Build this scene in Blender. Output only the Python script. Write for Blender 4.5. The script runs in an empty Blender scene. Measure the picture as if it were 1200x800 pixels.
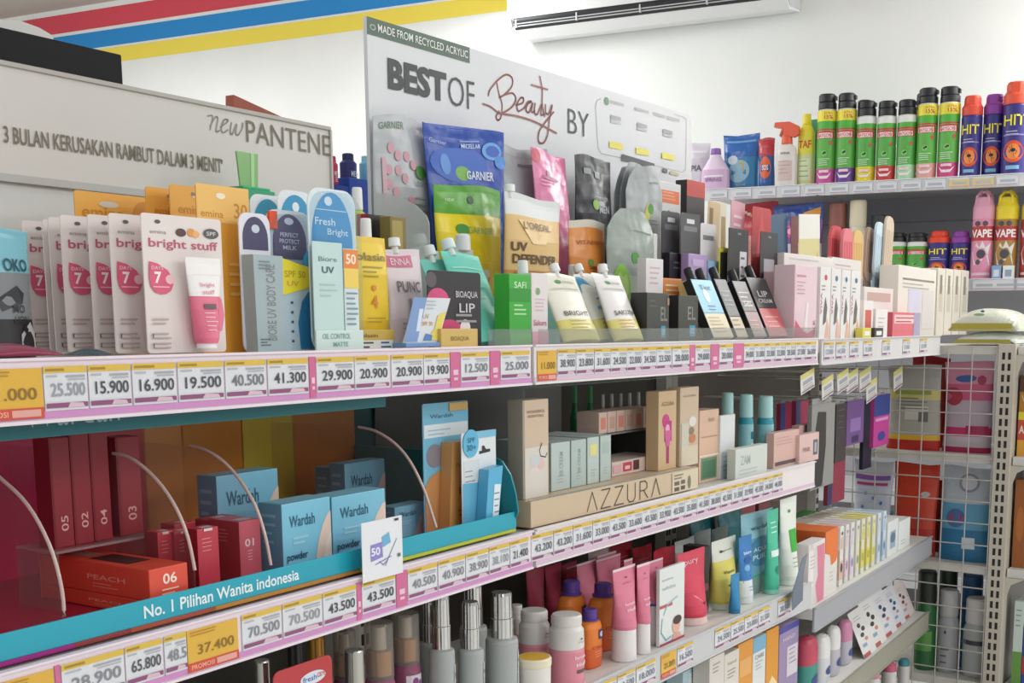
import bpy, bmesh, math, random
from mathutils import Vector, Matrix
random.seed(7)
scene = bpy.context.scene
COL = scene.collection
R = math.radians
H = 1.40                      # eye height of the photographer
F, CX, CY = 1400.0, 700.0, 588.0
PITCH = math.atan((CY - 380) / F)
YAW_A, YAW_B, YAW_C, YAW_M = R(30.18), R(32.74), R(29.32), R(-57.25)
YAW_W = R(-64.0)

# ------------------------------------------------------------------ materials
MATS = {}
def lin(h):
    h = h.lstrip('#'); o = []
    if len(h) == 3: h = ''.join(q*2 for q in h)
    for i in (0, 2, 4):
        c = int(h[i:i+2], 16) / 255
        o.append(c / 12.92 if c <= .04045 else ((c + .055) / 1.055) ** 2.4)
    return (o[0], o[1], o[2], 1)
def M(hexc, rough=.42, metal=0.0, clear=None):
    key = (hexc, rough, metal, clear)
    if key in MATS: return MATS[key]
    m = bpy.data.materials.new('surface'); m.use_nodes = True
    nt = m.node_tree; b = nt.nodes['Principled BSDF']
    b.inputs['Base Color'].default_value = lin(hexc)
    b.inputs['Roughness'].default_value = rough
    b.inputs['Metallic'].default_value = metal
    if clear is not None:
        out = nt.nodes['Material Output']
        t = nt.nodes.new('ShaderNodeBsdfTransparent'); t.inputs[0].default_value = lin(hexc)
        mx = nt.nodes.new('ShaderNodeMixShader'); mx.inputs[0].default_value = clear
        nt.links.new(t.outputs[0], mx.inputs[1]); nt.links.new(b.outputs[0], mx.inputs[2])
        nt.links.new(mx.outputs[0], out.inputs[0])
    MATS[key] = m
    return m
def noise_mat(hexc, hex2, scale, rough=.6, bump=0.0):
    m = bpy.data.materials.new('surface'); m.use_nodes = True
    nt = m.node_tree; b = nt.nodes['Principled BSDF']
    tc = nt.nodes.new('ShaderNodeTexCoord'); n = nt.nodes.new('ShaderNodeTexNoise')
    n.inputs['Scale'].default_value = scale; n.inputs['Detail'].default_value = 5
    r = nt.nodes.new('ShaderNodeValToRGB')
    r.color_ramp.elements[0].position = .35; r.color_ramp.elements[0].color = lin(hexc)
    r.color_ramp.elements[1].position = .65; r.color_ramp.elements[1].color = lin(hex2)
    nt.links.new(tc.outputs['Object'], n.inputs['Vector']); nt.links.new(n.outputs['Fac'], r.inputs[0])
    nt.links.new(r.outputs[0], b.inputs['Base Color']); b.inputs['Roughness'].default_value = rough
    if bump:
        bp = nt.nodes.new('ShaderNodeBump'); bp.inputs['Strength'].default_value = bump
        nt.links.new(n.outputs['Fac'], bp.inputs['Height']); nt.links.new(bp.outputs[0], b.inputs['Normal'])
    return m
def foil_mat(hexc, rough=.28, scale=13, strength=.6):
    """a crinkled plastic pouch film"""
    key = ('foil', hexc, rough, scale)
    if key in MATS: return MATS[key]
    m = bpy.data.materials.new('film'); m.use_nodes = True
    nt = m.node_tree; b = nt.nodes['Principled BSDF']
    b.inputs['Base Color'].default_value = lin(hexc); b.inputs['Roughness'].default_value = rough
    tc = nt.nodes.new('ShaderNodeTexCoord'); n = nt.nodes.new('ShaderNodeTexNoise')
    n.inputs['Scale'].default_value = scale; n.inputs['Detail'].default_value = 2
    bp = nt.nodes.new('ShaderNodeBump'); bp.inputs['Strength'].default_value = strength; bp.inputs['Distance'].default_value = .02
    nt.links.new(tc.outputs['Object'], n.inputs['Vector']); nt.links.new(n.outputs['Fac'], bp.inputs['Height'])
    nt.links.new(bp.outputs[0], b.inputs['Normal'])
    MATS[key] = m
    return m
def mm(c):
    """a colour string or a material"""
    if isinstance(c, str):
        if c.startswith('f#'): return foil_mat(c[1:])
        if c.startswith('m#'): return M(c[1:], .18, 1.0)
        if c.startswith('c#'): return M(c[1:], .12, 0.0, .10)
        if c.startswith('d#'): return M(c[1:], .2, 0.0, .32)
        return M(c)
    return c

# ------------------------------------------------------------------ text
TXT = {}
def text_mesh(s, bold=0.0):
    key = (s, bold)
    if key in TXT: return TXT[key]
    cu = bpy.data.curves.new('t', 'FONT'); cu.body = s; cu.size = 1; cu.resolution_u = 3
    cu.offset = bold
    ob = bpy.data.objects.new('t', cu); COL.objects.link(ob)
    dg = bpy.context.evaluated_depsgraph_get()
    me = ob.evaluated_get(dg).to_mesh()
    vs = [(v.co.x, v.co.y) for v in me.vertices]; fs = [tuple(p.vertices) for p in me.polygons]
    fs = [f if p.normal.z >= 0 else f[::-1] for f, p in zip(fs, me.polygons)]
    ob.evaluated_get(dg).to_mesh_clear()
    bpy.data.objects.remove(ob); bpy.data.curves.remove(cu)
    if not vs: vs = [(0, 0), (1, 0), (1, 1)]; fs = []
    x0 = min(v[0] for v in vs); x1 = max(v[0] for v in vs); y0 = min(v[1] for v in vs); y1 = max(v[1] for v in vs)
    sx = max(x1 - x0, 1e-5); sy = max(y1 - y0, 1e-5)
    r = ([((a - x0) / sx - .5, (b - y0) / sy - .5) for a, b in vs], fs, sx / sy)
    TXT[key] = r
    return r

# ------------------------------------------------------------------ mesh builder
class MB:
    def __init__(s): s.v = []; s.f = []; s.fm = []; s.sm = []; s.mats = []
    def mi(s, m):
        m = mm(m)
        if m not in s.mats: s.mats.append(m)
        return s.mats.index(m)
    def add(s, vs, fs, m, smooth=False):
        o = len(s.v); i = s.mi(m)
        s.v += [tuple(q) for q in vs]
        for f in fs: s.f.append([o + k for k in f]); s.fm.append(i); s.sm.append(smooth)
    def box(s, x0, x1, y0, y1, z0, z1, m, bev=0.0):
        if bev <= 0:
            vs = [(x, y, z) for x in (x0, x1) for y in (y0, y1) for z in (z0, z1)]
            s.add(vs, [(0,1,3,2),(4,6,7,5),(0,4,5,1),(2,3,7,6),(0,2,6,4),(1,5,7,3)], m); return s
        bm = bmesh.new(); bmesh.ops.create_cube(bm, size=1)
        for v in bm.verts:
            v.co = Vector(((x0+x1)/2 + v.co.x*(x1-x0), (y0+y1)/2 + v.co.y*(y1-y0), (z0+z1)/2 + v.co.z*(z1-z0)))
        bev = min(bev, .45*min(x1-x0, y1-y0, z1-z0))
        bmesh.ops.bevel(bm, geom=bm.edges[:], offset=bev, segments=2, profile=.6, affect='EDGES')
        bm.verts.index_update()
        s.add([v.co[:] for v in bm.verts], [[v.index for v in f.verts] for f in bm.faces], m, False)
        bm.free(); return s
    def prism(s, pts, y0, y1, m, m_side=None, axis='y'):
        """outline in the XZ plane, pushed through from y0 (front) to y1"""
        a = sum(pts[i][0]*pts[(i+1) % len(pts)][1] - pts[(i+1) % len(pts)][0]*pts[i][1] for i in range(len(pts)))
        if a < 0: pts = pts[::-1]
        n = len(pts)
        if axis == 'y': P = lambda p, q: (p[0], q, p[1])
        elif axis == 'x': P = lambda p, q: (q, p[0], p[1])
        else: P = lambda p, q: (p[0], p[1], q)
        vs = [P(p, y0) for p in pts] + [P(p, y1) for p in pts]
        s.add(vs, [tuple(range(n)), tuple(range(2*n-1, n-1, -1))], m)
        s.add(vs, [(i, i+n, (i+1) % n + n, (i+1) % n) for i in range(n)], m_side or m)
        return s
    def lathe(s, prof, m, cx=0, cy=0, N=20, mats=None, smooth=True, cap=True):
        """prof: (radius, z) from bottom to top; mats: one per band"""
        o = [(cx + r*math.cos(2*math.pi*k/N), cy + r*math.sin(2*math.pi*k/N), z) for r, z in prof for k in range(N)]
        for i in range(len(prof)-1):
            fs = [(i*N+k, i*N+(k+1) % N, (i+1)*N+(k+1) % N, (i+1)*N+k) for k in range(N)]
            s.add(o, fs, mats[i] if mats else m, smooth)
        if cap:
            s.add(o, [tuple(range(N-1, -1, -1))], mats[0] if mats else m)
            s.add(o, [tuple((len(prof)-1)*N+k for k in range(N))], mats[-1] if mats else m)
        return s
    def rings(s, rr, m, smooth=True, cap=True, mats=None):
        N = len(rr[0]); o = [p for r in rr for p in r]
        for i in range(len(rr)-1):
            s.add(o, [(i*N+k, i*N+(k+1) % N, (i+1)*N+(k+1) % N, (i+1)*N+k) for k in range(N)], mats[i] if mats else m, smooth)
        if cap:
            s.add(o, [tuple(range(N-1, -1, -1)), tuple((len(rr)-1)*N+k for k in range(N))], (mats[-1] if mats else m))
        return s
    def tube(s, path, r, m, N=8, smooth=True):
        path = [Vector(p) for p in path]; rr = []
        up = Vector((0, 0, 1))
        for i, p in enumerate(path):
            d = (path[min(i+1, len(path)-1)] - path[max(i-1, 0)]).normalized()
            a = d.cross(up)
            if a.length < 1e-3: a = d.cross(Vector((1, 0, 0)))
            a.normalize(); b = a.cross(d).normalized()
            q = r[i] if isinstance(r, (list, tuple)) else r
            rr.append([(p + a*q*math.cos(t) + b*q*math.sin(t))[:] for t in [2*math.pi*k/N for k in range(N)]])
        return s.rings(rr, m, smooth)
    def mapped(s, pts2, fs, m, surf, eps):
        vs = []
        for a, b in pts2:
            x, y, z = surf(a, b)
            vs.append((x, y - eps, z))
        s.add(vs, fs, m)
    def prints(s, items, surf, W, Hh, e0=.0004, nx=6):
        """flat ink: ('r',a0,a1,b0,b1,c) ('t',txt,a,b,wa,hb,c[,bold]) ('d',a,b,ra,rb,c) ('p',pts,c) ('ring',...)"""
        for i, it in enumerate(items):
            eps = e0 + .00012*i
            k = it[0]
            if k == 'r':
                a0, a1, b0, b1, c = it[1:6]
                ny = max(1, nx//2)
                p = [(a0+(a1-a0)*q/nx, b0+(b1-b0)*j/ny) for j in range(ny+1) for q in range(nx+1)]
                f = [(j*(nx+1)+q, j*(nx+1)+q+1, (j+1)*(nx+1)+q+1, (j+1)*(nx+1)+q) for j in range(ny) for q in range(nx)]
                s.mapped(p, f, c, surf, eps)
            elif k == 't':
                txt, a, b, wa, hb, c = it[1:7]; bold = it[7] if len(it) > 7 else .01
                vs, fs, asp = text_mesh(txt, bold)
                s.mapped([(a+x*wa, b+y*hb) for x, y in vs], fs, c, surf, eps + (.0006 if nx > 1 else 0))
            elif k == 'tv':      # text running upwards
                txt, a, b, wa, hb, c = it[1:7]; bold = it[7] if len(it) > 7 else .01
                vs, fs, asp = text_mesh(txt, bold)
                s.mapped([(a-y*wa, b+x*hb) for x, y in vs], fs, c, surf, eps + (.0006 if nx > 1 else 0))
            elif k == 'd':
                a, b, ra, rb, c = it[1:6]
                p = [(a, b)] + [(a+ra*math.cos(2*math.pi*q/20), b+rb*math.sin(2*math.pi*q/20)) for q in range(20)]
                s.mapped(p, [(0, q+1, (q+1) % 20+1) for q in range(20)], c, surf, eps)
            elif k == 'p':
                pts, c = it[1:3]
                ar = sum(pts[q][0]*pts[(q+1) % len(pts)][1]-pts[(q+1) % len(pts)][0]*pts[q][1] for q in range(len(pts)))
                if ar < 0: pts = pts[::-1]
                s.mapped(pts, [tuple(range(len(pts)))], c, surf, eps)
            elif k == 'l':       # a stroke through points, widths in a and b units
                pts, wd, c = it[1:4]
                for q in range(len(pts)-1):
                    (a0, b0), (a1, b1) = pts[q], pts[q+1]
                    dx, dy = (a1-a0)*W, (b1-b0)*Hh; L = math.hypot(dx, dy) or 1
                    ox, oy = -dy/L*wd/2/W, dx/L*wd/2/Hh
                    ex, ey = dx/L*wd*.3/W, dy/L*wd*.3/Hh
                    s.mapped([(a0-ox-ex, b0-oy-ey), (a1-ox+ex, b1-oy+ey), (a1+ox+ex, b1+oy+ey), (a0+ox-ex, b0+oy-ey)], [(0, 1, 2, 3)], c, surf, eps)
        return s
    def mesh(s, name):
        me = bpy.data.meshes.new(name)
        me.from_pydata(s.v, [], s.f)
        for m in s.mats: me.materials.append(m)
        me.polygons.foreach_set('material_index', s.fm)
        me.polygons.foreach_set('use_smooth', s.sm)
        me.update()
        return me
    def add_to(s, other):
        for f, i, sm in zip(s.f, s.fm, s.sm): other.add([s.v[k] for k in f], [tuple(range(len(f)))], s.mats[i], sm)

def smooth(pts, n=5):
    """a soft curve through the points"""
    if len(pts) < 3: return list(pts)
    P = [pts[0]]+list(pts)+[pts[-1]]; o = []
    for i in range(1, len(P)-2):
        for k in range(n):
            t = k/n; o.append(tuple(.5*(2*b+(c-a)*t+(2*a-5*b+4*c-d)*t*t+(3*b-a-3*c+d)*t**3) for a, b, c, d in zip(P[i-1], P[i], P[i+1], P[i+2])))
    return o+[tuple(pts[-1])]
def flat(W, Hh, y, x0=None, z0=0):
    x0 = -W/2 if x0 is None else x0
    return lambda a, b: (x0 + a*W, y, z0 + b*Hh)

# ------------------------------------------------------------------ frames on the shop floor
def unit(yaw): return Vector((math.sin(yaw), math.cos(yaw), 0)), Vector((-math.cos(yaw), math.sin(yaw), 0))
J = Vector((-.1003, 1.8634, 0)); K = Vector((.5206, 2.8290, 0))
FR = {'A': (J, YAW_A), 'B': (J, YAW_B), 'C': (K, YAW_C)}
def ray(x, y):
    u = Vector((0, math.sin(PITCH), math.cos(PITCH))); f = Vector((0, math.cos(PITCH), -math.sin(PITCH)))
    return Vector((1, 0, 0))*((x-CX)/F) - u*((y-CY)/F) + f
def on(sec, x, y, v=0.0):
    """measured point of the photograph on the upright plane v behind a unit's front: (u along it, height)"""
    O, yaw = FR[sec]; e, n = unit(yaw); r = ray(x, y)
    t = (v + n.dot(O)) / n.dot(r); P = r*t
    return e.dot(P) - e.dot(O), P.z + H
def span(sec, v, xl, yt, xr, yb, z=None):
    ym = (yt+yb)/2; xm = (xl+xr)/2
    u0 = on(sec, xl, ym, v)[0]; u1 = on(sec, xr, ym, v)[0]
    z1 = on(sec, xm, yt, v)[1]; z0 = z if z is not None else on(sec, xm, yb, v)[1]
    return (u0+u1)/2, u1-u0, z0, z1-z0
def frame_matrix(sec, u, v, z, rz=0, lean=0, tilt=0):
    O, yaw = FR[sec]; e, n = unit(yaw)
    P = O + e*u + n*v; P.z = z
    return P, (R(-lean), R(tilt), math.pi/2 - yaw + R(rz))

PUTS = []
def put(name, parts, label, cat, at, group=None, kind=None):
    """parts: [(part name, MB or mesh, index of its parent part or None, label or None)]; at = (sec,u,v,z[,rz,lean,tilt])"""
    loc, rot = frame_matrix(*at)
    if len(parts) == 1:
        b = parts[0][1]
        o = bpy.data.objects.new(name, b.mesh(name) if isinstance(b, MB) else b)
    else:
        o = bpy.data.objects.new(name, None); o.empty_display_size = .02
    if len(at) > 5 and any(at[5:]):        # a leaning thing rests on its lowest corner
        from mathutils import Euler
        rm = Euler((rot[0], rot[1], 0)).to_matrix(); row = rm[2]
        lo = min(row[0]*q[0]+row[1]*q[1]+row[2]*q[2] for p in parts for q in (p[1].v if isinstance(p[1], MB) else []))
        if -.05 < lo < 0: loc.z -= lo
    PUTS.append((o, at, label))
    COL.objects.link(o); o.location = loc; o.rotation_euler = rot
    if kind == 'structure': o['kind'] = kind
    if label: o['label'] = label
    if cat: o['category'] = cat
    if group: o['group'] = group
    if len(parts) > 1:
        obs = []
        for p in parts:
            b = p[1]
            c = bpy.data.objects.new(p[0], b.mesh(p[0]) if isinstance(b, MB) else b)
            COL.objects.link(c)
            c.parent = o if len(p) < 3 or p[2] is None else obs[p[2]]
            if len(p) > 3 and p[3]: c['label'] = p[3]
            obs.append(c)
    return o
def copy_thing(src, at, label, group=None):
    """a thing with copies of its parts and sub-parts, meshes shared"""
    loc, rot = frame_matrix(*at)
    c = src.copy(); COL.objects.link(c); c.location = loc; c.rotation_euler = rot; c['label'] = label
    if group: c['group'] = group
    for ch in src.children:
        d = ch.copy(); COL.objects.link(d); d.parent = c
        for g in ch.children:
            q = g.copy(); COL.objects.link(q); q.parent = d
    return c

# ------------------------------------------------------------------ package shapes
def shell(levels, p=2.0, N=28):
    """levels: (z, half width, half depth, material of the band above). Returns the builder, its front surface."""
    b = MB(); rr = []; h = N//2
    for z, w, d, _ in levels:
        top = []; bot = []
        for k in range(h):
            t = math.pi*k/h; c, s = math.cos(t), math.sin(t)
            x = w*(abs(c)**(2/p))*(1 if c >= 0 else -1); y = d*(abs(s)**(2/p))
            top.append((x, y, z)); bot.append((-x, -y, z))
        rr.append(top+bot)
    b.rings(rr, None, True, True, [l[3] for l in levels[:-1]] + [levels[-1][3] or levels[-2][3]]) if False else None
    Nn = len(rr[0]); o = [q for r in rr for q in r]
    for i in range(len(rr)-1):
        b.add(o, [(i*Nn+k, i*Nn+(k+1) % Nn, (i+1)*Nn+(k+1) % Nn, (i+1)*Nn+k) for k in range(Nn)], levels[i][3], True)
    b.add(o, [tuple(range(Nn-1, -1, -1))], levels[0][3])
    b.add(o, [tuple((len(rr)-1)*Nn+k for k in range(Nn))], levels[-2][3])
    z0, z1 = levels[0][0], levels[-1][0]
    def surf(a, t):
        z = z0 + (z1-z0)*t; i = 0
        while i < len(levels)-2 and levels[i+1][0] < z: i += 1
        q = (z-levels[i][0]) / max(levels[i+1][0]-levels[i][0], 1e-6); q = min(max(q, 0), 1)
        w = levels[i][1]+(levels[i+1][1]-levels[i][1])*q; d = levels[i][2]+(levels[i+1][2]-levels[i][2])*q
        k = min(abs(2*a-1), .999)
        return (w*(2*a-1), -d*(1-k**p)**(1/p), z)
    return b, surf

def carton(W, Hh, D, c, front=(), left=(), top=(), bev=.0012):
    b = MB(); b.box(-W/2, W/2, -D/2, D/2, 0, Hh, c, bev)
    b.prints(front, flat(W, Hh, -D/2), W, Hh, nx=1)
    if left:
        n0 = len(b.v); b.prints(left, flat(D, Hh, 0), D, Hh, nx=1)
        b.v[n0:] = [(-W/2+y, -x, z) for x, y, z in b.v[n0:]]
    if top:
        n0 = len(b.v); b.prints(top, flat(W, D, 0, -W/2, -D/2), W, D, nx=1)
        b.v[n0:] = [(x, z, Hh-y) for x, y, z in b.v[n0:]]
    return b
def pouch(W, Hh, D, bands, prints=(), round_top=False):
    """bands: [(fraction, colour)...] from the bottom up"""
    fr = [0, .03, .12, .3, .5, .7, .85, .93, .96, 1.0]
    cut = []; acc = 0
    for f, c in bands: acc += f; cut.append((acc, c))
    zs = sorted(set(fr + [round(q[0], 4) for q in cut[:-1]]))
    lv = []
    for q in zs:
        d = D/2*(min(1, .75+q*2.5) if q < .1 else (1-.25*((q-.1)/.6) if q < .7 else .75*max(.04, (1-(q-.7)/.28)) if q < .98 else .03))
        w = W/2*(.93+.07*abs(q-.5)*2)
        if round_top and q > .8: w *= 1-.5*((q-.8)/.2)**2.2
        c = next(cc for a, cc in cut if q < a+1e-6 - 1e-9 or a >= .9999) if True else None
        for a, cc in cut:
            if q < a - 1e-6: c = cc; break
        lv.append((q*Hh, w, max(d, .0012), c))
    b, s = shell(lv, 2.0, 32)
    b.prints(prints, s, W, Hh, .001)
    ph = (W*3717+Hh*911) % 6.28                     # film is never quite straight
    b.v = [(x+.02*W*math.sin(4.2*z/Hh+ph), y-.006*Hh*math.sin(7*z/Hh+3*x/W+ph)*min(1, 3*z/Hh), z+.016*Hh*max(0, z/Hh-.7)/.3*math.sin(5*x/W+ph)) for x, y, z in b.v]
    return b
def squeeze_tube(W, Hh, cap_h, body, cap, prints=(), D=None, cap_w=.8, bands=None, up=False):
    """standing on its cap: round at the foot, pressed flat along the top crimp"""
    D = D or W*.75
    cb = MB(); r = D/2*cap_w
    cb.lathe([(r*.97, 0), (r, .001), (r*.95, cap_h)], cap, N=24)
    z0 = cap_h*.98; L = Hh-z0
    qs = [0, .06, .2, .4, .6, .8, .93, .935, 1.0]
    bands = bands or [(1, body)]
    cut = []; acc = 0
    for f, c in bands: acc += f; cut.append((acc, c))
    qs = sorted(set(qs+[round(a, 4) for a, _ in cut[:-1]]))
    lv = []
    for q in qs:
        w = D/2+(W/2-D/2)*min(1, q*1.15); d = D/2*(1-min(1, q/.93))+.0012
        if q < .05: w *= .9; d *= .9
        c = cut[-1][1]
        for a, cc in cut:
            if q < a-1e-6: c = cc; break
        lv.append((z0+q*L, w, d, c))
    bb, s = shell(lv, 2.0, 28); bb.prints(prints, s, W, L, .001)
    return [('tube_body', bb), ('cap', cb)]
def rrect(W, Hh, r, n=5, top=True, bottom=True, x0=None, z0=0):
    x0 = -W/2 if x0 is None else x0; p = []
    def arc(cx, cz, a0):
        for k in range(n+1):
            t = a0+math.pi/2*k/n; p.append((cx+r*math.cos(t), cz+r*math.sin(t)))
    if bottom: arc(x0+r, z0+r, math.pi); arc(x0+W-r, z0+r, 1.5*math.pi)
    else: p += [(x0, z0), (x0+W, z0)]
    if top: arc(x0+W-r, z0+Hh-r, 0); arc(x0+r, z0+Hh-r, math.pi/2)
    else: p += [(x0+W, z0+Hh), (x0, z0+Hh)]
    return p
def card(W, Hh, c, prints=(), r=.004, t=.0015):
    b = MB(); b.prism(rrect(W, Hh, r), -t/2, t/2, c); b.prints(prints, flat(W, Hh, -t/2), W, Hh, nx=1)
    return b
def screw_cap(r, h, c, x=0, y=0, z=0, N=18):
    b = MB(); b.lathe([(r*.96, z), (r, z+h*.06), (r*.96, z+h*.92), (r*.86, z+h)], c, x, y, N)
    return b
# ------------------------------------------------------------------ more frames
eC, nC = unit(YAW_C)
FR['M'] = (K + eC*1.19, R(180-57.25))             # end of the run, square to it
_p = ray(1180, 205)*4.4
FR['W'] = (Vector((_p.x, _p.y, 0)), math.pi + YAW_W)   # shelving along the back wall
WALLV = .47
ZS = {'A1': 1.365, 'B1': 1.365, 'C1': 1.362, 'A2': 1.075, 'B2': 1.075, 'A3': .782, 'B3': .782, 'C3': .711, 'C4': .458, 'B4': .50, 'A4': .50}

# ------------------------------------------------------------------ room shell
def slab(name, sec, u0, u1, v0, v1, z0, z1, m):
    b = MB(); b.box(u0, u1, v0, v1, z0, z1, m)
    return put(name, [(name, b)], None, None, (sec, 0, 0, 0), kind='structure')
white_wall = noise_mat('#eff2f1', '#f5f7f5', 2.2, .85)
b = MB(); b.box(-7, 9, -5, 11, -.1, 0, noise_mat('#d6d3cd', '#e0ded8', 3, .3)); put('floor', [('floor', b)], None, None, ('M', 0, 0, 0), kind='structure')
bpy.data.objects['floor'].location = (0, 0, 0); bpy.data.objects['floor'].rotation_euler = (0, 0, 0)
zc = on('W', 60, 13, WALLV)[1]
b = MB(); b.box(-8.5, 2.5, -1.6, WALLV+.1, zc, zc+.1, noise_mat('#b4aea6', '#bdb7af', 1.5, .9)); put('ceiling', [('ceiling', b)], None, None, ('W', 0, 0, 0), kind='structure')
# back wall, with the painted stripes as thin bands of paint in the same mesh
b = MB(); b.box(-8.5, 2.5, WALLV, WALLV+.1, 0, zc, white_wall)
def zst(x, y): return on('W', x, y, WALLV)[1]
ua, ub = -8.4, on('W', 640, 20, WALLV)[0] + .3
for (x, y0, y1, c) in ((300, 4.5, 13.5-30+42, '#cf4050'), (300, 31, 50, '#1f80c4'), (300, 54.5, 50.5+23-22+22, '#f4de4a')):
    pass
def stripe(z1, z0, c):
    b.prints([('r', 0, 1, 0, 1, M(c, .8))], flat(ub-ua, z1-z0, WALLV, ua, z0), 1, 1, .002, nx=1)
zs_ = [zst(160, 3.5), zst(160, 26), zst(160, 30), zst(160, 49.5), zst(160, 52), zst(160, 69.5)]
stripe(zs_[0], zs_[1], '#dc4e5e'); stripe(zs_[2], zs_[3], '#2c90d8'); stripe(zs_[4], zs_[5], '#fbe65c')
put('wall_back', [('wall_back', b)], None, None, ('W', 0, 0, 0), kind='structure')

# ------------------------------------------------------------------ gondola shelving
SHELL = M('#d9d8d2', .45); RAILW = M('#efe9ec', .35)
def gondola(sec, u0, u1, shelves, label, rail_cols, back, base=.14, D=.42):
    P = []
    bp = MB(); bp.box(u0, u1, D, D+.012, .05, shelves[0][0]-.03, back, 0); P.append(('back_panel', bp))
    for su in (u0, u1-.03):
        q = MB(); q.box(su, su+.03, D-.03, D+.0, 0, shelves[0][0]+.0-.034, M('#c9c7bf'), .001)
        for k in range(34): q.box(su+.006, su+.012, D-.0315, D-.03, .06+k*.035, .06+k*.035+.02, M('#2a2a28')); q.box(su+.018, su+.024, D-.0315, D-.03, .06+k*.035, .06+k*.035+.02, M('#2a2a28'))
        P.append(('upright', q))
    for i, (z, depth, rc) in enumerate(shelves):
        s = MB(); s.box(u0, u1, .006, D-.031, z-.028, z, SHELL, .002)
        for bu in (u0, u1-.004): s.prism([(.36, z-.028), (D-.032, z-.028), (D-.032, z-.09), (.375, z-.06)], bu, bu+.004, SHELL, axis='x')
        P.append(('shelf', s)); si = len(P)-1
        r = MB(); body, stripe_c = rc
        r.box(u0, u1, 0, .006, z-.058, z+.004, body, .0012)
        r.box(u0, u1, -.0035, .0, z+.001, z+.004, body, .0008)
        r.box(u0, u1, -.0025, .0, z-.058, z-.0545, body, .0008)
        if stripe_c: r.prints([('r', 0, 1, 0, 1, stripe_c)], flat(u1-u0, .007, 0, u0, z-.0535), 1, 1, .0006, nx=1)
        P.append(('price_rail', r, si, None))
    k = MB(); k.box(u0, u1, .03, D, 0, base, M('#8d8b86'), .003); P.append(('plinth', k))
    return put('gondola_shelving', P, label, 'shelf unit', (sec, 0, 0, 0), 'gondola shelving along the aisle')
pinkrail = ('#eadbe4', '#cf8fc4'); palerail = ('#e6dfdf', '#d9bdd0'); greyrail = ('#c9c9cb', None); slate = ('#a5a6ab', None); olive = ('#9c9a8c', None)
gondola('A', -1.36, -.004, [(1.365, .4, pinkrail), (1.075, .4, pinkrail), (.782, .4, palerail), (.5, .4, palerail)],
        'white shelf unit nearest the camera with pink-striped price rails, under the slogan board', None, M('#4a4640', .6))
gondola('B', .004, 1.143, [(1.365, .4, palerail), (1.075, .4, palerail), (.782, .4, greyrail), (.5, .4, greyrail)],
        'white shelf unit in the middle of the run, below the beauty header board', None, M('#4a4640', .6))
gondola('C', .022, 1.178, [(1.362, .4, ('#d6d4d4', None)), (.711, .4, slate), (.458, .4, olive)],
        'grey shelf unit at far end of the run, hooks under its top shelf', None, M('#77736c', .6))

# ------------------------------------------------------------------ header boards
def sign_quad(sec, v, xl, xr, ytop_x, ytop, z0):
    u0 = on(sec, xl, 150, v)[0]; u1 = on(sec, xr, 150, v)[0]; z1 = on(sec, ytop_x, ytop, v)[1]
    return u0, u1, z0, z1
def sgn(sec, v, u0, u1, z0, z1):
    def ab(x, y):
        u, z = on(sec, x, y, v); return (u-u0)/(u1-u0), (z-z0)/(z1-z0)
    return ab
# slogan board over the first unit
v = .36; u1 = on('A', 385.5, 165, v)[0]; u0 = -1.36; z0 = ZS['A1']+.0045; z1 = on('A', 386, 152.5, v)[1]
ab = sgn('A', v, u0, u1, z0, z1); W_ = u1-u0; H_ = z1-z0
board = MB(); zlow = on('A', 60, 215, v)[1]
grey = noise_mat('#d6d2cd', '#dad6d1', 3, .5)
board.box(u0, u1, 0, .012, zlow, z1, grey, .001)
low = MB(); low.box(u0, u1-.012, .006, .018, z0, zlow-.003, M('#d6d8d6', .4), .001)
fr_ = MB(); fr_.box(u0, u1+.002, -.004, .016, z1-.001, z1+.005, M('#b5b0aa', .35), .001); fr_.box(u0, u1, -.003, .0, zlow-.004, zlow+.006, M('#bdbcb9', .3), .001)
fr_.box(u1, u1+.004, -.004, .016, z0, z1, M('#c2beb9', .35), .0008)
let = board
def sign_text(mb, ab, W_, H_, txt, xl, xr, yl0, yl1, c, surf, bold=.0):
    """fit text between two measured points of the board (mid height at xl..xr), height from yl0..yl1 measured at xl"""
    a0, bt = ab(xl, yl0); _, bb = ab(xl, yl1); a1, _ = ab(xr, yl0)
    mb.prints([('t', txt, (a0+a1)/2, (bt+bb)/2, a1-a0, bt-bb, c, bold)], surf, W_, H_, .0016, nx=1)
sf = flat(W_, H_, 0, u0, z0); brown = M('#77705f', .5)
sign_text(let, ab, W_, H_, '3 BULAN KERUSAKAN RAMBUT DALAM 3 MENIT', 3, 257, 147, 167, brown, sf, .012)
sign_text(let, ab, W_, H_, "'", 258, 260, 187, 192, brown, sf)
sign_text(let, ab, W_, H_, 'PANTENE', 287.5, 385, 140.5, 166, brown, sf, -.004)
scr = [[(243, 136), (249, 136.5), (246, 152)], [(246, 148), (252, 137.5), (255, 139), (253, 153.5), (257, 153)], [(258, 149), (266, 143), (266, 140), (262, 141), (259, 150), (261, 155.5), (267, 152)], [(271, 143.5), (269.5, 155), (272, 157), (277, 145.5), (276, 156), (279, 158), (283.5, 150), (284, 144)]]
let.prints([('l', smooth([ab(*q) for q in s_]), .0022, M('#a39d90', .5)) for s_ in scr], sf, W_, H_, .0006, nx=1)
put('slogan_board', [('board_panel', board), ('lower_panel', low), ('frame', fr_)], 'pale grey slogan board about hair damage standing on the nearest unit', 'sign', ('A', 0, v, 0))

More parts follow.
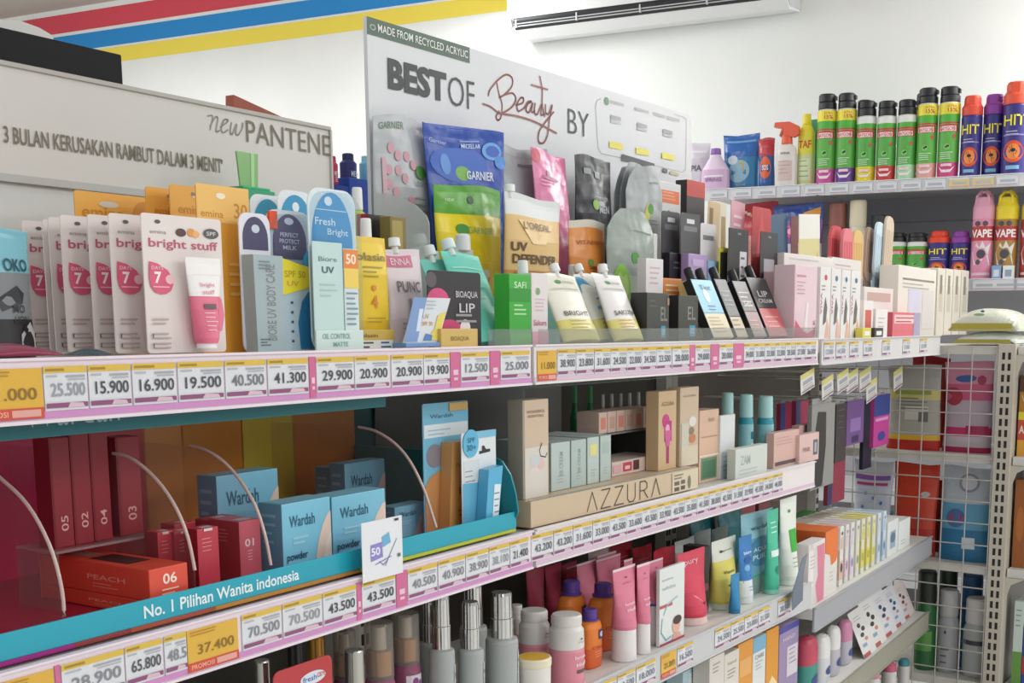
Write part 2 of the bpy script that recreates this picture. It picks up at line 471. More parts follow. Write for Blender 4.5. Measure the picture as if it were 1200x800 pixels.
# beauty header over the second unit
v = .36; u0 = on('B', 429.5, 20, v)[0]; u1 = on('B', 811, 139, v)[0]; z0 = ZS['B1']+.0045; z1 = on('B', 430, 19, v)[1]
ab = sgn('B', v, u0, u1, z0, z1); W_ = u1-u0; H_ = z1-z0; sf = flat(W_, H_, 0, u0, z0)
board = MB(); board.prism([(u0, z0), (u1, z0), (u1, z1-.012), (u1-.004, z1-.003), (u1-.012, z1), (u0, z1)], 0, .008, noise_mat('#dcdde1', '#e2e3e6', 2, .4))
let = board
a1, b1 = ab(550, 57); _, b0 = ab(429.5, 39.5)
let.prints([('r', 0, a1, b0, 1, M('#5d7164', .5))], sf, W_, H_, .0006, nx=1)
sign_text(let, ab, W_, H_, 'MADE FROM RECYCLED ACRYLIC', 442, 547, 28.0, 37.5, M('#f6f8f6'), sf, .004)
let.prints([('d',)+ab(436.5, 32)+(.0065, .009, M('#aebbb2')), ('d',)+ab(436.5, 32)+(.0042, .006, M('#5d7164'))], sf, W_, H_, .0009, nx=1)
dark = M('#45464a', .5); rose = M('#9a5a56', .45)
sign_text(let, ab, W_, H_, 'BEST', 453.5, 522, 67, 104, dark, sf, .045)
sign_text(let, ab, W_, H_, 'OF', 524.5, 555, 88, 122.5, dark, sf, -.012)
sign_text(let, ab, W_, H_, 'BY', 665, 689.5, 127, 155.5, dark, sf, -.012)
Z2 = lambda L: [ab(390+x*.35, y*.35) for x, y in L]
strokes = [
 [(548, 275), (556, 315), (566, 350), (562, 392), (552, 402), (546, 390), (556, 372)],
 [(520, 320), (526, 300), (552, 268), (580, 250), (600, 262), (598, 290), (572, 318), (556, 326)],
 [(572, 318), (600, 312), (612, 328), (604, 352), (580, 372), (556, 378), (528, 358), (502, 348)],
 [(612, 352), (634, 345), (638, 330), (628, 328), (616, 348), (620, 372), (640, 362)],
 [(640, 362), (652, 342), (664, 340), (652, 348), (646, 368), (656, 376), (668, 345), (664, 374), (676, 372)],
 [(676, 346), (674, 376), (684, 382), (698, 350), (696, 384), (708, 380)],
 [(692, 256), (700, 300), (700, 350), (708, 390)], [(664, 284), (718, 300)],
 [(710, 350), (712, 378), (722, 380), (733, 352), (724, 400), (718, 450), (704, 478), (688, 474), (690, 440), (716, 402), (738, 375)],
 [(556, 380), (620, 390), (680, 410), (748, 446)],
]
let.prints([('l', smooth(Z2(s_)), .0038, rose) for s_ in strokes], sf, W_, H_, .0006, nx=1)
ZB = lambda L: [ab(640+x*.15, 90+y*.15) for x, y in L]
let.prints([('l', ZB([(425, 172), (395, 185), (385, 230), (395, 420), (405, 560), (430, 600), (580, 632)]), .002, M('#a9abb0')),
            ('l', ZB([(840, 690), (1060, 745), (1090, 720), (1095, 330), (1060, 310), (1000, 292)]), .002, M('#c0c2c6'))], sf, W_, H_, .0006, nx=1)
def zrect(x0, y0, x1, y1, c, sl=.3):
    return ('p', ZB([(x0, y0), (x1, y0+(x1-x0)*sl), (x1, y1+(x1-x0)*sl*.75), (x0, y1)]), M(c))
L_ = [('d',)+ZB([(470, 190)])[0]+(.009, .016, M('#5f8d63'))]
for (x0, x1, y0) in ((500, 605, 180), (690, 800, 235), (835, 930, 275), (945, 1040, 305)): L_.append(zrect(x0, y0, x1, y0+26, '#b3b8b6'))
for (x, y, s) in ((500, 295, 1), (708, 355, .95), (910, 405, .9)):
    L_ += [zrect(x, y, x+80*s, y+34*s, '#a9a9ac'), zrect(x, y+40*s, x+80*s, y+62*s, '#c3c3c6'), zrect(x-10, y+205*s, x+95*s, y+258*s, '#ecdf5a', .25)]
L_ += [zrect(585, 602, 840, 655, '#45474d', .3), zrect(905, 712, 940, 745, '#5a5c60'), zrect(962, 735, 1030, 760, '#c9c79a')]
let.prints(L_, sf, W_, H_, .0008, nx=1)
sign_text(let, ab, W_, H_, 'RECYCLABLE', 731, 757, 183.5, 188, M('#e4e4e6'), sf, .02)
put('header_board', [('header_board', board)], 'large white header board with rose script lettering and a green corner band', 'sign', ('B', 0, v, 0))

# black panel, white lamp head and brown corner beyond the slogan board
v = .62; z1 = on('A', 143, 64, v)[1]; u1 = on('A', 143.5, 80, v)[0]
b = MB(); b.box(-1.3, u1, 0, .05, z1-.26, z1, M('#08080c', .75), .003)
f = MB(); f.box(u1-.2, u1-.14, .004, .046, 0, z1-.26, M('#35353a'), .002); f.box(-1.15, -1.09, .004, .046, 0, z1-.26, M('#35353a'), .002)
sc_ = MB(); sc_.lathe([(.004, 0), (.004, .002)], M('#3a3a44'), N=10); 
put('black_display_panel', [('panel', b), ('leg', f)], 'plain black panel rising behind the slogan board, top left', 'panel', ('A', 0, v, 0))
v = .85; uu = on('A', 33, 36, v); b = MB(); u0, _z = on('A', -40, 36, v); u1 = on('A', 62, 36, v)[0]
zt = on('A', 35, 27, v)[1]; zb_ = zt-.16
b.prism([(u0, zb_), (u1, zb_), (u1, zt-.012), (u1-.025, zt-.004), ((u0+u1)/2+.02, zt), ((u0+u1)/2-.04, zt-.008), (u0, zt-.035)], 0, .06, M('#dcdcd6', .5))
f = MB(); f.box((u0+u1)/2-.03, (u0+u1)/2+.03, .01, .05, 0, zb_+.002, M('#cfcfca'), .002)
put('white_stand_top', [('head', b), ('post', f)], 'off-white rounded stand top peeping over the black panel', 'stand', ('A', 0, v, 0))
v = .60; P_ = [on('A', x, y, v) for x, y in ((274, 111), (337, 140), (340, 190), (274, 175))]
b = MB(); b.prism(P_, 0, .02, M('#a9543f', .5))
f = MB(); f.box(P_[0][0]+.01, P_[0][0]+.05, .004, .016, 0, P_[3][1]+.02, M('#7a3c30'), .002)
put('brown_topper_card', [('card', b), ('post', f)], 'reddish brown sloping topper card behind the slogan board', 'sign', ('A', 0, v, 0))

# ------------------------------------------------------------------ air conditioner
v0 = WALLV-.2
ul, zl = on('W', 636, 41, v0); ur, _ = on('W', 922, 8, v0)
ul2, _ = on('W', 597, 10, v0); zt = zl+.30; Lw = ur-ul2
prof = [(WALLV-.003, zl+.02), (v0+.05, zl), (v0+.005, zl+.035), (v0+.02, zl+.065), (v0-.012, zl+.085), (v0-.02, zl+.13), (v0-.015, zl+.26), (v0+.02, zl+.30), (WALLV-.003, zl+.30)]
AW = M('#e8eaec', .4)
body = MB(); body.prism(prof, ul2+.012, ur-.004, AW, axis='x')
e1 = []
for (q0, q1) in ((ul2, ul2+.012), (ur-.004, ur)):
    e1.append(MB()); e1[-1].prism([(WALLV-.003, zl+.03), (v0+.055, zl+.012), (v0+.0, zl+.05), (v0-.02, zl+.10), (v0-.02, zl+.27), (v0+.02, zl+.305), (WALLV-.003, zl+.305)], q0, q1, M('#cbcdd0', .4), axis='x')
vent = MB(); vent.prism([(v0+.004, zl+.036), (v0+.018, zl+.066), (v0-.013, zl+.0845), (v0-.018, zl+.07), (v0-.004, zl+.04)], ul2+.03, ur-.03, M('#26282c', .6), axis='x')
lv = MB(); lv.prism([(v0-.014, zl+.056), (v0-.016, zl+.060), (v0-.012, zl+.061)], ul2+.03, ur-.03, M('#c9cbce'), axis='x')
lv.prism([(v0-.010, zl+.045), (v0-.012, zl+.050), (v0-.008, zl+.050)], ul2+.03, ur-.03, M('#b9bbbe'), axis='x')
for k in range(5):
    q = ul2+.04+k*(Lw-.08)/4; lv.box(q, q+.006, v0-.019, v0-.006, zl+.042, zl+.075, M('#d0d2d4'))
put('air_conditioner', [('body', body), ('end_cap', e1[0]), ('end_cap', e1[1]), ('air_outlet', vent), ('louvre', lv)], 'white wall-mounted air conditioner above the header board', 'air conditioner', ('W', 0, 0, 0))

# ------------------------------------------------------------------ shelf unit along the back wall
zW1 = on('W', 1100, 207.5, 0)[1]; zW1b = on('W', 1100, 222.5, 0)[1]; zW2 = on('W', 1170, 326, 0)[1]; zW2b = on('W', 1170, 340.5, 0)[1]
uW0 = on('W', 822, 225, 0)[0]
ZS['W1'] = zW1-.004; ZS['W2'] = zW2-.004
P = []
b = MB(); b.box(uW0, 1.4, .42, .44, .05, zW1-.01, noise_mat('#a2a2a8', '#a9a9af', 4, .6), 0)
for z in (zW1-.13, zW1-.26): b.box(uW0, 1.4, .417, .42, z, z+.004, M('#85858b'))
P.append(('back_panel', b))
umid = on('W', 958, 218, 0)[0]
for z, zb in ((zW1, zW1b), (zW2, zW2b), (.75, .69), (.42, .36)):
    for ua_, ub_ in ((uW0, umid-.003), (umid+.003, 1.4)):
        s = MB(); s.box(ua_, ub_, .006, .42, z-.03, z-.004, M('#d0d0d2'), .001); P.append(('shelf', s)); si = len(P)-1
        r = MB(); r.box(ua_, ub_, 0, .006, zb, z, M('#dcdde2', .35), .001); r.box(ua_, ub_, -.004, 0, z-.003, z, M('#e8e8ec'), .0008)
        P.append(('price_rail', r, si, None))
k = MB(); k.box(uW0, 1.4, .03, .42, 0, .14, M('#8d8b86'), .002); P.append(('plinth', k))
put('wall_shelving', P, 'white shelf unit along the back wall carrying the insecticide cans', 'shelf unit', ('W', 0, 0, 0))

# ------------------------------------------------------------------ end gondola with wire mesh side
um0 = on('M', 975, 500)[0]; umr = on('M', 1164.5, 500)[0]; up1 = on('M', 1186, 500)[0]
zMt = on('M', 1140, 405)[1]
WIRE = M('#c4c1ba', .35, .3); POST = M('#c3bcae', .5)
P = []
w = MB()
sp = .0765; u = umr
while u > um0: w.tube([(u, 0, .05), (u, 0, zMt)], .0022, WIRE, 6); u -= sp*1.0
z = zMt-.002
while z > .08: w.tube([(um0, -.004, z), (umr, -.004, z)], .0022, WIRE, 6); z -= .0705
P.append(('wire_mesh', w))
pst = MB(); pst.box(umr+.004, up1, -.004, .05, 0, zMt+.006, POST, .0015)
pw = up1-umr-.004
k = 0; z = zMt-.02
while z > .06:
    for a in (.24, .58): pst.box(umr+.004+pw*a, umr+.004+pw*(a+.17), -.0046, -.004, z-.022, z, M('#2b2926', .8))
    z -= .0345
P.append(('slotted_post', pst))
zsM = [on('M', 1140, 533)[1], on('M', 1140, 663)[1], on('M', 1140, 800)[1]]
for i, z in enumerate([zMt]+zsM):
    s = MB(); s.box(um0, umr, .012, .42, z-.028, z, M('#cfccc4'), .002); P.append(('shelf', s))
    s = MB(); s.box(up1+.004, up1+.42, .012, .42, z-.028, z, M('#d6d4ce'), .002)
    s.prism([(up1, z-.028), (up1+.06, z-.028), (up1+.02, z-.05), (up1+.003, z-.10), (up1, z-.10)], .002, .008, POST)
    P.append(('shelf', s))
cp = MB(); cp.box(up1-.014, up1-.002, .06, .42, .05, zMt, M('#8f8c86'), .001); P.append(('centre_panel', cp))
put('mesh_sided_shelving', P, 'shelf unit closing the run, with a wire mesh side and a slotted post', 'shelf unit', ('M', 0, 0, 0))
# ------------------------------------------------------------------ goods: one call per thing
VO = {'lime green bottle with a white cap behind the yellow tube': (0.01, 1),
      'black card with bright pink lips and white print, behind the slanted blue card': (0.01, 1),
      'big mint green spouted pouch leaning back beside the green carton': (0.02, 1),
      'pale pouch with a white cap leaning behind the smaller mint pouch': (0.03, 1),
      'orange pouch with a pale rim behind the white-capped pouches': (0.01, 1),
      'pale grey carton standing behind the white and pink one': (0.015, 1),
      'black hanging box under a dark tab on the top shelf': (0.025, 1),
      'white spouted pouch with a bright blue corner in the slanted row': (0.01, 1),
      'dark grey carton with a blue label, left of the two dark boxes': (0.005, 1),
      'tall black pencil pack with white print, behind the leaning boxes': (0.005, 1),
      'wide cream carton behind the pale pink cartons': (0.022, 1),
      'narrow pale pink carton left of the big pink one': (0.03, 1),
      'narrow maroon comb card between the slate and the yellow cards': (0.03, 1),
      'cream carton behind the small far cartons': (0.015, 1),
      'dark red upright lipstick carton rightmost on the clear riser': (0.005, 1),
      'rosy lipstick carton numbered 01, rightmost behind the teal strip': (0.03, 1),
      'crimson carton behind the rosy numbered carton': (0.015, 1),
      'light blue powder carton at the back, left of the one by the dark green panel': (0.03, 1),
      'light blue powder carton at the back right, before the dark green panel': (0.01, 1),
      'slim green bottle first from the left at the back of the second shelf': (0.03, 1),
      'slim green bottle second from the left at the back of the second shelf': (0.045, 1),
      'flat beige palette box lying under the riser': (0.015, 1),
      'teal bottle with a pale cap, rightmost of three': (0.005, 1),
      'pink and cream lotion bottle in the dark, rearmost of its kind': (0.015, 1),
      'dark rose tube in the shadowy back row, third from the left': (0.03, 1),
      'white and yellow tube with black lettering': (0.015, 1),
      'large pale blue tube-shaped pouch with a dark circle of water': (0.01, 1),
      'pale white-grey tube second of those rising behind the front tubes': (0.005, 1),
      'dark teal pouch in the back row of the third shelf, left of two': (0.02, 1),
      'reddish carton peeping over the back row of the third shelf, third from the left': (0.025, 1),
      'pale blue and white carton, leftmost seen on the bottom shelf': (0.03, 1),
      'white leaning sachet second from the left in the slanted row before the mesh': (0.005, 1),
      'white leaning sachet third from the left in the slanted row before the mesh': (0.01, 1),
      'white leaning sachet fourth from the left in the slanted row before the mesh': (0.015, 1),
      'white leaning sachet fifth from the left in the slanted row before the mesh': (0.02, 1),
      'white leaning sachet sixth from the left in the slanted row before the mesh': (0.025, 1),
      'navy insecticide can with a purple cap, on the upper back shelf': (0.02, 1),
      'shiny blue refill pouch on the upper back shelf': (0.035, 1),
      'blue bottle with a dark cap on the lower back shelf': (0.005, 1),
      'slate blue hair accessory card beside the crimson one': (0.03, 1),
      'white roll-on right of the pink-capped one': (0.005, 1),
      'cream carton standing behind the white face care cartons': (0.01, 1),
      'narrow black and grey mascara pack, behind the leaning boxes': (0.015, 1),
      'crimson pointed hair accessory card': (0.015, 1),
      'pale yellow and white hair accessory card': (0.015, 1),
      'cream carton left of two on the bottom shelf': (-0.004, 1)}
MOVABLE = set()
def mvd(label, vf, px):
    """keeps neighbours apart: a little further back, a little slimmer"""
    MOVABLE.add(label); dv, ws = VO.get(label, (0, 1)); xm = (px[0]+px[2])/2; w = (px[2]-px[0])/2*ws
    return max(vf+dv, .004), (xm-w, px[1], xm+w, px[3])
def Q(sh, vf, px, base=True):
    sec = sh[0]; uc, W, z0, h = span(sec, vf, *px, z=ZS[sh]+.0006 if base else None)
    return sec, uc, W, z0, h
def Qr(sh, vf, px, k=1.0, base=True):
    """round or oval things, k = depth over width: true width from the width seen at a slant"""
    sec = sh[0]; O, yaw = FR[sec]; e, n = unit(yaw); r = ray((px[0]+px[2])/2, (px[1]+px[3])/2); r.z = 0; r.normalize()
    s_ = abs(r.dot(n)); c_ = abs(r.dot(e)); f = s_/math.sqrt(s_*s_+k*k*c_*c_)
    W = span(sec, vf, *px, z=1)[1]*f
    uc, W, z0, h = span(sec, vf+k*W/2, *px, z=ZS[sh]+.0006 if base else None)
    return sec, uc, W*f, z0, h
def Carton(sh, vf, px, D, c, label, front=(), left=(), top=(), name='carton', cat='box', group=None, base=True, rz=0, lean=0, tilt=0, W=None, Hh=None):
    vf, px = mvd(label, vf, px)
    sec, uc, W0, z0, h = Q(sh, vf, px, base); W = W or W0; h = (Hh or h)/math.cos(R(lean))
    return put(name, [(name, carton(W, h, D, c, front, left, top))], label, cat, (sec, uc, vf+D/2, z0, rz, lean, tilt), group)
def Pouch(sh, vf, px, D, bands, label, prints=(), spout=None, name='refill_pouch', cat='pouch', group=None, base=True, rz=0, lean=0, tilt=0, round_top=False, extra=None):
    """spout = (colour, a, radius, height)"""
    vf, px = mvd(label, vf, px)
    sec, uc, W, z0, h = Q(sh, vf+D/2, px, base)
    h /= math.cos(R(lean)); b = pouch(W, h, D, bands, prints, round_top); parts = [('film', b)]
    if spout:
        c, a, r, hh = spout
        s = MB(); s.lathe([(r*.55, h-.006), (r*.55, h+hh*.35)], M('#e6e6e4'), (a-.5)*W, 0, 14)
        parts.append(('spout', s)); parts.append(('cap', screw_cap(r, hh*.75, c, (a-.5)*W, 0, h+hh*.25), 1, None))
    if extra: parts += extra(W, h)
    if len(parts) == 1: parts = [(name, b)]
    return put(name, parts, label, cat, (sec, uc, vf+D/2, z0, rz, lean, tilt), group)
def Tube(sh, vf, px, cap_h, body, cap, label, prints=(), bands=None, D=None, cap_w=1.0, name='squeeze_tube', cat='tube', group=None, base=True, rz=0, lean=0, tilt=0, obj=None):
    vf, px = mvd(label, vf, px)
    W = Q(sh, vf, px, base)[2]; D = D or W*(.62 if sh[0] in 'ABC' else .8); sec, uc, W, z0, h = Q(sh, vf+D/2, px, base)
    return put(name, squeeze_tube(W, h, cap_h*h, body, cap, prints, D, cap_w, bands), label, cat, (sec, uc, vf+D/2, z0, rz, lean, tilt), group)
def Bottle(sh, vf, px, prof, c, label, mats=None, caps=(), prints=(), name='bottle', cat='bottle', group=None, base=True, N=22, lean=0, tilt=0):
    """prof and caps in fractions: radius of half the width, z of the height. caps = [(part name, prof, colour)]"""
    vf, px = mvd(label, vf, px)
    sec, uc, W, z0, h = Qr(sh, vf, px, 1.0, base); r = W/2
    b = MB(); b.lathe([(q*r, z*h) for q, z in prof], c, N=N, mats=mats)
    def surf(a, t):
        z = t; q = prof[0][0]
        for (q0, y0), (q1, y1) in zip(prof, prof[1:]):
            if y0 <= z <= y1 and y1 > y0: q = q0+(q1-q0)*(z-y0)/(y1-y0); break
        k = min(abs(2*a-1), .999)
        return (q*r*(2*a-1), -q*r*math.sqrt(1-k*k), z*h)
    if prints: b.prints(prints, surf, W, h, .0008)
    parts = [('bottle_body', b)]
    for c_ in caps:
        k = MB(); k.lathe([(q*r, z*h) for q, z in c_[1]], c_[2], N=N, mats=c_[3] if len(c_) > 3 else None); parts.append((c_[0], k))
    if len(parts) == 1: parts = [(name, b)]
    return put(name, parts, label, cat, (sec, uc, vf+r, z0, 0, lean, tilt), group)
def Card(sh, vf, px, c, label, prints=(), parts=None, name='hang_card', cat='card', group=None, base=True, rz=0, lean=0, tilt=0, r=.004, Wd=None, hole=True):
    """a stiff backing card; parts(W, h) gives what is fixed on it"""
    vf, px = mvd(label, vf, px)
    sec, uc, W, z0, h = Q(sh, vf, px, base); W = Wd or W; h /= math.cos(R(lean))
    pr = list(prints)
    if hole: pr.append(('r', .42, .58, .945, .965, M('#7d7d80')))
    b = card(W, h, c, pr, r)
    ps = [('backing_card', b)] + (parts(W, h) if parts else [])
    if len(ps) == 1: ps = [(name, b)]
    return put(name, ps, label, cat, (sec, uc, vf, z0, rz, lean, tilt), group)
def sub_tube(x, z, W, h, D, body, cap, prints=(), bands=None, y=0, cap_f=.12):
    """tube parts moved to (x, z) in front of a card"""
    ps = squeeze_tube(W, h, h*cap_f, body, cap, prints, D, .85, bands)
    for n, b in ps: b.v = [(p[0]+x, p[1]-D/2-.001+y, p[2]+z) for p in b.v]
    return [(ps[0][0], ps[0][1])] + [(n, b, None, None) for n, b in ps[1:]]
ORD = ['first', 'second', 'third', 'fourth', 'fifth', 'sixth', 'seventh', 'eighth', 'ninth', 'tenth', 'eleventh', 'twelfth', 'thirteenth', 'fourteenth', 'fifteenth']
def T(txt, a, b, wa, hb, c, bold=.01): return ('t', txt, a, b, wa, hb, M(c) if isinstance(c, str) else c, bold)
def Rr(a0, a1, b0, b1, c): return ('r', a0, a1, b0, b1, M(c) if c[0] == '#' else mm(c))
def Dd(a, b, ra, rb, c): return ('d', a, b, ra, rb, M(c))
def Pp(pts, c): return ('p', pts, M(c))
def lines(a0, a1, b1, n, step, c, wd=.012):
    """rows of small print too fine to read"""
    rnd = random.Random(int((a0+b1)*1000)); o = []
    for k in range(n):
        b = b1-k*step; o.append(Rr(a0, a0+(a1-a0)*(.6+.4*rnd.random()), b-wd, b, c))
    return o
# ================================================================== top shelf, first unit
Pouch('A1', .13, (-26, 268, 36, 412), .03, [(.30, '#2e2c2f'), (.36, '#8e9195'), (.34, 'f#86c5d4')], 'pale blue and grey pouch cut off by the left edge, top shelf',
      [T('OKO', .62, .72, .5, .10, '#2c5560', .02), T('MO', .62, .38, .24, .06, '#3a3d40'), T('LION', .66, .30, .3, .05, '#3a3d40'),
       Pp([(.2, .45), (.6, .56), (.75, .5), (.7, .42), (.3, .36)], '#3b3d42'), Pp([(.6, .18), (.85, .28), (.98, .2), (.98, .05), (.6, .05)], '#c9cac8'), Pp([(.66, .22), (.72, .26), (.78, .22), (.72, .18)], '#1f1f22')])
# small pouches lying at the lip
def lying(sec, u0, u1, v0, v1, z, t, c, name, label, cat):
    b = MB(); n = 14; rr = []
    for k in range(n+1):
        q = k/n; x = u0+(u1-u0)*q; hh = t*max(.08, math.sin(math.pi*q)**.6)
        rr.append([(x, v0, z+.001), (x, (v0+v1)/2, z+.001), (x, v1, z+.001), (x, v1-.004, z+.001+hh*.5), (x, (v0+v1)/2, z+.001+hh), (x, v0+.004, z+.001+hh*.55)])
    b.rings(rr, c)
    return put(name, [(name, b)], label, cat, (sec, 0, 0, 0))
ua, _ = on('A', -30, 412, .02); ub, _ = on('A', 67, 412, .02); lying('A', ua, ub, .006, .07, 1.3696, .012, foil_mat('#8c2f4b'), 'sheet_mask_sachet', 'dark pink sachet lying flat at the lip of the top shelf', 'sachet')
ua, _ = on('A', 80, 412, .02); ub, _ = on('A', 121, 412, .02); lying('A', ua, ub, .004, .03, 1.3696, .006, foil_mat('#2a4a50'), 'sheet_mask_sachet', 'dark teal sachet lying flat in front of the white face wash cards', 'sachet')
# seven face wash cards, tucked one behind the other
Wc = on('A', 260.5, 335, .03)[0]-on('A', 168, 335, .03)[0]; hc = on('A', 214, 258.5, .03)[1]-ZS['A1']
pk = '#e0607f'; pkl = '#e9869b'
drop = [(.06, .66), (.16, .645), (.28, .6), (.33, .545), (.34, .50), (.31, .455), (.25, .43), (.18, .425), (.11, .44), (.065, .48), (.05, .54)]
fr = [T('emina', .19, .872, .2, .026, '#a59a97'), Dd(.19, .945, .035, .014, '#5d5658'), T('bright stuff', .505, .785, .87, .083, '#c05a74', .012),
      Dd(.47, .88, .065, .03, '#5d4038'), Dd(.6, .885, .05, .03, '#e39a4e'), Dd(.66, .875, .045, .025, '#eeb070'), Dd(.855, .888, .10, .038, '#5a5558'), T('SPF', .855, .888, .12, .03, '#d9d3d3'),
      Pp(drop, pk), T('7', .155, .545, .085, .085, '#fbeef0', .03), Dd(.30, .535, .055, .034, '#f3c3ca'), Rr(.09, .29, .475, .483, '#f5c6cf'), T('DAYS', .15, .615, .14, .025, '#f7d5db')]
for k, b0 in enumerate((.25, .145, .075)):
    fr += lines(.06, .30, b0, 2, .03, '#b9a7a4', .010)
    if k: fr.append(Rr(.045, .06, b0-.035, b0-.002, '#6a6062'))
fr.append(Pp([(.72, .12), (.93, .16), (.97, .28), (.94, .40), (.86, .46), (.8, .44), (.86, .3)], '#e8839b'))
cb = card(Wc, hc, '#e7dcd8', fr, .004)
tp = sub_tube(.13*Wc+.0, .03*hc, .46*Wc, .67*hc, .026, '#f4efee', '#f6eeee', [T('bright', .5, .68, .45, .06, '#d88a9b'), T('stuff', .5, .60, .4, .05, '#d88a9b'), Rr(.28, .72, .40, .46, '#6a5055'), *lines(.25, .75, .36, 5, .05, '#f4c4ce', .012), Rr(.12, .88, .80, .803, '#dcd5d5')], [(.55, '#e5738f'), (.45, '#f4f0ef')], cap_f=.06)
first = None; lefts = [(169, .03), (131.5, .062), (107, .094), (75, .126), (61, .158), (54, .19), (30, .222)]
names7 = ['white and pink face wash card standing foremost, its whole front visible', 'white and pink face wash card directly behind the foremost one', 'white and pink face wash card third from the front of its row', 'white and pink face wash card in the middle of the seven', 'white and pink face wash card third from the left end of the seven', 'white face wash card showing only a sliver, second from left of the seven', 'leftmost white and pink face wash card, beside the grey pouch']
for k, (x, vv) in enumerate(lefts):
    u = on('A', x, 335, vv)[0]+Wc/2
    if k == 0: first = put('face_wash_card', [('backing_card', cb)]+tp, names7[0], 'face wash', ('A', u, vv, ZS['A1']+.0046), 'face wash cards on the top shelf')
    else: copy_thing(first, ('A', u, vv, ZS['A1']+.0046), names7[k])
# orange cards behind them
orp = lambda n: [T(n, .35, .78, .6, .10, '#c98f35'), Dd(.5, .93, .08, .02, '#f7e2b5')]
Card('A1', .262, (92, 228, 186, 410), '#efb24f', 'orange hang card with a darker disc, behind the white face wash cards', [('d', .84, .83, .16, .14, M('#d9902a')), T('emina', .33, .875, .5, .07, '#cf8a2d'), Dd(.4, .93, .12, .02, '#d8d2c6')], hole=False, group='orange sun care cards')
for x0, x1, yt, vv, lab in ((175, 233, 222, .205, 'orange hang card standing second from the left of the orange cards'), (203, 261, 219.5, .175, 'orange hang card standing between two other orange cards'),):
    Card('A1', vv, (x0, yt, x1, 410), '#eeb04c', lab, [T('emina', .4, .86, .5, .05, '#cf8a2d'), Dd(.5, .95, .08, .02, '#f7e2b5')], group='orange sun care cards')
Card('A1', .085, (233, 218.5, 294, 410), '#eeab3d', 'tall orange hang card beside the foremost face wash card', [Rr(.0, 1, .78, 1, '#f2c069'), T('emina', .28, .83, .42, .04, '#c98527'), T('30', .83, .86, .26, .09, '#cc8a2c'), Dd(.45, .94, .09, .018, '#f6ead0'), *lines(.55, .9, .55, 4, .06, '#f3c878', .02)], group='orange sun care cards', hole=False)
# green strip on a green foot
b1 = MB(); b1.prism([(-.02, 0), (.016, 0), (.022, .075), (-.028, .075)], -.002, .002, M('#7bbf6a', .25, 0, .75)); b1.prints([Rr(.55, .8, .1, .9, '#a7d78e')], flat(.04, .07, -.003, -.02, 0), 1, 1, nx=1)
sec, uc, W, z0, h = Q('A1', .25, (294, 219, 332, 410))
base = MB(); base.box(-W/2, W/2, -.02, .02, 0, h-.004, M('#2b9f72'), .002); base.box(-W*.42, W*.42, -.016, .016, h-.004, h, M('#35b27f'), .002)
s1 = MB(); hs = on('A', 313, 178, .25)[1]-(z0+h)
s1.prism([(-W*.26, h), (W*.26, h), (W*.30, h+hs), (-W*.34, h+hs)], -.0015, .0015, M('#8aba78', .2)); s1.prints([Pp([(.62, 0), (.8, 0), (.85, 1), (.66, 1)], '#a9da97')], flat(W*.56, hs, -.0016, -W*.3, h), 1, 1, nx=1)
put('green_display_holder', [('holder', base), ('strip', s1)], 'bright green strip standing in a green holder, in front of the slogan board', 'display', ('A', uc, .28, z0))
# sunscreen blister packs
def arch(a0, a1, b0, b1, c):
    am, w = (a0+a1)/2, (a1-a0)/2; bm_ = b0+(b1-b0)*.35
    return ('p', [(a0, b0), (a1, b0)]+[(am+w*math.cos(math.pi*k/14), bm_+(b1-bm_)*math.sin(math.pi*k/14)) for k in range(15)], M(c))
def blister(W, h, y=-.012, c='c#dfeaf0'):
    b = MB(); b.prism(rrect(W, h, W*.3), y, -.001, M('#f2f7fa', .1, 0, .07)); return b
Card('A1', .17, (296, 229, 336, 405), '#eef2f4', 'round-topped teal and white sunscreen card beside the green holder, behind the grey tube', [arch(.05, .95, .68, .975, '#3c9fc0'), Dd(.62, .86, .14, .04, '#27536a')], r=.014, group='sunscreen blister packs', hole=False)
Card('A1', .14, (328, 224, 368, 405), '#e9eff3', 'blue-topped sunscreen card behind the purple-topped pack', [arch(.06, .94, .72, .975, '#2f97c9'), Dd(.5, .9, .10, .03, '#e6f2f8')], r=.016, group='sunscreen blister packs', hole=False)
def grey_tube(W, h):
    b = MB(); b.prism([(-W*.42, .002), (W*.46, .002), (W*.5, h*.70), (-W*.46, h*.70)], -.02, -.001, M('#a9b9bd', .3))
    b.prints([('tv', 'BIORE UV BODY CARE', .58, .5, .34, .8, M('#8b8f90')), *lines(.12, .5, .12, 3, .03, '#647076'), *lines(.15, .6, .93, 3, .035, '#7c878b')], flat(W*.86, h*.68, -.0201, -W*.43, .004), 1, 1, nx=1)
    return [('carton', b)]
Card('A1', .06, (282, 250, 318, 408), '#e9e6ee', 'greyish blue sunscreen pack with upright lettering and a purple tab', [arch(.1, .92, .74, .975, '#4b4668'), Dd(.52, .89, .13, .03, '#cdd5e2')], grey_tube, r=.013, group='sunscreen blister packs', hole=False)
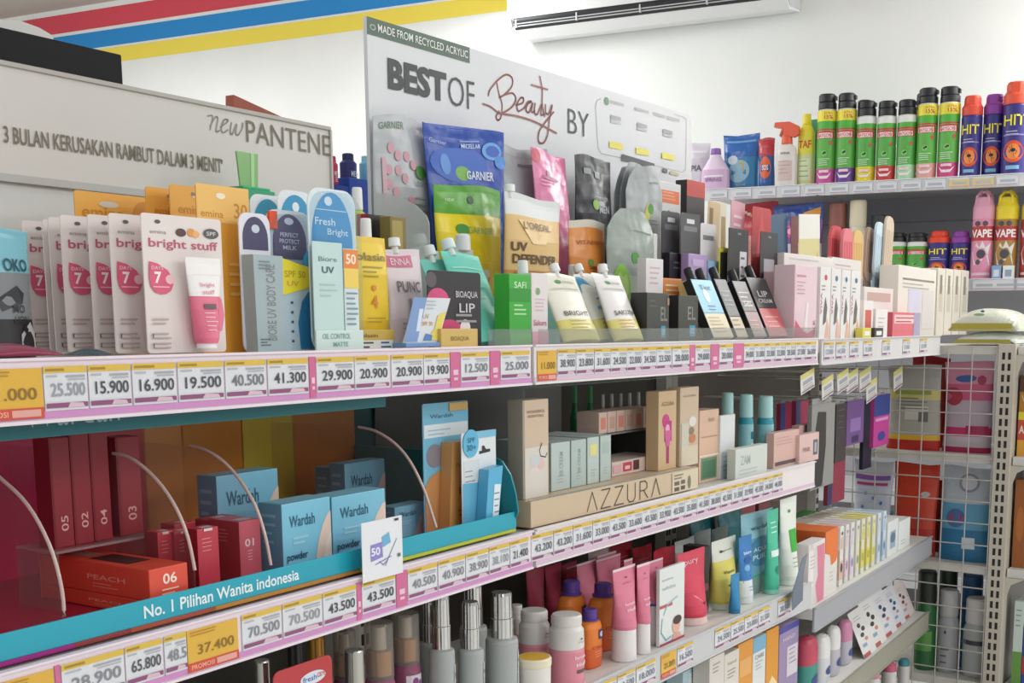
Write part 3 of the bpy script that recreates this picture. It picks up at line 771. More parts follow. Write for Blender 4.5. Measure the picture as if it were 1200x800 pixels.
def blue_tube(W, h):
    b = MB(); b.prism([(-W*.5, .002), (W*.46, .002), (W*.5, h*.44), (W*.1, h*.47), (-W*.5, h*.40)], -.022, -.001, M('#b9cdd8', .3))
    b.prints([Pp([(.40, 0), (.66, 0), (.72, .4), (.78, .8), (.98, .95), (.62, .97), (.46, .8), (.36, .45)], '#2f7fb0'), Pp([(.66, 0), (.98, 0), (.98, .93), (.80, .8), (.72, .4)], '#76838c'), *[Rr(.2, .25, .12+k*.16, .16+k*.16, '#4a5560') for k in range(5)], Dd(.86, .30, .05, .07, '#33383c'), Dd(.84, .78, .03, .04, '#33383c')], flat(W*.95, h*.42, -.0221, -W*.49, .004), 1, 1, nx=1)
    y = MB(); y.prism([(-W*.56, h*.39), (W*.2, h*.47), (W*.5, h*.49), (W*.5, h*.58), (-W*.1, h*.62), (-W*.5, h*.66)], -.0235, -.0222, M('#efdf3a')); y.prints([T('SPF 50', .3, .62, .45, .2, '#c7a93a'), T('UV', .25, .35, .25, .15, '#d8a24a')], flat(W, h*.24, -.0236, -W*.5, h*.40), 1, 1, nx=1)
    g = MB(); g.lathe([(W*.1, 0), (W*.16, h*.03), (W*.18, h*.09), (W*.16, h*.15), (W*.08, h*.19)], '#2f9fd0', N=16); g.v = [(p[0]+W*.32, p[1]*.4-.012, p[2]+h*.53) for p in g.v]
    g.prints([Dd(.5, .55, .3, .35, '#5fcf8f')], flat(W*.3, h*.17, -.0195, W*.17, h*.535), 1, 1, nx=1)
    r = MB(); r.box(-W*.47, -W*.3, -.006, -.002, h*.86, h*.985, M('#e4562f'), .001)
    return [('blister', blister(W*.94, h*.97)), ('tube', b), ('label_band', y), ('charm', g), ('red_tab', r)]
Card('A1', .07, (313, 247, 366, 408), '#dfe8ee', 'purple-topped sunscreen blister pack with a yellow band and blue tube', [arch(.14, .88, .66, .975, '#4c3f6e'), Dd(.5, .925, .10, .025, '#d3d9ea'), T('PERFECT', .5, .83, .4, .03, '#d9d4ea'), T('PROTECT', .5, .785, .44, .03, '#d9d4ea'), T('MILK', .5, .74, .3, .03, '#d9d4ea')], blue_tube, r=.018, group='sunscreen blister packs', hole=False)
def uv_box(W, h):
    b = MB(); b.box(-W*.60, W*.02, -.014, -.0125, .002, h*.67, M('#c3dcd9', .35), .001)
    b.prints([T('Biore', .5, .83, .62, .045, '#6f9698'), T('UV', .5, .73, .42, .06, '#41666c', .02), *lines(.2, .8, .6, 3, .05, '#a9c8c6'), Rr(.0, 1, .0, .005, '#9dbcba')], flat(W*.61, h*.66, -.0141, -W*.60, .004), 1, 1, nx=1)
    l = MB(); l.box(-W*.61, W*.40, -.0165, -.0142, .002, h*.135, M('#d3e4de'), .0008); l.prints([T('OIL CONTROL', .42, .68, .6, .26, '#7fa9a6'), T('MATTE', .5, .3, .32, .22, '#7fa9a6')], flat(W*.99, h*.13, -.0166, -W*.60, .002), 1, 1, nx=1)
    o = MB(); o.box(W*.04, W*.35, -.0140, -.0125, h*.10, h*.64, M('#d5e2e4'), .001)
    o.prints([Rr(0, 1, .78, 1, '#e8883c'), T('50', .5, .89, .7, .12, '#f9e3cf', .03), Rr(0, 1, .55, .78, '#efcf62'), *lines(.1, .9, .5, 7, .06, '#7f9aa5', .02)], flat(W*.31, h*.53, -.0141, W*.04, h*.105), 1, 1, nx=1)
    return [('blister', blister(W*.95, h*.98)), ('carton', b), ('base_label', l), ('side_label', o)]
Card('A1', .035, (362.5, 222, 417.5, 408), '#e2ebee', 'large blister pack with bright blue rounded top and a pale green sunscreen carton', [arch(.06, .92, .52, .98, '#2a93cc'), Dd(.42, .925, .08, .028, '#dcecf6'), Rr(.12, .8, .868, .874, '#bfe0f2'), T('Fresh', .34, .80, .42, .045, '#d7ecf8'), T('Bright', .60, .735, .44, .05, '#d7ecf8')], uv_box, r=.02, group='sunscreen blister packs', hole=False)
# yellow carton on its gold foot, and the small things behind it
b = Q('A1', .03, (420, 386, 462.5, 406)); st = MB(); W = b[2]; st.box(-W/2, W/2, 0, .05, 0, b[4], M('#c9a94e', .4), .001); st.prints([T('olasin', .3, .72, .45, .18, '#6a5a22'), Rr(.05, .95, .05, .5, '#d8d8d2'), *lines(.1, .4, .42, 2, .2, '#444', .08), *lines(.6, .95, .42, 2, .2, '#3a5a8a', .08)], flat(W, b[4], 0), 1, 1, nx=1)
put('gold_stand', [('gold_stand', st)], 'flat gold display foot under the yellow sunscreen carton', 'stand', ('A', b[1], .03, b[3]))
sec, uc, W, z0, h = Q('A1', .04, (420, 278, 462, 387), False)
bb, s = shell([(0, W*.5, .012, '#dcb92a'), (h*.1, W*.5, .014, '#e3c022'), (h*.6, W*.49, .012, '#e6c51f'), (h*.93, W*.5, .003, '#e3bd1e'), (h, W*.5, .0015, '#e3bd1e')], 2.6)
bb.prints([T('olasin', .48, .785, .8, .085, '#7a6a1e', .012), *lines(.2, .75, .68, 3, .05, '#9c8a2c', .015), T('4', .45, .30, .16, .14, '#d0822a', .01), Dd(.45, .45, .06, .03, '#d0822a'), *lines(.25, .75, .13, 2, .04, '#b59a2a')], s, W, h, .001)
cp = MB(); cp.lathe([(W*.13, h), (W*.13, h+.006)], M('#eee'), N=14)
put('sunscreen_tube', [('tube_body', bb)], 'plain yellow flat sunscreen tube with black wordmark and a gold foot', 'tube', ('A', uc, .055, z0+.001))
Bottle('A1', .11, (420, 256, 441, 410), [(.9, 0), (1, .05), (1, .72), (.5, .8)], '#e9e7e4', 'slim bottle with a white cap rising behind the yellow tube', caps=[('cap', [(.62, .8), (.66, .81), (.6, .99), (.5, 1)], M('#f1f1ee'))])
Bottle('A1', .16, (411, 220, 431, 410), [(1, 0), (1, .78), (.9, .84), (.5, .86)], '#c6d23e', 'lime green bottle with a white cap behind the yellow tube', caps=[('cap', [(.6, .86), (.64, .87), (.58, .99), (.5, 1)], M('#f1f1ee'))])
Carton('A1', .15, (433, 252, 459, 410), .02, '#1c1b1d', 'black carton between the lime bottle and the slim gold carton', left=[Rr(0, 1, 0, 1, '#a5203a')])
Carton('A1', .12, (459, 254, 477.5, 410), .02, '#7d6d33', 'slim gold carton with a dark edge behind the pinkish pouch', [Rr(.1, .75, .75, .97, '#a5924a')])
# bottles on blue boxes at the end of the slogan board
Carton('A1', .42, (383, 217, 411, 412), .05, '#2a4fa8', 'royal blue box under the pink and navy bottles', [Rr(0, 1, .9, 1, '#2044a0')], base=True, group='blue boxes behind the slogan board')
Carton('A1', .42, (412, 210, 440, 412), .05, '#2450b0', 'royal blue box under the pale blue bottle', base=True, group='blue boxes behind the slogan board')
for x0, x1, yt, c, cc, lab in ((383.5, 396, 183, '#d4325c', '#c42a52', 'small pink bottle standing on a blue box behind the slogan board'), (398, 418, 180, '#2b3574', '#232b5c', 'small navy bottle standing on a blue box behind the slogan board'), (421, 437.5, 183, '#7ec3dd', '#9bd3e6', 'small pale blue bottle standing on a blue box beside the header board')):
    zz = on('A', 400, 217 if x0 < 415 else 210, .42)[1]+.0005
    sec, uc, W, z0, h = Qr('A1', .43, (x0, yt, x1, 214), 1.0, False); h = z0+h-zz
    bb = MB(); bb.lathe([(W*.42, 0), (W*.5, .003), (W*.5, h*.72), (W*.3, h*.82)], c, N=16)
    bb.prints([T('MEN', .5, .5, .6, .2, '#e8e8f0'), *lines(.25, .75, .35, 3, .08, '#e8e8f0', .03)], flat(W, h*.8, -W*.5), 1, 1, nx=1)
    cc_ = MB(); cc_.lathe([(W*.34, h*.8), (W*.34, h*.97), (W*.28, h)], cc, N=16)
    put('roll_on_bottle', [('bottle_body', bb), ('cap', cc_)], lab, 'bottle', ('A', uc, .43+W/2, zz))
# pinkish pouch, tilted card, black card, mint pouches
Pouch('A1', .07, (457, 293, 500, 408), .022, [(1, '#e7d7dc')], 'pinkish white pouch with a white cap and a rose label patch', [Rr(.05, .72, .82, .94, '#cf6a8a'), T('ENNA', .4, .88, .5, .07, '#f2d5de'), T('PUNC', .5, .62, .66, .11, '#7d6f76'), Rr(.42, .5, .3, .5, '#9a8a92'), Rr(.55, .6, .3, .5, '#b9a9b1'), *lines(.2, .7, .25, 3, .05, '#c3aeb6')], ('#f3f3f1', .34, .0085, .016), lean=5)
sec, uc, W, z0, h = Q('A1', .012, (470, 352, 522, 405), True)
st = MB(); st.box(-W*.48, W*.36, -.004, .02, 0, .006, M('#6f95c4'), .001)
cd = MB(); cd.prism([(-W*.46, .006), (W*.30, .006), (W*.62, h), (-W*.16, h)], .001, .0035, M('#d9dde2'))
cd.prints([Pp([(.0, .02), (.36, .02), (.66, 1), (.29, 1)], '#7f9dcb'), Pp([(.33, .25), (.43, .25), (.55, .75), (.44, .75)], '#d8e2f0'), T('UV', .62, .58, .18, .12, '#c8b28a'), T('SPF 50', .65, .42, .3, .09, '#d0982f'), Pp([(.6, .05), (.95, .05), (1.2, .7), (.95, .6), (.85, .3)], '#e6d565'), Pp([(.52, .04), (.75, .04), (.78, .16), (.6, .2)], '#5a83bb'), *lines(.62, .95, .93, 3, .08, '#a9b3c0', .02)], flat(W*.8, h-.006, .001, -W*.46, .006), 1, 1, nx=1)
put('shelf_talker', [('foot', st), ('card', cd)], 'small slanted blue and white card on a blue foot at the shelf lip', 'card', ('A', uc, .01, z0+.004))
Card('A1', .024, (501, 318, 563, 392), '#29252a', 'black card with bright pink lips and white print, behind the slanted blue card', [Dd(.18, .62, .2, .16, '#d84a82'), Dd(.38, .24, .24, .14, '#cf3f74'), Dd(.68, .26, .1, .12, '#eadfe0'), T('BIOAQUA', .72, .7, .42, .10, '#cfcacc'), T('LIP', .72, .53, .3, .12, '#cfcacc'), *lines(.5, .95, .45, 2, .08, '#a09a9c', .03), Dd(.05, .88, .1, .1, '#5a5458')], r=.006, hole=False)
Pouch('A1', .05, (554, 299, 598, 405), .03, [(1, '#6fd0bd')], 'big mint green spouted pouch leaning back beside the green carton', [Rr(.1, .9, .8, .82, '#9fe6d6'), *lines(.3, .7, .6, 3, .06, '#8fe0cd', .02)], ('#e6f3f1', .3, .011, .022), lean=24)
Pouch('A1', .10, (522, 306, 556, 405), .025, [(1, '#79cdbf')], 'smaller mint green pouch behind the black lips card', [Rr(.1, .9, .85, .87, '#a9e6da')], ('#e9f0f0', .4, .010, .022), lean=20)
Pouch('A1', .15, (510, 292, 540, 405), .02, [(1, '#bcdcd8')], 'pale pouch with a white cap leaning behind the smaller mint pouch', (), ('#eef0f0', .35, .012, .022), lean=16)
Carton('A1', .002, (517, 385, 560, 406), .012, '#cfae62', 'flat gold carton standing at the lip beneath the black lips card', [T('BIOAQUA', .5, .5, .5, .25, '#8a713a')])
# ================================================================== top shelf, second unit
# pouches hanging in front of the header board, back to front
Pouch('B1', .318, (443, 140, 506, 395), .03, [(.42, '#b9bcc0'), (.58, 'f#c3c5c9')], 'tall silver pouch with pink floral print, leftmost before the header board',
      [T('GARNIER', .28, .955, .4, .03, '#6f8a72'), *[Dd(.15+.5*((k*37) % 10)/10, .55+.34*((k*53) % 11)/11, .05, .022, '#d9a3b0') for k in range(14)], Rr(.1, .16, .6, .82, '#dcb4bd'), Dd(.72, .77, .09, .03, '#4f8a3e'), T('GARNIER', .78, .72, .3, .022, '#7d8a7e'), *lines(.6, .9, .66, 5, .03, '#9a9da2', .006)], rz=-6, group='pouches before the header board')
Pouch('B1', .285, (503, 151, 588, 395), .03, [(.5, '#2b4b9c'), (.5, 'f#2a4fae')], 'royal blue pouch behind the yellow pouch, before the header board',
      [Dd(.4, .83, .36, .085, '#3465c4'), Dd(.22, .83, .06, .05, '#5f96dd'), Dd(.42, .795, .09, .035, '#79b54a'), Dd(.82, .905, .13, .04, '#63a8e6'), Dd(.83, .905, .09, .026, '#2f5cc0'), Dd(.93, .86, .08, .03, '#4d8ddb'), Rr(.42, .66, .945, .95, '#9ab4e8'), T('MICELLAR', .55, .925, .24, .02, '#cfe0f5'), T('GARNIER', .64, .79, .36, .04, '#dfe6f4', .02), T('Garnier', .15, .93, .2, .02, '#a9bbe4')], rz=-4, group='pouches before the header board')
Pouch('B1', .30, (587, 173, 641, 395), .028, [(.5, '#a9adb0'), (.5, 'f#b5b9bc')], 'silver pouch with a green leaf mark between the blue and the pink pouches',
      [T('GARNIER', .62, .73, .5, .045, '#73857a'), Dd(.38, .73, .12, .035, '#4d9440'), Rr(.35, .95, .91, .925, '#70757a'), Rr(.1, .95, .955, .957, '#9da1a5'), Dd(.1, .74, .07, .04, '#c54a64'), Dd(.06, .66, .05, .03, '#d0708a')], group='pouches before the header board')
Pouch('B1', .235, (640, 178, 681, 395), .026, [(1, 'f#dc7ba6')], 'rose pink pouch leaning beside the black pouch, before the header board',
      [Dd(.12, .96, .13, .035, '#c43a55'), Dd(.45, .86, .25, .012, '#b05a80'), Dd(.4, .88, .05, .02, '#b05a80'), *lines(.15, .6, .84, 2, .02, '#e9a5c4', .005), Dd(.35, .64, .12, .03, '#c9a85e'), Rr(.1, .9, .72, .722, '#eaa0c2')], lean=6, group='pouches before the header board')
Pouch('B1', .262, (678, 188, 721, 395), .026, [(1, 'f#2b2c31')], 'black pouch with a small green mark, before the header board',
      [T('MEN', .68, .72, .3, .045, '#a6aab2', .02), Dd(.46, .745, .09, .028, '#86b94a'), Rr(.2, .4, .90, .93, '#7f838b'), Rr(.5, .64, .89, .925, '#8f939b'), T('GARNIER', .62, .78, .4, .02, '#9a9ea6')], tilt=-3, group='pouches before the header board')
def leaf_round(sh, vf, px, c1, c2, label, green=False):
    return Pouch(sh, vf, px, .02, [(.62, 'f#b9bdb5' if not green else 'f#a6b0a2'), (.38, 'f#a9adae')], label, [Pp([(.2, .62), (.5, .66), (.62, .74), (.55, .8), (.4, .7)], c1), Dd(.62, .76, .08, .03, '#4f9a3f'), Rr(.62, .9, .9, .91, '#8d9194'), *lines(.55, .9, .7, 2, .02, '#7f8485', .005)], round_top=True, group='round-topped silver sachets')
leaf_round('B1', .29, (720, 197, 752, 395), '#8a9a4f', 0, 'round-topped silver sachet, leftmost and rearmost of its stack of three')
leaf_round('B1', .265, (726, 194, 763, 395), '#93a653', 0, 'round-topped silver sachet in the middle of its stack of three')
leaf_round('B1', .24, (733, 195, 776, 395), '#d5d65a', 0, 'round-topped silver sachet foremost of its stack of three, yellow at its edge')
Carton('B1', .27, (772, 214, 797, 395), .02, '#d6d7d8', 'white carton with an orange patch at the right of the header board', [Rr(.08, .92, .87, .95, '#e0703a'), *lines(.15, .85, .94, 3, .02, '#f3b48a', .006), Dd(.42, .815, .06, .012, '#4f9a3f'), T('GARNIER', .66, .815, .4, .014, '#7d8a80')])
Carton('B1', .27, (804, 212, 825, 395), .03, '#3a3436', 'tall black carton with a red top edge at the end of the header board', [Rr(0, 1, .9, 1, '#c23a30'), *lines(.2, .8, .6, 4, .04, '#aaa', .01), T('CARE', .5, .66, .7, .03, '#cfc9c9')])
# middle row
def window(W, h): return []
Pouch('B1', .225, (511, 219, 588, 398), .04, [(.5, 'f#e6cf1b'), (.32, 'f#efd81f'), (.18, 'f#5fa63c')], 'bright yellow pouch with a green top band, before the blue pouch',
      [Dd(.32, .725, .10, .035, '#3f8f35'), T('GARNIER', .60, .725, .42, .042, '#8aa63c'), Dd(.5, .91, .045, .025, '#2f4f34'), T('NEW', .2, .91, .12, .02, '#cfe3b2'), Rr(.36, .68, .15, .48, '#d6d3cb'), T('UV', .56, .40, .26, .07, '#d8884a', .02), Rr(.08, .92, .52, .523, '#f5e45a')], group='spouted pouches of the middle row')
sec, uc, W, z0, h = Qr('B1', .18, (526, 274, 560, 399), .8)
pp = squeeze_tube(W, h*.86, h*.1, '#c9cbc8', '#c9cbc8', [T('UV', .5, .6, .5, .12, '#d8884a')], W*.4)
cp = MB(); cp.lathe([(W*.24, h*.85), (W*.25, h*.86), (W*.23, h*.98), (W*.17, h)], '#e9ecec', N=16)
put('squeeze_bottle', [('bottle_body', pp[0][1]), ('foot', pp[1][1]), ('cap', cp)], 'silver bottle with a white cap standing before the yellow pouch', 'bottle', ('B', uc, .18+W*.4, z0))
Pouch('B1', .15, (590, 231, 656, 398), .035, [(.36, 'f#8fc9bd'), (.14, '#c38a44'), (.36, '#dcb878'), (.14, '#d9dcdc')], 'gold and teal pouch with dark lettering under a clear top',
      [T('UV', .17, .655, .24, .06, '#5a4226', .03), T('DEFENDER', .46, .575, .78, .062, '#5a4226', .03), *lines(.1, .9, .49, 3, .04, '#a87434', .012), Pp([(.18, .83), (.82, .83), (.62, .68), (.38, .68)], '#e6c890'), T("L'OREAL", .5, .80, .5, .05, '#7d5a2c', .015), Rr(.55, .9, .28, .32, '#cfe8e2')], ('#f1f1ef', .12, .009, .016), group='spouted pouches of the middle row')
Pouch('B1', .17, (667, 259, 709, 395), .025, [(.32, '#c9823f'), (.62, 'f#d98a42'), (.06, '#cfcabc')], 'orange pouch with a pale rim behind the white-capped pouches', [Dd(.5, .66, .08, .03, '#5f8a3a'), T('GARNIER', .62, .62, .35, .03, '#8a4a26'), T('VITAMIN', .5, .82, .7, .035, '#b0602c'), Dd(.15, .45, .12, .10, '#e7a772')])
Pouch('B1', .15, (709, 249, 765, 398), .025, [(.5, 'f#a9b3a9'), (.5, 'f#98a29b')], 'round-topped silver sachet with a bright green sliced fruit print', [Dd(.24, .42, .17, .16, '#8cc63c'), Dd(.24, .42, .12, .11, '#b9dd7a'), Dd(.52, .64, .08, .045, '#4f9a3f'), T('GARNIER', .7, .62, .34, .03, '#6f7d72'), Rr(.5, .9, .84, .85, '#7f8884')], tilt=2, round_top=True)
Carton('B1', .16, (752, 273, 770, 398), .02, '#cdcfcd', 'pale grey carton standing behind the white and pink one', [Rr(.2, .8, .7, .9, '#bfc3c2')])
Carton('B1', .095, (757, 303, 777, 398), .02, '#e3dedf', 'narrow white carton with faint pink print, left of the dark boxes', [*lines(.2, .8, .9, 4, .06, '#d6b4be', .02), Rr(.2, .8, .3, .5, '#dcc9ce')])
for x0, x1, yt, c, inks, lab, vv in ((775, 796, 270, '#26232a', [Rr(.4, .6, .1, .3, '#6a6a70'), *lines(.2, .8, .9, 2, .06, '#555', .02)], 'black hanging box under a dark tab', .17), (797, 819, 272, '#b398c8', [T('GLOW', .5, .72, .6, .08, '#5c4a86', .02), T('UP', .5, .55, .5, .1, '#5c4a86', .03), Rr(.2, .8, .86, .94, '#c9b4dc'), Dd(.62, .35, .2, .09, '#d9c86a'), Dd(.35, .25, .16, .08, '#8a6fb0')], 'lilac hanging box beside the black one', .17), (820, 838, 273, '#8fb5d8', [T('BLUE', .5, .7, .6, .08, '#4a5f86', .02), T('ON', .5, .56, .5, .1, '#3e4f76', .02), Rr(.2, .8, .2, .32, '#6f8fb8')], 'pale blue hanging box beside the lilac one', .17)):
    def tab(W, h, c=c):
        b = MB(); b.box(-W/2, W/2, -.02, -.002, 0, h*.68, c, .001); b.prints(inks, flat(W, h*.68, -.0201), W, h, nx=1); return [('carton', b)]
    yt2 = {775: 248, 797: 250, 820: 262}[x0]
    Card('B1', vv, (x0, yt2, x1, 398), '#4b494d' if x0 != 820 else '#d8d3d6', lab+(' on the top shelf' if x0 == 775 else ''), [Rr(.15, .85, .86, .9, '#77757a'), Rr(.3, .7, .92, .955, '#d6d6d8')], tab, r=.006, hole=False, group='hanging boxes with a header tab')
# front row of the second unit
Carton('B1', .04, (597, 321, 622, 399), .03, '#3fae3c', 'bright green carton at the start of the second unit', [Rr(.0, 1, .62, .8, '#2f9433'), T('SAFI', .5, .85, .55, .09, '#d6f0cf'), *lines(.2, .8, .58, 3, .06, '#bfe8b2', .02), Rr(0, 1, 0, .18, '#57bb4a')])
Carton('B1', .045, (623, 320, 642, 399), .025, '#e6dcdd', 'white and pink carton right of the bright green one', [Dd(.38, .75, .14, .05, '#7fa878'), *lines(.2, .85, .65, 4, .05, '#d9b6c2', .015), T('Sakura', .5, .32, .8, .08, '#c76a8c'), Rr(0, 1, 0, .2, '#e0a9bd')])
Bottle('B1', .08, (604, 305, 622, 398), [(.9, 0), (1, .04), (1, .7), (.6, .8)], '#dfe3e1', 'pale bottle with a white screw cap behind the bright green carton', caps=[('cap', [(.66, .8), (.7, .81), (.66, .99), (.55, 1)], '#eef0ee')])
caprow = [(660, 'white and pale yellow spouted pouch, leftmost of the slanted row', '#ece9da', '#dfd47a', 305, .04), (700, 'white spouted pouch with a bright blue corner in the slanted row', '#e6e6dc', '#3f9cc8', 318, .06), (721, 'white spouted pouch with pinkish print, rightmost of the slanted row', '#ebe7e6', '#e0d57e', 318, .035)]
for i, (x, lab, c, c2, yt, vv) in enumerate(caprow):
    x1 = x+(42, 30, 33)[i]
    pr = [Dd(.38, .86, .08, .03, '#5f9a52'), T('GARNIER', .62, .86, .4, .035, '#9aa79a'), T('SAKURA' if i == 2 else 'BRIGHT', .5, .38, .7, .07, '#5a5246', .012), *lines(.2, .8, .28, 4, .05, '#c9b77a' if i != 2 else '#d3a9a9', .015), Rr(.1, .9, .74, .76, '#d6d3c9')]
    if i == 1: pr = [Pp([(.02, .7), (.02, .96), (.9, .96), (.7, .7), (.4, .58)], c2), Dd(.55, .46, .3, .04, '#8fc0dc'), *lines(.2, .8, .3, 4, .06, '#b9b07a', .02), Rr(.3, .36, .1, .22, '#4a4a44')]
    Pouch('B1', vv, (x, 324, x1, 399), .03, [(.3, c2 if i != 1 else '#e0da8a'), (.4, c), (.3, c)], lab, pr, ('#f3f3f1', .5 if i != 1 else .3, .009, .019), lean=24, group='slanted spouted pouches')
for x, yt, vv, lab in ((672, 310, .15, 'white-capped bottle behind the slanted pouches, left of two'), (706, 309, .15, 'white-capped bottle behind the slanted pouches, right of two')):
    Bottle('B1', vv, (x-9, yt, x+9, 398), [(.9, 0), (1, .04), (1, .72), (.55, .82)], '#d6d8d0', lab, caps=[('cap', [(.66, .82), (.7, .83), (.66, .99), (.55, 1)], '#f0f1ef')])
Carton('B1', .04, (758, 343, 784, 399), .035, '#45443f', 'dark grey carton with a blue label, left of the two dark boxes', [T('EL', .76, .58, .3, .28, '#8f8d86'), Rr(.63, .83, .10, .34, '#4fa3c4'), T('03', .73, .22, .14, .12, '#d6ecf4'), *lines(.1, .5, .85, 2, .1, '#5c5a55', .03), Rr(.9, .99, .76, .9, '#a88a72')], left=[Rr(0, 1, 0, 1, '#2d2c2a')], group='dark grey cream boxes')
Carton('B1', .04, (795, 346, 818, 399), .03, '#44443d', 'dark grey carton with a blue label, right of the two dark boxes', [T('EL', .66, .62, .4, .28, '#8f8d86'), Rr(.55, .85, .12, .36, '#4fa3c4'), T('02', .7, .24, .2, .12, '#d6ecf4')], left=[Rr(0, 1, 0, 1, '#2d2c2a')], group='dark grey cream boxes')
Carton('B1', .128, (783, 327, 805, 398), .02, '#e08a3c', 'orange carton behind the dark grey boxes', [Rr(0, 1, .55, .7, '#f0c690'), *lines(.1, .9, .9, 3, .08, '#f6d6ae', .03)], lean=6)
Carton('B1', .085, (816, 331, 836, 398), .02, '#e9cf8a', 'cream and yellow carton slanting beside the right dark box', [Rr(0, 1, 0, .4, '#e6b93c'), *lines(.2, .8, .85, 4, .09, '#b09a5c', .02), Dd(.5, .25, .2, .08, '#d68a2c')], lean=12)
def dark_tube(x0, x1, yt, vv, bands, pr, lab, tilt, cap='#1d1b1e'):
    vv, px = mvd(lab, vv, (x0, yt, x1, 399))
    sec, uc, W, z0, h = Q('B1', vv, px)
    h /= math.cos(R(25)); hb = h*.82; cut = 0; b = MB(); zc_ = 0
    for f, c in bands: b.box(-W/2, W/2, -.009, .009, zc_*hb+.0, (zc_+f)*hb, c, .0015); zc_ += f
    b.prints(pr, flat(W, hb, -.0091), W, hb, nx=1)
    cr = min(W*.26, .0095); k = MB()
    for cx_ in ((-W*.26, W*.26) if x0 == 838 else (0,)): k.lathe([(cr*.97, hb), (cr, hb+.001), (cr*.97, h*.97), (cr*.8, h)], cap, cx_, 0, N=16)
    sd = MB(); sd.box(-W/2-.0025, -W/2, -.0095, .0095, 0, hb, '#1a191b', .0005)
    return put('capped_lip_box', [('box', b), ('side_panel', sd), ('cap', k)], lab, 'makeup', ('B', uc, vv+.01, z0, 0, 25, 0), 'black-capped makeup boxes leaning back')
dark_tube(838, 862, 316, .03, [(.42, '#d8c9a6'), (.58, '#7fbfdc')], [Dd(.45, .72, .12, .12, '#dfeff6'), *lines(.3, .7, .55, 2, .06, '#3a5a74', .02), *lines(.1, .9, .35, 5, .06, '#b09c72', .015), T('Tint', .5, .86, .5, .08, '#2f5f80')], 'black-capped box with sky blue face and beige foot', -18)
dark_tube(866, 879, 315, .035, [(.35, '#c9b795'), (.65, '#4c4d4f')], [*lines(.1, .9, .8, 4, .08, '#7f8082', .02), *lines(.1, .9, .3, 3, .08, '#8a7a5c', .02)], 'black-capped box with grey face and tan foot', -17)
dark_tube(886, 901, 318, .03, [(.45, '#a2837f'), (.55, '#6f6a6b')], [*lines(.1, .9, .8, 4, .08, '#c9c2c2', .02), T('GEL', .5, .6, .6, .08, '#d9d2d2'), *lines(.1, .9, .3, 3, .08, '#c9a29a', .02)], 'black-capped box with grey-pink face, third of the leaning row', -16)
dark_tube(904, 926, 313, .03, [(.48, '#c4585c'), (.52, '#2b2a2d')], [T('LIP', .5, .72, .5, .10, '#c9c2c4'), T('CREAM', .5, .6, .7, .07, '#c9c2c4'), *lines(.15, .85, .34, 3, .08, '#e09a96', .02)], 'black-capped box with coral red lower half, last of the leaning row', -14)
for x0, x1, yt, vv, c, lab, pr in ((853, 876, 268, .12, '#2a282b', 'tall black pencil pack with white print, behind the leaning boxes', [Rr(.55, .9, .1, .8, '#d0cdd0'), *lines(.6, .85, .75, 8, .08, '#55525a', .02)]), (890, 910, 272, .12, '#3b383c', 'narrow black and grey mascara pack, behind the leaning boxes', [Rr(.2, .8, .25, .75, '#a9a4aa'), T('EYE', .5, .55, .5, .08, '#3a363a'), *lines(.25, .75, .45, 4, .05, '#5a565c', .015)]), (842, 852, 290, .14, '#cfc93e', 'slim yellow-green pack beside the black pencil pack', [Rr(.1, .9, .6, .95, '#2c2a28')])):
    Card('B1', vv, (x0, yt, x1, 398), c, lab, pr, r=.002)
# ================================================================== top shelf, far end
def pink_box(x0, x1, yt, vv, lab, pr, c='#e6ccd2', D=.05, sh='B1', **k): return Carton(sh, vv, (x0, yt, x1, 397), D, c, lab, pr, **k)
pink_box(917, 930, 318, .05, 'narrow pale pink carton left of the big pink one', [*lines(.2, .8, .9, 3, .06, '#d09aa8', .02)], '#e3bcc6')
pink_box(930, 957, 311, .03, 'big pale pink carton with a red curve and upright lettering', [Pp([(.0, .0), (.95, .0), (.95, .14), (.6, .08), (.3, .16), (.1, .26)], '#d8647c'), Pp([(.45, .1), (.55, .5), (.62, .52), (.6, .12)], '#f2e4e8'), Rr(.1, .5, .84, .87, '#cf8fa2'), *lines(.12, .5, .78, 4, .05, '#cf9fb0', .015), ('tv', 'SILK', .9, .16, .10, .22, M('#9a3a4e')), Rr(.0, .03, 0, 1, '#d9aab8')])
sec, uc, W, z0, h = Q('B1', .10, (905, 297, 972, 397)); 
Carton('B1', .095, (918, 299, 975, 397), .06, '#ece4e1', 'wide cream carton behind the pale pink cartons', [Rr(0, .3, .0, .8, '#e8cdd2'), *lines(.1, .9, .95, 1, .06, '#d8c9c6', .02)])
fl = ['white face care carton with dark leaf sketch, first of four in the far front row', 'white face care carton second of four in the far front row', 'white face care carton third of four in the far front row', 'white face care carton last of four in the far front row']
xs = [(961, 973), (974, 985), (986, 996), (997, 1008)]
for i, (a, b_) in enumerate(xs):
    Carton('C1', .03, (a, 313+i*1.5, b_, 396), .05, '#e9e5e3', fl[i], [Dd(.5, .86, .14, .04, '#c85060' if i == 0 else '#5a7a9a'), Pp([(.3, .2), (.6, .25), (.7, .45), (.5, .6), (.35, .42)], '#6f6a66'), Pp([(.5, .0), (.95, .0), (.9, .2), (.7, .3)], '#e8b9a6'), *lines(.1, .5, .75, 2, .05, '#8a8a8a', .015), ('tv', 'VIVA', .1, .5, .14, .3, M('#b04a5a'))], group='white face care cartons')
Carton('C1', .107, (974, 303, 1008, 396), .015, '#e4dedb', 'cream carton standing behind the white face care cartons', [*lines(.1, .9, .92, 2, .05, '#c9b9b4', .02)])
Carton('C1', .035, (1012, 352, 1023, 395), .02, '#f0e9e6', 'small white carton with a coral bar beside the face care cartons', [Rr(.15, .8, .25, .75, '#d8695c'), Rr(.0, 1, .0, .15, '#e0cf52')])
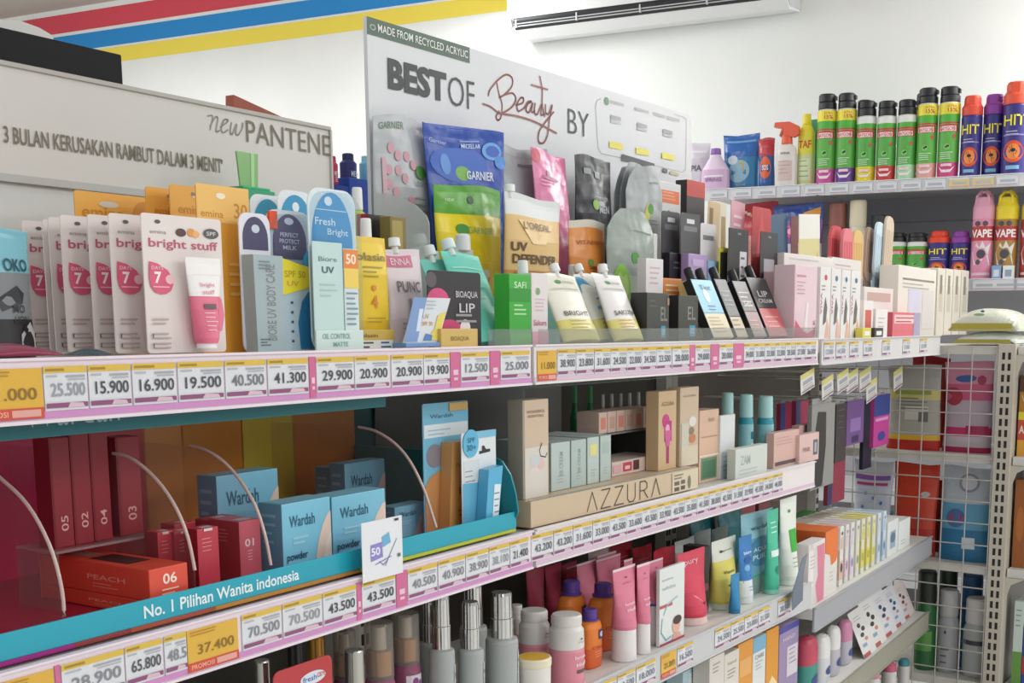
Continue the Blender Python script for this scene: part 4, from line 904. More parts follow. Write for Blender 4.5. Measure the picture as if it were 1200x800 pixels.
Carton('C1', .03, (1026, 362, 1040, 395), .03, '#ece6e4', 'small white carton left of the red-printed packets', [*lines(.2, .8, .7, 3, .14, '#c9b5b2', .04)])
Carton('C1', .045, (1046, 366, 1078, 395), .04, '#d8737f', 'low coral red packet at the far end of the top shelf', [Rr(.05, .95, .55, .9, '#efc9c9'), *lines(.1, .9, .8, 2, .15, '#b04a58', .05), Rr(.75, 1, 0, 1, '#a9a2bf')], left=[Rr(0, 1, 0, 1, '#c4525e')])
for i in range(2): Carton('C1', .005, (1011+i*14, 384, 1021+i*14, 396), .02, ['#d9cf5a', '#3d3a3a'][i], ['tiny yellow packet at the lip by the face care cartons', 'tiny dark packet at the lip by the face care cartons'][i], [Rr(.2, .8, .3, .7, '#eee')])
Carton('C1', .075, (1012, 337, 1046, 395), .025, '#e3dcd8', 'cream carton behind the small far cartons', [Rr(.1, .9, .72, .9, '#c9a9a0')])
Carton('C1', .09, (1052, 313, 1096, 395), .06, '#e6e0d6', 'large cream carton with grey lines, left of the cream row', [Rr(.1, .95, .80, .83, '#8d8780'), *lines(.1, .9, .76, 2, .05, '#b9b2a8', .02), Rr(.25, .58, .1, .68, '#d3cfe0'), Rr(.62, .95, .1, .68, '#dcd6d4')])
for i in range(4):
    Carton('C1', .085, (1098+i*9.2, 314+i*.8, 1106.5+i*9.2, 395), .06, '#ddd6c8', f'cream carton {ORD[i]} after the large cream one at the far end', [Rr(.25, .75, .35, .75, '#cbc3b4'), Rr(.3, .6, .62, .9, '#8c857a')], group='cream cartons at the far end')
# combs, brushes, cards hanging behind the far end of the top shelf
def hung(x0, x1, yt, yb, vv, c, lab, pr=(), sh='C1', r=.004, tilt=0, cat='hair accessory', name='hair_accessory_card'):
    return Card(sh, vv, (x0, yt, x1, yb if yb else 395), c, lab, pr, r=r, hole=False, tilt=tilt, name=name, cat=cat)
hung(824, 838, 236, 0, .20, '#cdb58c', 'tan hair accessory card leftmost of the hanging clutter', [Rr(.1, .4, .2, .95, '#8a6a3c')], sh='B1', tilt=4)
hung(838, 850, 237, 0, .21, '#d9d3c0', 'cream card right of the tan hair accessory card', [Rr(.5, .9, .4, .9, '#a8915f')], sh='B1')
hung(852, 868, 236, 0, .21, '#d9a4b0', 'dusty pink hair accessory card with white lines', [*lines(.2, .8, .9, 5, .06, '#f0d9de', .02)], sh='B1', tilt=3)
hung(880, 902, 243, 0, .17, '#b8343a', 'crimson pointed hair accessory card', [Pp([(.1, .5), (.5, .98), (.9, .5)], '#cc4448')], sh='B1', r=.01)
hung(902, 927, 255, 0, .16, '#3d5a74', 'slate blue hair accessory card beside the crimson one', [Pp([(.1, .2), (.6, .25), (.9, .05), (.2, .05)], '#7f9fb8'), Rr(.0, .15, 0, .9, '#2b4358')], sh='B1', tilt=-7)
hung(929, 937, 254, 0, .15, '#6e3a34', 'narrow maroon comb card between the slate and the yellow cards', [], sh='B1', tilt=-4)
hung(938, 962, 253, 0, .17, '#d9cf96', 'pale yellow and white hair accessory card', [Pp([(.3, .3), (.9, .7), (.95, .4), (.6, .2)], '#d6a24a'), Rr(0, 1, .8, 1, '#e6e4dc')], sh='B1', tilt=-4)
for x0, x1, yt, c, cc, lab, vv in ((972, 984, 267, '#b5323f', '#d05862', 'crimson comb on a card with white lines', .18), (986, 996, 270, '#c8485a', '#e07f88', 'rose comb beside the crimson comb', .15), (998, 1008, 272, '#c9a05c', '#dcb87a', 'golden wooden comb', .16), (1010, 1018, 268, '#8c6f5f', '#a98c7a', 'taupe comb right of the golden comb', .19), (1021, 1030, 262, '#9fb6c8', '#c9dbe6', 'pale blue brush handle', .17), (1032, 1040, 255, '#b9a48f', '#d4c4b0', 'beige brush handle leaning right', .16)):
    sec, uc, W, z0, h = Q('C1', vv, (x0, yt, x1, 390))
    b = MB(); b.prism(rrect(W, h*.55, W*.3), -.003, .003, c)
    hd = MB(); hd.prism(rrect(W*1.15, h*.5, W*.4, z0=h*.52), -.004, .004, cc)
    for k in range(5): hd.box(-W*.45+k*W*.2, -W*.45+k*W*.2+W*.06, -.0046, -.004, h*.6, h*.9, c)
    put('comb', [('handle', b), ('comb_head', hd)], lab+' in the clutter by the far end', 'comb', ('C', uc, vv, z0, 0, 0, 6 if x0 > 1005 else 0))
# ================================================================== second shelf, first unit: the teal make-up display
def on_u(sec, x, y, u):
    lo, hi = -.3, 1.2
    for _ in range(50):
        m = (lo+hi)/2
        if on(sec, x, y, m)[0] < u: lo = m
        else: hi = m
    return (lo+hi)/2, on(sec, x, y, (lo+hi)/2)[1]
zA2 = ZS['A2']; TEAL = M('#23a3b8', .3); TEALD = M('#17808a', .35)
vs_ = .016
zt0 = on('A', 0, 741.5, vs_)[1]; zt1 = on('A', 610, 597.5, vs_)[1]; zst_ = (zt0+zt1)/2
uL = -1.34; uR = min(on('A', 612, 607, vs_)[0], -.03)
zsb = (on('A', 0, 773.5, vs_)[1]+on('A', 600, 620, vs_)[1])/2
P = []
tray = MB(); tray.box(uL, uR, vs_, .36, zA2+.0046, zA2+.012, M('#b02a48', .25), .001); P.append(('tray', tray))
fs_ = MB(); fs_.box(uL, uR, vs_-.003, vs_, zsb, zst_, TEAL, .0008)
ab = sgn('A', vs_-.003, uL, uR, zsb, zst_)
a0, _b = ab(168, 710); a1, _b = ab(350, 672)
fs_.prints([T('No. 1 Pilihan Wanita indonesia', (a0+a1)/2, .50, a1-a0, .52, '#e6f2f3', .018)], flat(uR-uL, zst_-zsb, vs_-.003, uL, zsb), 1, 1, .0004, nx=1)
P.append(('front_strip', fs_))
ls = MB(); xs = [(-400, 84, '#a52a86'), (84, 150, '#9c3f3c'), (150, 250, '#b5563e'), (250, 420, '#c98a3e'), (420, 613, '#c9cf3e')]
for x0, x1, c in xs:
    q0 = max(uL, on('A', x0, 740, vs_)[0]) if x0 > -300 else uL; q1 = min(uR, on('A', x1, 740-x1*.24, vs_)[0])
    ls.box(q0, q1, vs_-.002, vs_, zA2+.0046, zsb-.0003, M(c, .35))
P.append(('base_strip', ls))
hd = MB(); zh = on('A', 0, 517, .03)[1]; uH = on('A', 451, 470, .03)[0]
hd.box(uL, uH, .028, .031, zh, 1.334, M('#14646b', .3), .0008)
ab = sgn('A', .028, uL, uH, zh, 1.334); a0, b0 = ab(28, 508); a1, b1 = ab(140, 488)
hd.prints([T('Wardah', (a0+a1)/2, .62, a1-a0, .75, '#9fb9bb', -.005)], flat(uH-uL, 1.334-zh, .028, uL, zh), 1, 1, .0004, nx=1)
P.append(('header_strip', hd))
bkp = MB(); vb = .34
for x0, x1, c in ((-300, 42, '#e02c6c'), (42, 105, '#de3656'), (105, 170, '#c03644'), (170, 215, '#e09a4c'), (215, 285, '#d68f3a'), (285, 345, '#d9c44c'), (345, 442, '#d6883c'), (442, 640, '#1a585c')):
    q0 = uL if x0 < 0 else on('A', x0, 560, vb)[0]; q1 = min(uR, on('A', x1, 520, vb)[0])
    bkp.box(q0, q1, vb, vb+.004, zA2+.012, 1.334, M(c, .3))
P.append(('back_panel', bkp))
arcs = [[(-14, 546), (0, 560), (25, 583), (45, 612), (62, 650), (72, 690), (75, 722)],
        [(132, 531), (150, 535), (170, 549), (190, 570), (207, 597), (220, 630), (228, 668)],
        [(222, 522), (240, 527), (262, 541), (283, 565), (300, 595), (311, 630), (317, 662)],
        [(420, 500), (440, 505), (462, 519), (480, 540), (496, 572), (506, 602), (511, 618)]]
for pts in arcs:
    xf, yf = pts[-1]; uu = on('A', xf, yf, .022)[0]
    pr = smooth([on_u('A', x, y, uu) for x, y in pts], 3)
    pl = MB(); pl.prism([(v_, z_) for v_, z_ in pr]+[(.022, zA2+.0125), (vb-.002, zA2+.0125), (vb-.002, pr[0][1])], uu-.001, uu+.001, M('#fbf6f6', .1, 0, .025), axis='x')
    ed = MB(); ed.tube([(uu, v_-.0004, z_) for v_, z_ in pr], .0021, M('#cbb3ac', .25), 6)
    P.append(('divider', pl)); P.append(('divider_edge', ed, len(P)-1, None))
ep = MB(); ue = uR-.004
pr = [on_u('A', x, y, ue) for x, y in ((588, 540), (598, 556), (604, 578), (607, 600))]
ep.prism([(v_, z_) for v_, z_ in pr]+[(.02, zA2+.0125), (vb-.002, zA2+.0125), (vb-.002, 1.20), (pr[0][0]+.02, pr[0][1]+.008)], ue, ue+.0035, TEALD, axis='x')
P.append(('end_panel', ep))
rz_ = on('A', 110, 634, .15)[1]; q0 = on('A', 58, 634, .14)[0]; q1 = on('A', 176, 630, .14)[0]
rs = MB(); rs.box(q0, q1, .13, .20, rz_-.003, rz_, M('#f0dcdc', .15, 0, .25)); rs.box(q0, q0+.003, .13, .20, zA2+.0125, rz_-.003, M('#f2e4e4', .15, 0, .08)); rs.box(q1-.003, q1, .13, .20, zA2+.0125, rz_-.003, M('#f2e4e4', .15, 0, .08))
P.append(('riser', rs))
put('makeup_display', P, 'teal-fronted make-up display with clear curved dividers on the second shelf', 'display', ('A', 0, 0, 0))
ZS['At'] = zA2+.0122; ZS['Ar'] = rz_
def zput(sec, key): return key
ZS['A2t'] = zA2+.0122
def QT(vf, px, D): return None
# keys must start with the unit's letter
ZS['Atray'] = zA2+.0122; ZS['Ariser'] = rz_
for x0, x1, yt, lab, t_ in ((60, 84, 512, 'dark red upright lipstick carton, leftmost on the clear riser', '05'), (84.5, 107, 508, 'dark red upright lipstick carton second from the left on the riser', '02'), (107.5, 129, 506, 'dark red upright lipstick carton third from the left on the riser', '04'), (138, 166, 511, 'dark red upright lipstick carton rightmost on the clear riser', '03')):
    Carton('Ariser', .142, (x0, yt, x1, 632), .026, '#8c202e', lab, [('tv', t_, .55, .22, .35, .14, M('#e0a9a6')), Rr(.05, .12, 0, 1, '#7f1a28'), *lines(.3, .7, .6, 0, .05, '#c77')], left=[Rr(0, 1, 0, 1, '#7d1c29')], rz=0, group='dark red lipstick cartons on the riser')  # red darkened in the colour itself to stand for shade under the shelf
for i, (x0, x1, yt, lab) in enumerate(((186, 204, 622, 'crimson lipstick carton at the front, leftmost of four behind the teal strip'), (205.5, 230, 621, 'crimson lipstick carton at the front, second of four behind the teal strip'), (232, 257, 618, 'crimson lipstick carton at the front, third of four behind the teal strip'))):
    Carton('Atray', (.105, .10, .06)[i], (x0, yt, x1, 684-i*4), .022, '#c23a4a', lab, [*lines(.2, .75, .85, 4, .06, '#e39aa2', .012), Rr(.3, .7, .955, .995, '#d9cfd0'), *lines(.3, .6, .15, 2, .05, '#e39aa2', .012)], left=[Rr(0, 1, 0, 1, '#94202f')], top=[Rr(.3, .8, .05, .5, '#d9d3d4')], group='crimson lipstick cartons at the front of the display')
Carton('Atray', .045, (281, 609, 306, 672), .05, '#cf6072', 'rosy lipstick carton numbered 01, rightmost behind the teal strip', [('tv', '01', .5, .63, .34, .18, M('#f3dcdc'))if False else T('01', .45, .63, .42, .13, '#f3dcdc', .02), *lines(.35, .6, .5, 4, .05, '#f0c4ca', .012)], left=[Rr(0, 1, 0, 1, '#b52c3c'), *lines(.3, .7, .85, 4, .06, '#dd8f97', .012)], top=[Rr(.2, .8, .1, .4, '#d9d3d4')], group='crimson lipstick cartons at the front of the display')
for x0, x1, yt, yb, lab, vv in ((206, 231, 612, 680, 'crimson carton behind the front lipstick cartons, left', .14), (246, 279, 606, 672, 'crimson carton behind the rosy numbered carton', .115)):
    Carton('Atray', vv, (x0, yt, x1, yb), .025, '#b53443', lab, [*lines(.2, .7, .9, 2, .06, '#e39aa2', .012)], top=[Rr(.3, .7, .1, .6, '#d6c9ca')], group='crimson lipstick cartons behind the front row')
# long orange-red boxes, one on another
vfx = .024; uu = on('A', 175.5, 690, vfx)[0]; u2 = on('A', 221, 690, vfx)[0]; vbk = on_u('A', 47, 668, uu)[0]
ztop = on('A', 198, 663, vfx)[1]; zmid = on('A', 198, 700, vfx)[1]
for z0, z1, lab in ((zmid+.0004, ztop, 'long orange-red powder box numbered 06, lying on top of another'), (ZS['Atray']+.0005, zmid, 'long orange-red box underneath the one numbered 06')):
    D_ = min(vbk, .33)-vfx
    b = carton(u2-uu, z1-z0, D_, '#dd4f3b', [T('06', .52, .62, .36, .34, '#f6ddd2', .02), *lines(.3, .75, .3, 2, .14, '#f0bba8', .05)], left=[T('PEACH', .62, .52, .34, .16, '#eea393'), *lines(.5, .75, .33, 2, .1, '#e98f7d', .03), Rr(0, .012, 0, 1, '#f08a70')], top=[Rr(.2, .8, .25, .6, '#3c2220'), Rr(.3, .7, .65, .9, '#a98f86')])
    put('powder_box', [('powder_box', b)], lab, 'box', ('A', (uu+u2)/2, vfx+D_/2, z0), 'orange-red boxes lying in a stack')
# light blue powder boxes
def wbox(x0, x1, yt, yb, vf, D, lab, big=True, extra=()):
    Carton('Atray', vf, (x0, yt, x1, yb), D, '#7fc3dd', lab, [Pp([(.62, 0), (1, 0), (1, .8), (.93, .76), (.82, .62), (.72, .38)], '#e6cfc0'), Pp([(.8, 0), (1, 0), (1, .5), (.9, .4)], '#edddd2'), T('Wardah', .40, .74, .52, .16, '#33667f', .012), *lines(.2, .55, .52, 2, .07, '#9fd3e6', .03)]+list(extra),
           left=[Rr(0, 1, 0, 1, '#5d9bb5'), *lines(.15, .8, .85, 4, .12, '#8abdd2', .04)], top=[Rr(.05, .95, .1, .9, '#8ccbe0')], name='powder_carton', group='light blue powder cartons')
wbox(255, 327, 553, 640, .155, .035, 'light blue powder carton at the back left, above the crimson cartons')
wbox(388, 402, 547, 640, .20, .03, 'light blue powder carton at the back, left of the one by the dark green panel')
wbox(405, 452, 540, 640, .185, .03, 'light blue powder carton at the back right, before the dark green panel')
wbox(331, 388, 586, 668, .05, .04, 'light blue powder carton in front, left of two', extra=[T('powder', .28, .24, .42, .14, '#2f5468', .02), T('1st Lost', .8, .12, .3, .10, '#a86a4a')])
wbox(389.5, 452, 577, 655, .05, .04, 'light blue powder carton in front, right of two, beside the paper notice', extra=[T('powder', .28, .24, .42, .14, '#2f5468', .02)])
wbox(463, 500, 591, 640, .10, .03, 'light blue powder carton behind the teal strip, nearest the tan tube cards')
# cards with tubes at the right end of the display
def tanbox(W, h):
    b = MB(); b.prism([(-W*.22, .0), (W*.36, .0), (W*.40, h*.70), (-W*.12, h*.70)], -.022, -.002, M('#cf9a5e', .35))
    b.prints([T('Perfect', .5, .75, .5, .05, '#a97440'), T('Bright', .6, .45, .5, .09, '#7a5430', .012), *lines(.3, .7, .25, 2, .05, '#a97440', .015), Dd(.55, .17, .06, .025, '#6a4a2c')], flat(W*.6, h*.7, -.0221, -W*.2, 0), 1, 1, nx=1)
    g = MB(); g.box(W*.06, W*.47, -.003, -.0012, h*.93, h*.992, M('#d9b06a'), .0006); return [('carton', b), ('gold_tab', g)]
Card('Atray', .08, (496, 471, 549, 628), '#78bcd9', 'blue card carrying a tan tube carton, right end of the teal display', [Rr(.02, .98, .74, .84, '#dfe9ee'), T('Wardah', .4, .90, .5, .03, '#3d6f88'), Dd(.24, .60, .18, .09, '#8d8791'), Pp([(.02, 0), (.5, 0), (.5, .5), (.3, .48), (.12, .44), (.02, .38)], '#c98f58'), *lines(.1, .6, .80, 2, .03, '#a9c8d6', .01)], tanbox, hole=False)
def bluebox(W, h):
    b = MB(); b.prism([(-W*.16, 0), (W*.22, 0), (W*.40, h*.64), (-W*.02, h*.62)], -.02, -.002, M('#5aafd6', .35))
    b.prints([Pp([(.36, .06), (.66, .05), (.86, .72), (.52, .74)], '#dfe9ee'), *lines(.5, .78, .6, 4, .1, '#6f7f88', .02)], flat(W*.56, h*.63, -.0201, -W*.16, 0), 1, 1, nx=1)
    d = MB(); d.prism([(-W*.26+W*.22*math.cos(t), h*.89+W*.24*math.sin(t)) for t in [2*math.pi*k/20 for k in range(20)]], -.003, -.0012, M('#62b6da')); d.prints([T('SPF', .5, .62, .5, .18, '#2f6a88'), T('30+', .5, .35, .6, .22, '#2f6a88')], flat(W*.44, W*.48, -.0031, -W*.48, h*.89-W*.24), 1, 1, nx=1)
    return [('carton', b), ('round_badge', d)]
Card('Atray', .043, (541, 505, 581, 622), '#e3e8ea', 'white and blue card with a pale blue carton and round badge, beside the tan one', [Pp([(.0, 0), (.62, 0), (.72, .48), (.02, .5)], '#66b2d3'), Rr(.05, .5, .5, .72, '#d6dcdf'), Pp([(.5, .80), (.58, .80), (.58, .85), (.64, .85), (.70, .81), (.82, .81), (.82, .78), (.5, .77)], '#2c2e33'), Rr(.35, 1, .93, 1, '#7fc0dc'), *lines(.08, .4, .62, 3, .05, '#9aa5aa', .012)], bluebox, hole=False)
# folded paper notice clipped on the rail
sec, uc, W, z0, h = span('A', -.006, 424, 607, 471, 690)[0], 0, 0, 0, 0
uc, W, z0, h = span('A', -.007, 423.5, 608, 471, 677)
b = MB(); b.box(-W/2, W/2, 0, .0008, 0, h, M('#e6e8ec', .3))
b.prints([Pp([(.2, .32), (.5, .36), (.48, .62), (.2, .6)], '#8f86c9'), Pp([(.5, .52), (.7, .58), (.66, .76), (.48, .7)], '#6fb0d6'), T('50', .32, .48, .22, .14, '#e8e6f6', .03), ('l', [(.55, .2), (.7, .42), (.85, .62)], .0012, M('#7c8694')), ('l', [(.4, .3), (.5, .22), (.62, .3)], .001, M('#6f66b0')), ('l', [(.3, .26), (.5, .3), (.7, .34)], .001, M('#6f66b0')), Rr(.8, .9, .93, .97, '#33363c'), Rr(.86, .93, .3, .36, '#6a6f78')], flat(W, h, 0), W, h, nx=1)
put('paper_notice', [('paper_notice', b)], 'small white paper notice with a purple and blue print, hanging before the teal strip', 'notice', ('A', uc, -.008, z0))

# ================================================================== second shelf, second unit: the beige make-up display
zB2 = ZS['B2']; v0 = .008
zp = (on('B', 622, 587, v0)[1]+on('B', 817, 548, v0)[1])/2; q0 = .003; q1 = on('B', 818, 560, v0)[0]
P = []
pl = MB(); pl.box(q0, q1, v0, .34, zB2+.0046, zp, M('#cbb598', .4), .001)
W_ = q1-q0; H_ = zp-zB2-.0046; ab = sgn('B', v0, q0, q1, zB2+.0046, zp)
a0, _b = ab(688, 590); a1, _b = ab(771.5, 570); sp = (a1-a0)/5.6
BL = M('#4a4038')
def stk(L, x0): return [[(x0+x*sp*.72, .12+y*.76) for x, y in s_] for s_ in L]
GL = {'A': [[(0, 0), (.5, 1), (1, 0)]], 'Z': [[(.05, 1), (.95, 1), (0, 0), (1, 0)]], 'U': [[(.05, 1), (.05, .2), (.25, 0), (.7, 0), (.9, .2), (.9, 1)]], 'R': [[(.05, 0), (.05, 1), (.6, 1), (.85, .85), (.85, .62), (.6, .48), (.1, .48)], [(.45, .48), (.95, 0)]]}
L_ = []
for i, ch in enumerate('AZZURA'): L_ += [('l', s_, .0022, BL) for s_ in stk(GL[ch], a0+i*sp)]
a2, _b = ab(787, 570); L_ += [Rr(a2, 1-.004, .03, .97, '#d6c9ae'), Rr(a2+.015, a2+.05, .1, .28, '#5a5148'), Rr(a2+.015, a2+.05, .36, .54, '#6a6157'), Rr(a2+.06, a2+.09, .12, .3, '#5a5148'), Rr(a2+.06, a2+.09, .38, .56, '#6a6157'), Dd(a2+.12, .4, .012, .3, '#7d7a66'), *lines(a2+.012, a2+.09, .85, 2, .14, '#8a7d6a', .06)]
pl.prints(L_, flat(W_, H_, v0, q0, zB2+.0046), W_, H_, .0004, nx=1); P.append(('plinth', pl))
ztc = 1.300
cv = MB(); cv.box(q0+.001, q1-.001, v0+.004, v0+.006, zp, zp+.002, M('#d9dcdc', .1, 0, .3))
cv.box(q0, q0+.002, .02, .34, zp, ztc, M('#e8ecec', .1, 0, .07)); cv.box(q0, q1, .02, .34, ztc, ztc+.002, M('#e8ecec', .1, 0, .10)); P.append(('clear_cover', cv))
bk = MB(); bk.box(q0, q1, .335, .338, zp, ztc, M('#6e6a66', .3)); P.append(('back_panel', bk))
uq = on('B', 690, 505, .10)[0]; uq2 = on('B', 767, 500, .10)[0]; zr = on('B', 735, 505, .10)[1]
r_ = MB(); r_.box(uq, uq2, .10, .2, zr-.003, zr, M('#b9bcbc', .15, 0, .5)); r_.box(uq2-.002, uq2, .10, .2, zp, zr-.003, M('#55524e', .2)); r_.box(uq, uq2, .195, .198, zp, zr-.003, M('#26262a', .4)); P.append(('riser', r_))
put('makeup_display', P, 'beige make-up display with a clear cover and dark front lettering', 'display', ('B', 0, 0, 0))
ZS['Bplinth'] = zp; ZS['Briser'] = zr
Carton('Bplinth', .03, (612.8, 468, 643, 586), .03, '#cfb8a0', 'tall beige tester carton at the left end of the beige display', [T('WONDERFUL', .5, .88, .7, .03, '#8f7560'), T('ESSENTIALS', .5, .835, .6, .025, '#8f7560'), Rr(.06, .94, .0, .52, '#d6cfc6'), ('l', [(.72, .55), (.62, .48), (.66, .42), (.85, .40), (.92, .44)], .002, M('#3a3634')), Dd(.68, .34, .14, .06, '#dfbcb4'), Dd(.45, .38, .2, .06, '#c9cfd0'), Dd(.4, .28, .2, .03, '#e0cfc9')])
for i, (x0, x1, yt, c) in enumerate(((646, 668, 518, '#b9c6c3'), (669.5, 687, 515, '#b2c1bd'), (688.5, 702, 512, '#bac8c3'), (703.5, 716, 510, '#b4c2bd'))):
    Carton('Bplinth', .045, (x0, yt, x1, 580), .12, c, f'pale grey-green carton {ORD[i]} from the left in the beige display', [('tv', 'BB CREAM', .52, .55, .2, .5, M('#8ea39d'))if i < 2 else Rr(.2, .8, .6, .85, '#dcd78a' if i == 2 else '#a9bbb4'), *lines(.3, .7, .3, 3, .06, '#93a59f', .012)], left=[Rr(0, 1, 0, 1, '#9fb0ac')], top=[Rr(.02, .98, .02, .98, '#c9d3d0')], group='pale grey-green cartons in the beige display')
for i in range(6):
    x0 = 702+i*10.4
    Carton('Briser', .105, (x0, 483-i*1.2, x0+9.6, 506-i*2), .05, '#d3b9ac', f'small blush carton {ORD[i]} from the left on the clear riser', [Rr(.2, .8, .2, .75, '#d98a7c' if i % 2 == 0 else '#c9a294')], group='small blush cartons on the riser')
    sec, uc, W, z0, h = Qr('Briser', .16, (x0+1, 462-i*.6, x0+8, 500))
    b = MB(); b.lathe([(W*.48, 0), (W*.5, h*.1), (W*.5, h*.55), (W*.25, h*.62)], M('#c9a49c', .15), N=12); k = MB(); k.lathe([(W*.3, h*.62), (W*.32, h*.65), (W*.28, h)], M('#d0ccc8', .2), N=12)
    put('nail_polish_bottle', [('bottle_body', b), ('cap', k)], f'small rosy nail polish bottle {ORD[i]} from the left behind the blush cartons', 'bottle', ('B', uc, .16+W/2, z0), 'nail polish bottles on the riser')
Carton('Bplinth', .05, (717, 537, 773, 562), .08, '#d6c4b8', 'flat beige palette box lying under the riser', [Rr(.22, .40, .2, .85, '#c93a52'), Rr(.26, .36, .35, .6, '#eac9cc'), Rr(.43, .55, .2, .9, '#5a2d34'), Rr(.82, .98, .15, .9, '#d99a84'), Rr(.02, .18, .2, .8, '#d9aab0')], left=[Rr(0, 1, 0, 1, '#b9a598')])
Carton('Bplinth', .035, (771.7, 458, 792.5, 551), .028, '#c9ac86', 'tall tan carton with a magenta lipstick drawing', [T('AZZURA', .5, .84, .7, .05, '#8a7050'), Dd(.40, .62, .2, .09, '#c23a80'), Rr(.32, .72, .36, .62, '#b8347a'), Rr(.44, .58, .08, .4, '#a82d6c'), Dd(.48, .52, .12, .06, '#e0a9c6'), Pp([(.3, .5), (.42, .3), (.6, .3), (.7, .5)], '#cf5a96')], group='tall cartons at the right of the beige display')
Carton('Bplinth', .035, (797, 453.5, 818.5, 548), .028, '#cbb59b', 'tall tan carton with pale and copper discs, beside the lipstick one', [T('AZZURA', .5, .89, .7, .025, '#8f7a60'), Dd(.66, .56, .2, .065, '#dcd9d4'), Dd(.6, .44, .16, .05, '#8a7a66'), Dd(.66, .34, .18, .06, '#c08058'), Rr(.05, .45, .25, .55, '#c9c4b4'), Rr(.05, .95, 0, .25, '#d3c6b0')], group='tall cartons at the right of the beige display')
# right of the display
Carton('B2', .05, (819.5, 480, 842, 565), .04, '#d9b59c', 'peach carton right of the beige display', [Rr(.08, .92, .62, .64, '#b98f78'), T('BB', .6, .86, .3, .05, '#b08a74'), Rr(.1, .9, .04, .34, '#6a8f74'), Rr(.16, .84, .06, .3, '#4f7a5c'), Rr(0, 1, .36, .38, '#efe0d4')])
Carton('B2', .045, (844, 486, 861, 562), .012, '#d9dcdc', 'white carton before the left teal bottle', [Rr(.1, .9, 0, .42, '#cdd6da'), *lines(.2, .8, .35, 4, .07, '#9aa9b5', .015)])
for x0, x1, yt, vv, lab in ((844, 860, 460, .10, 'teal bottle with a pale cap, leftmost of three, half hidden by the white carton'), (865, 883, 462, .075, 'teal bottle with a pale cap, middle of three'), (886.5, 906.5, 464, .05, 'teal bottle with a pale cap, rightmost of three')):
    Bottle('B2', vv, (x0, yt, x1, 555), [(.95, 0), (1, .03), (1, .6), (.92, .66), (.78, .69)], '#3a9fb0', lab, mats=['#8fc3c9', '#8fc3c9', '#2f97aa', '#2f97aa'], caps=[('cap', [(.86, .69), (.9, .70), (.84, .985), (.76, 1)], '#a9d3d3')], prints=[Rr(.3, .75, .12, .34, '#d6e6e8'), Rr(.3, .7, .4, .5, '#1f6f80')], group='teal bottles with pale caps')
Carton('B2', .01, (862, 523, 899, 557), .02, '#cdd3cc', 'low white carton in front of the teal bottles', [T('ZAM', .3, .6, .3, .3, '#aab5b2'), *lines(.1, .9, .3, 2, .12, '#b5beba', .04)])
Carton('B2', .03, (907, 505, 936, 548), .02, '#d6b0a6', 'dusty pink carton left of two at the end of the second shelf', [Rr(.05, .9, .05, .16, '#5a4a4c'), *lines(.1, .8, .85, 3, .09, '#c49a92', .025)], group='dusty pink cartons at the shelf end')
Carton('B2', .02, (937, 508, 959.5, 541), .02, '#d9b9b4', 'dusty pink carton with a dark label, right of two at the shelf end', [Rr(.7, .93, .2, .75, '#5d6470'), Rr(.76, .87, .3, .65, '#aab0b8'), T('PINK', .36, .45, .4, .16, '#a87a78')], group='dusty pink cartons at the shelf end')
Carton('B2', .07, (936, 497, 958, 545), .02, '#cfa8a2', 'pink carton behind the one with the dark label', [])
# green-labelled bottles standing at the back between the displays
for i, (x0, x1, vv) in enumerate(((545, 556, .30), (573, 585, .28), (668, 679, .36), (686, 697, .36))):
    sh = 'A2' if x0 < 600 else 'B2'
    Bottle(sh, vv, (x0, 452, x1, 560), [(.95, 0), (1, .03), (1, .62), (.5, .76), (.45, .8)], M('#2f7a4a', .2), f'slim green bottle {ORD[i]} from the left at the back of the second shelf', caps=[('cap', [(.5, .8), (.52, .81), (.5, .99), (.4, 1)], '#4fb06a')], prints=[Rr(.2, .8, .2, .5, '#c9d8b0')], group='slim green bottles at the back')

# frosted end panel between the two units on the top shelf
ue = -.0035
pr = [on_u('A', x, y, ue) for x, y in ((438, 226), (452, 226.5), (470, 231), (488, 241), (500, 253), (503, 262))]
b = MB(); b.prism([(v_, z_) for v_, z_ in pr]+[(pr[-1][0], ZS['A1']+.0046), (pr[0][0], ZS['A1']+.0046)], ue-.0012, ue+.0012, M('#eceeee', .25, 0, .42), axis='x')
put('frosted_end_panel', [('frosted_end_panel', b)], 'frosted grey end panel with a rounded top standing where the slogan unit ends', 'panel', ('A', 0, 0, 0))

for sec, x0, x1, lab in (('A', 572, 623, 'short clear guard along the lip of the slogan unit top shelf'), ('B', 631, 957, 'long clear guard along the lip of the middle top shelf')):
    q0 = on(sec, x0, 393, .002)[0]; q1 = on(sec, x1, 393, .002)[0]
    b = MB(); b.box(q0, q1, .0008, .0022, ZS['A1']+.0042, ZS['A1']+.028, M('#e6e8e7', .12, 0, .13))
    put('clear_shelf_guard', [('clear_shelf_guard', b)], lab, 'shelf guard', (sec, 0, 0, 0), 'clear guards along the top shelf lip')
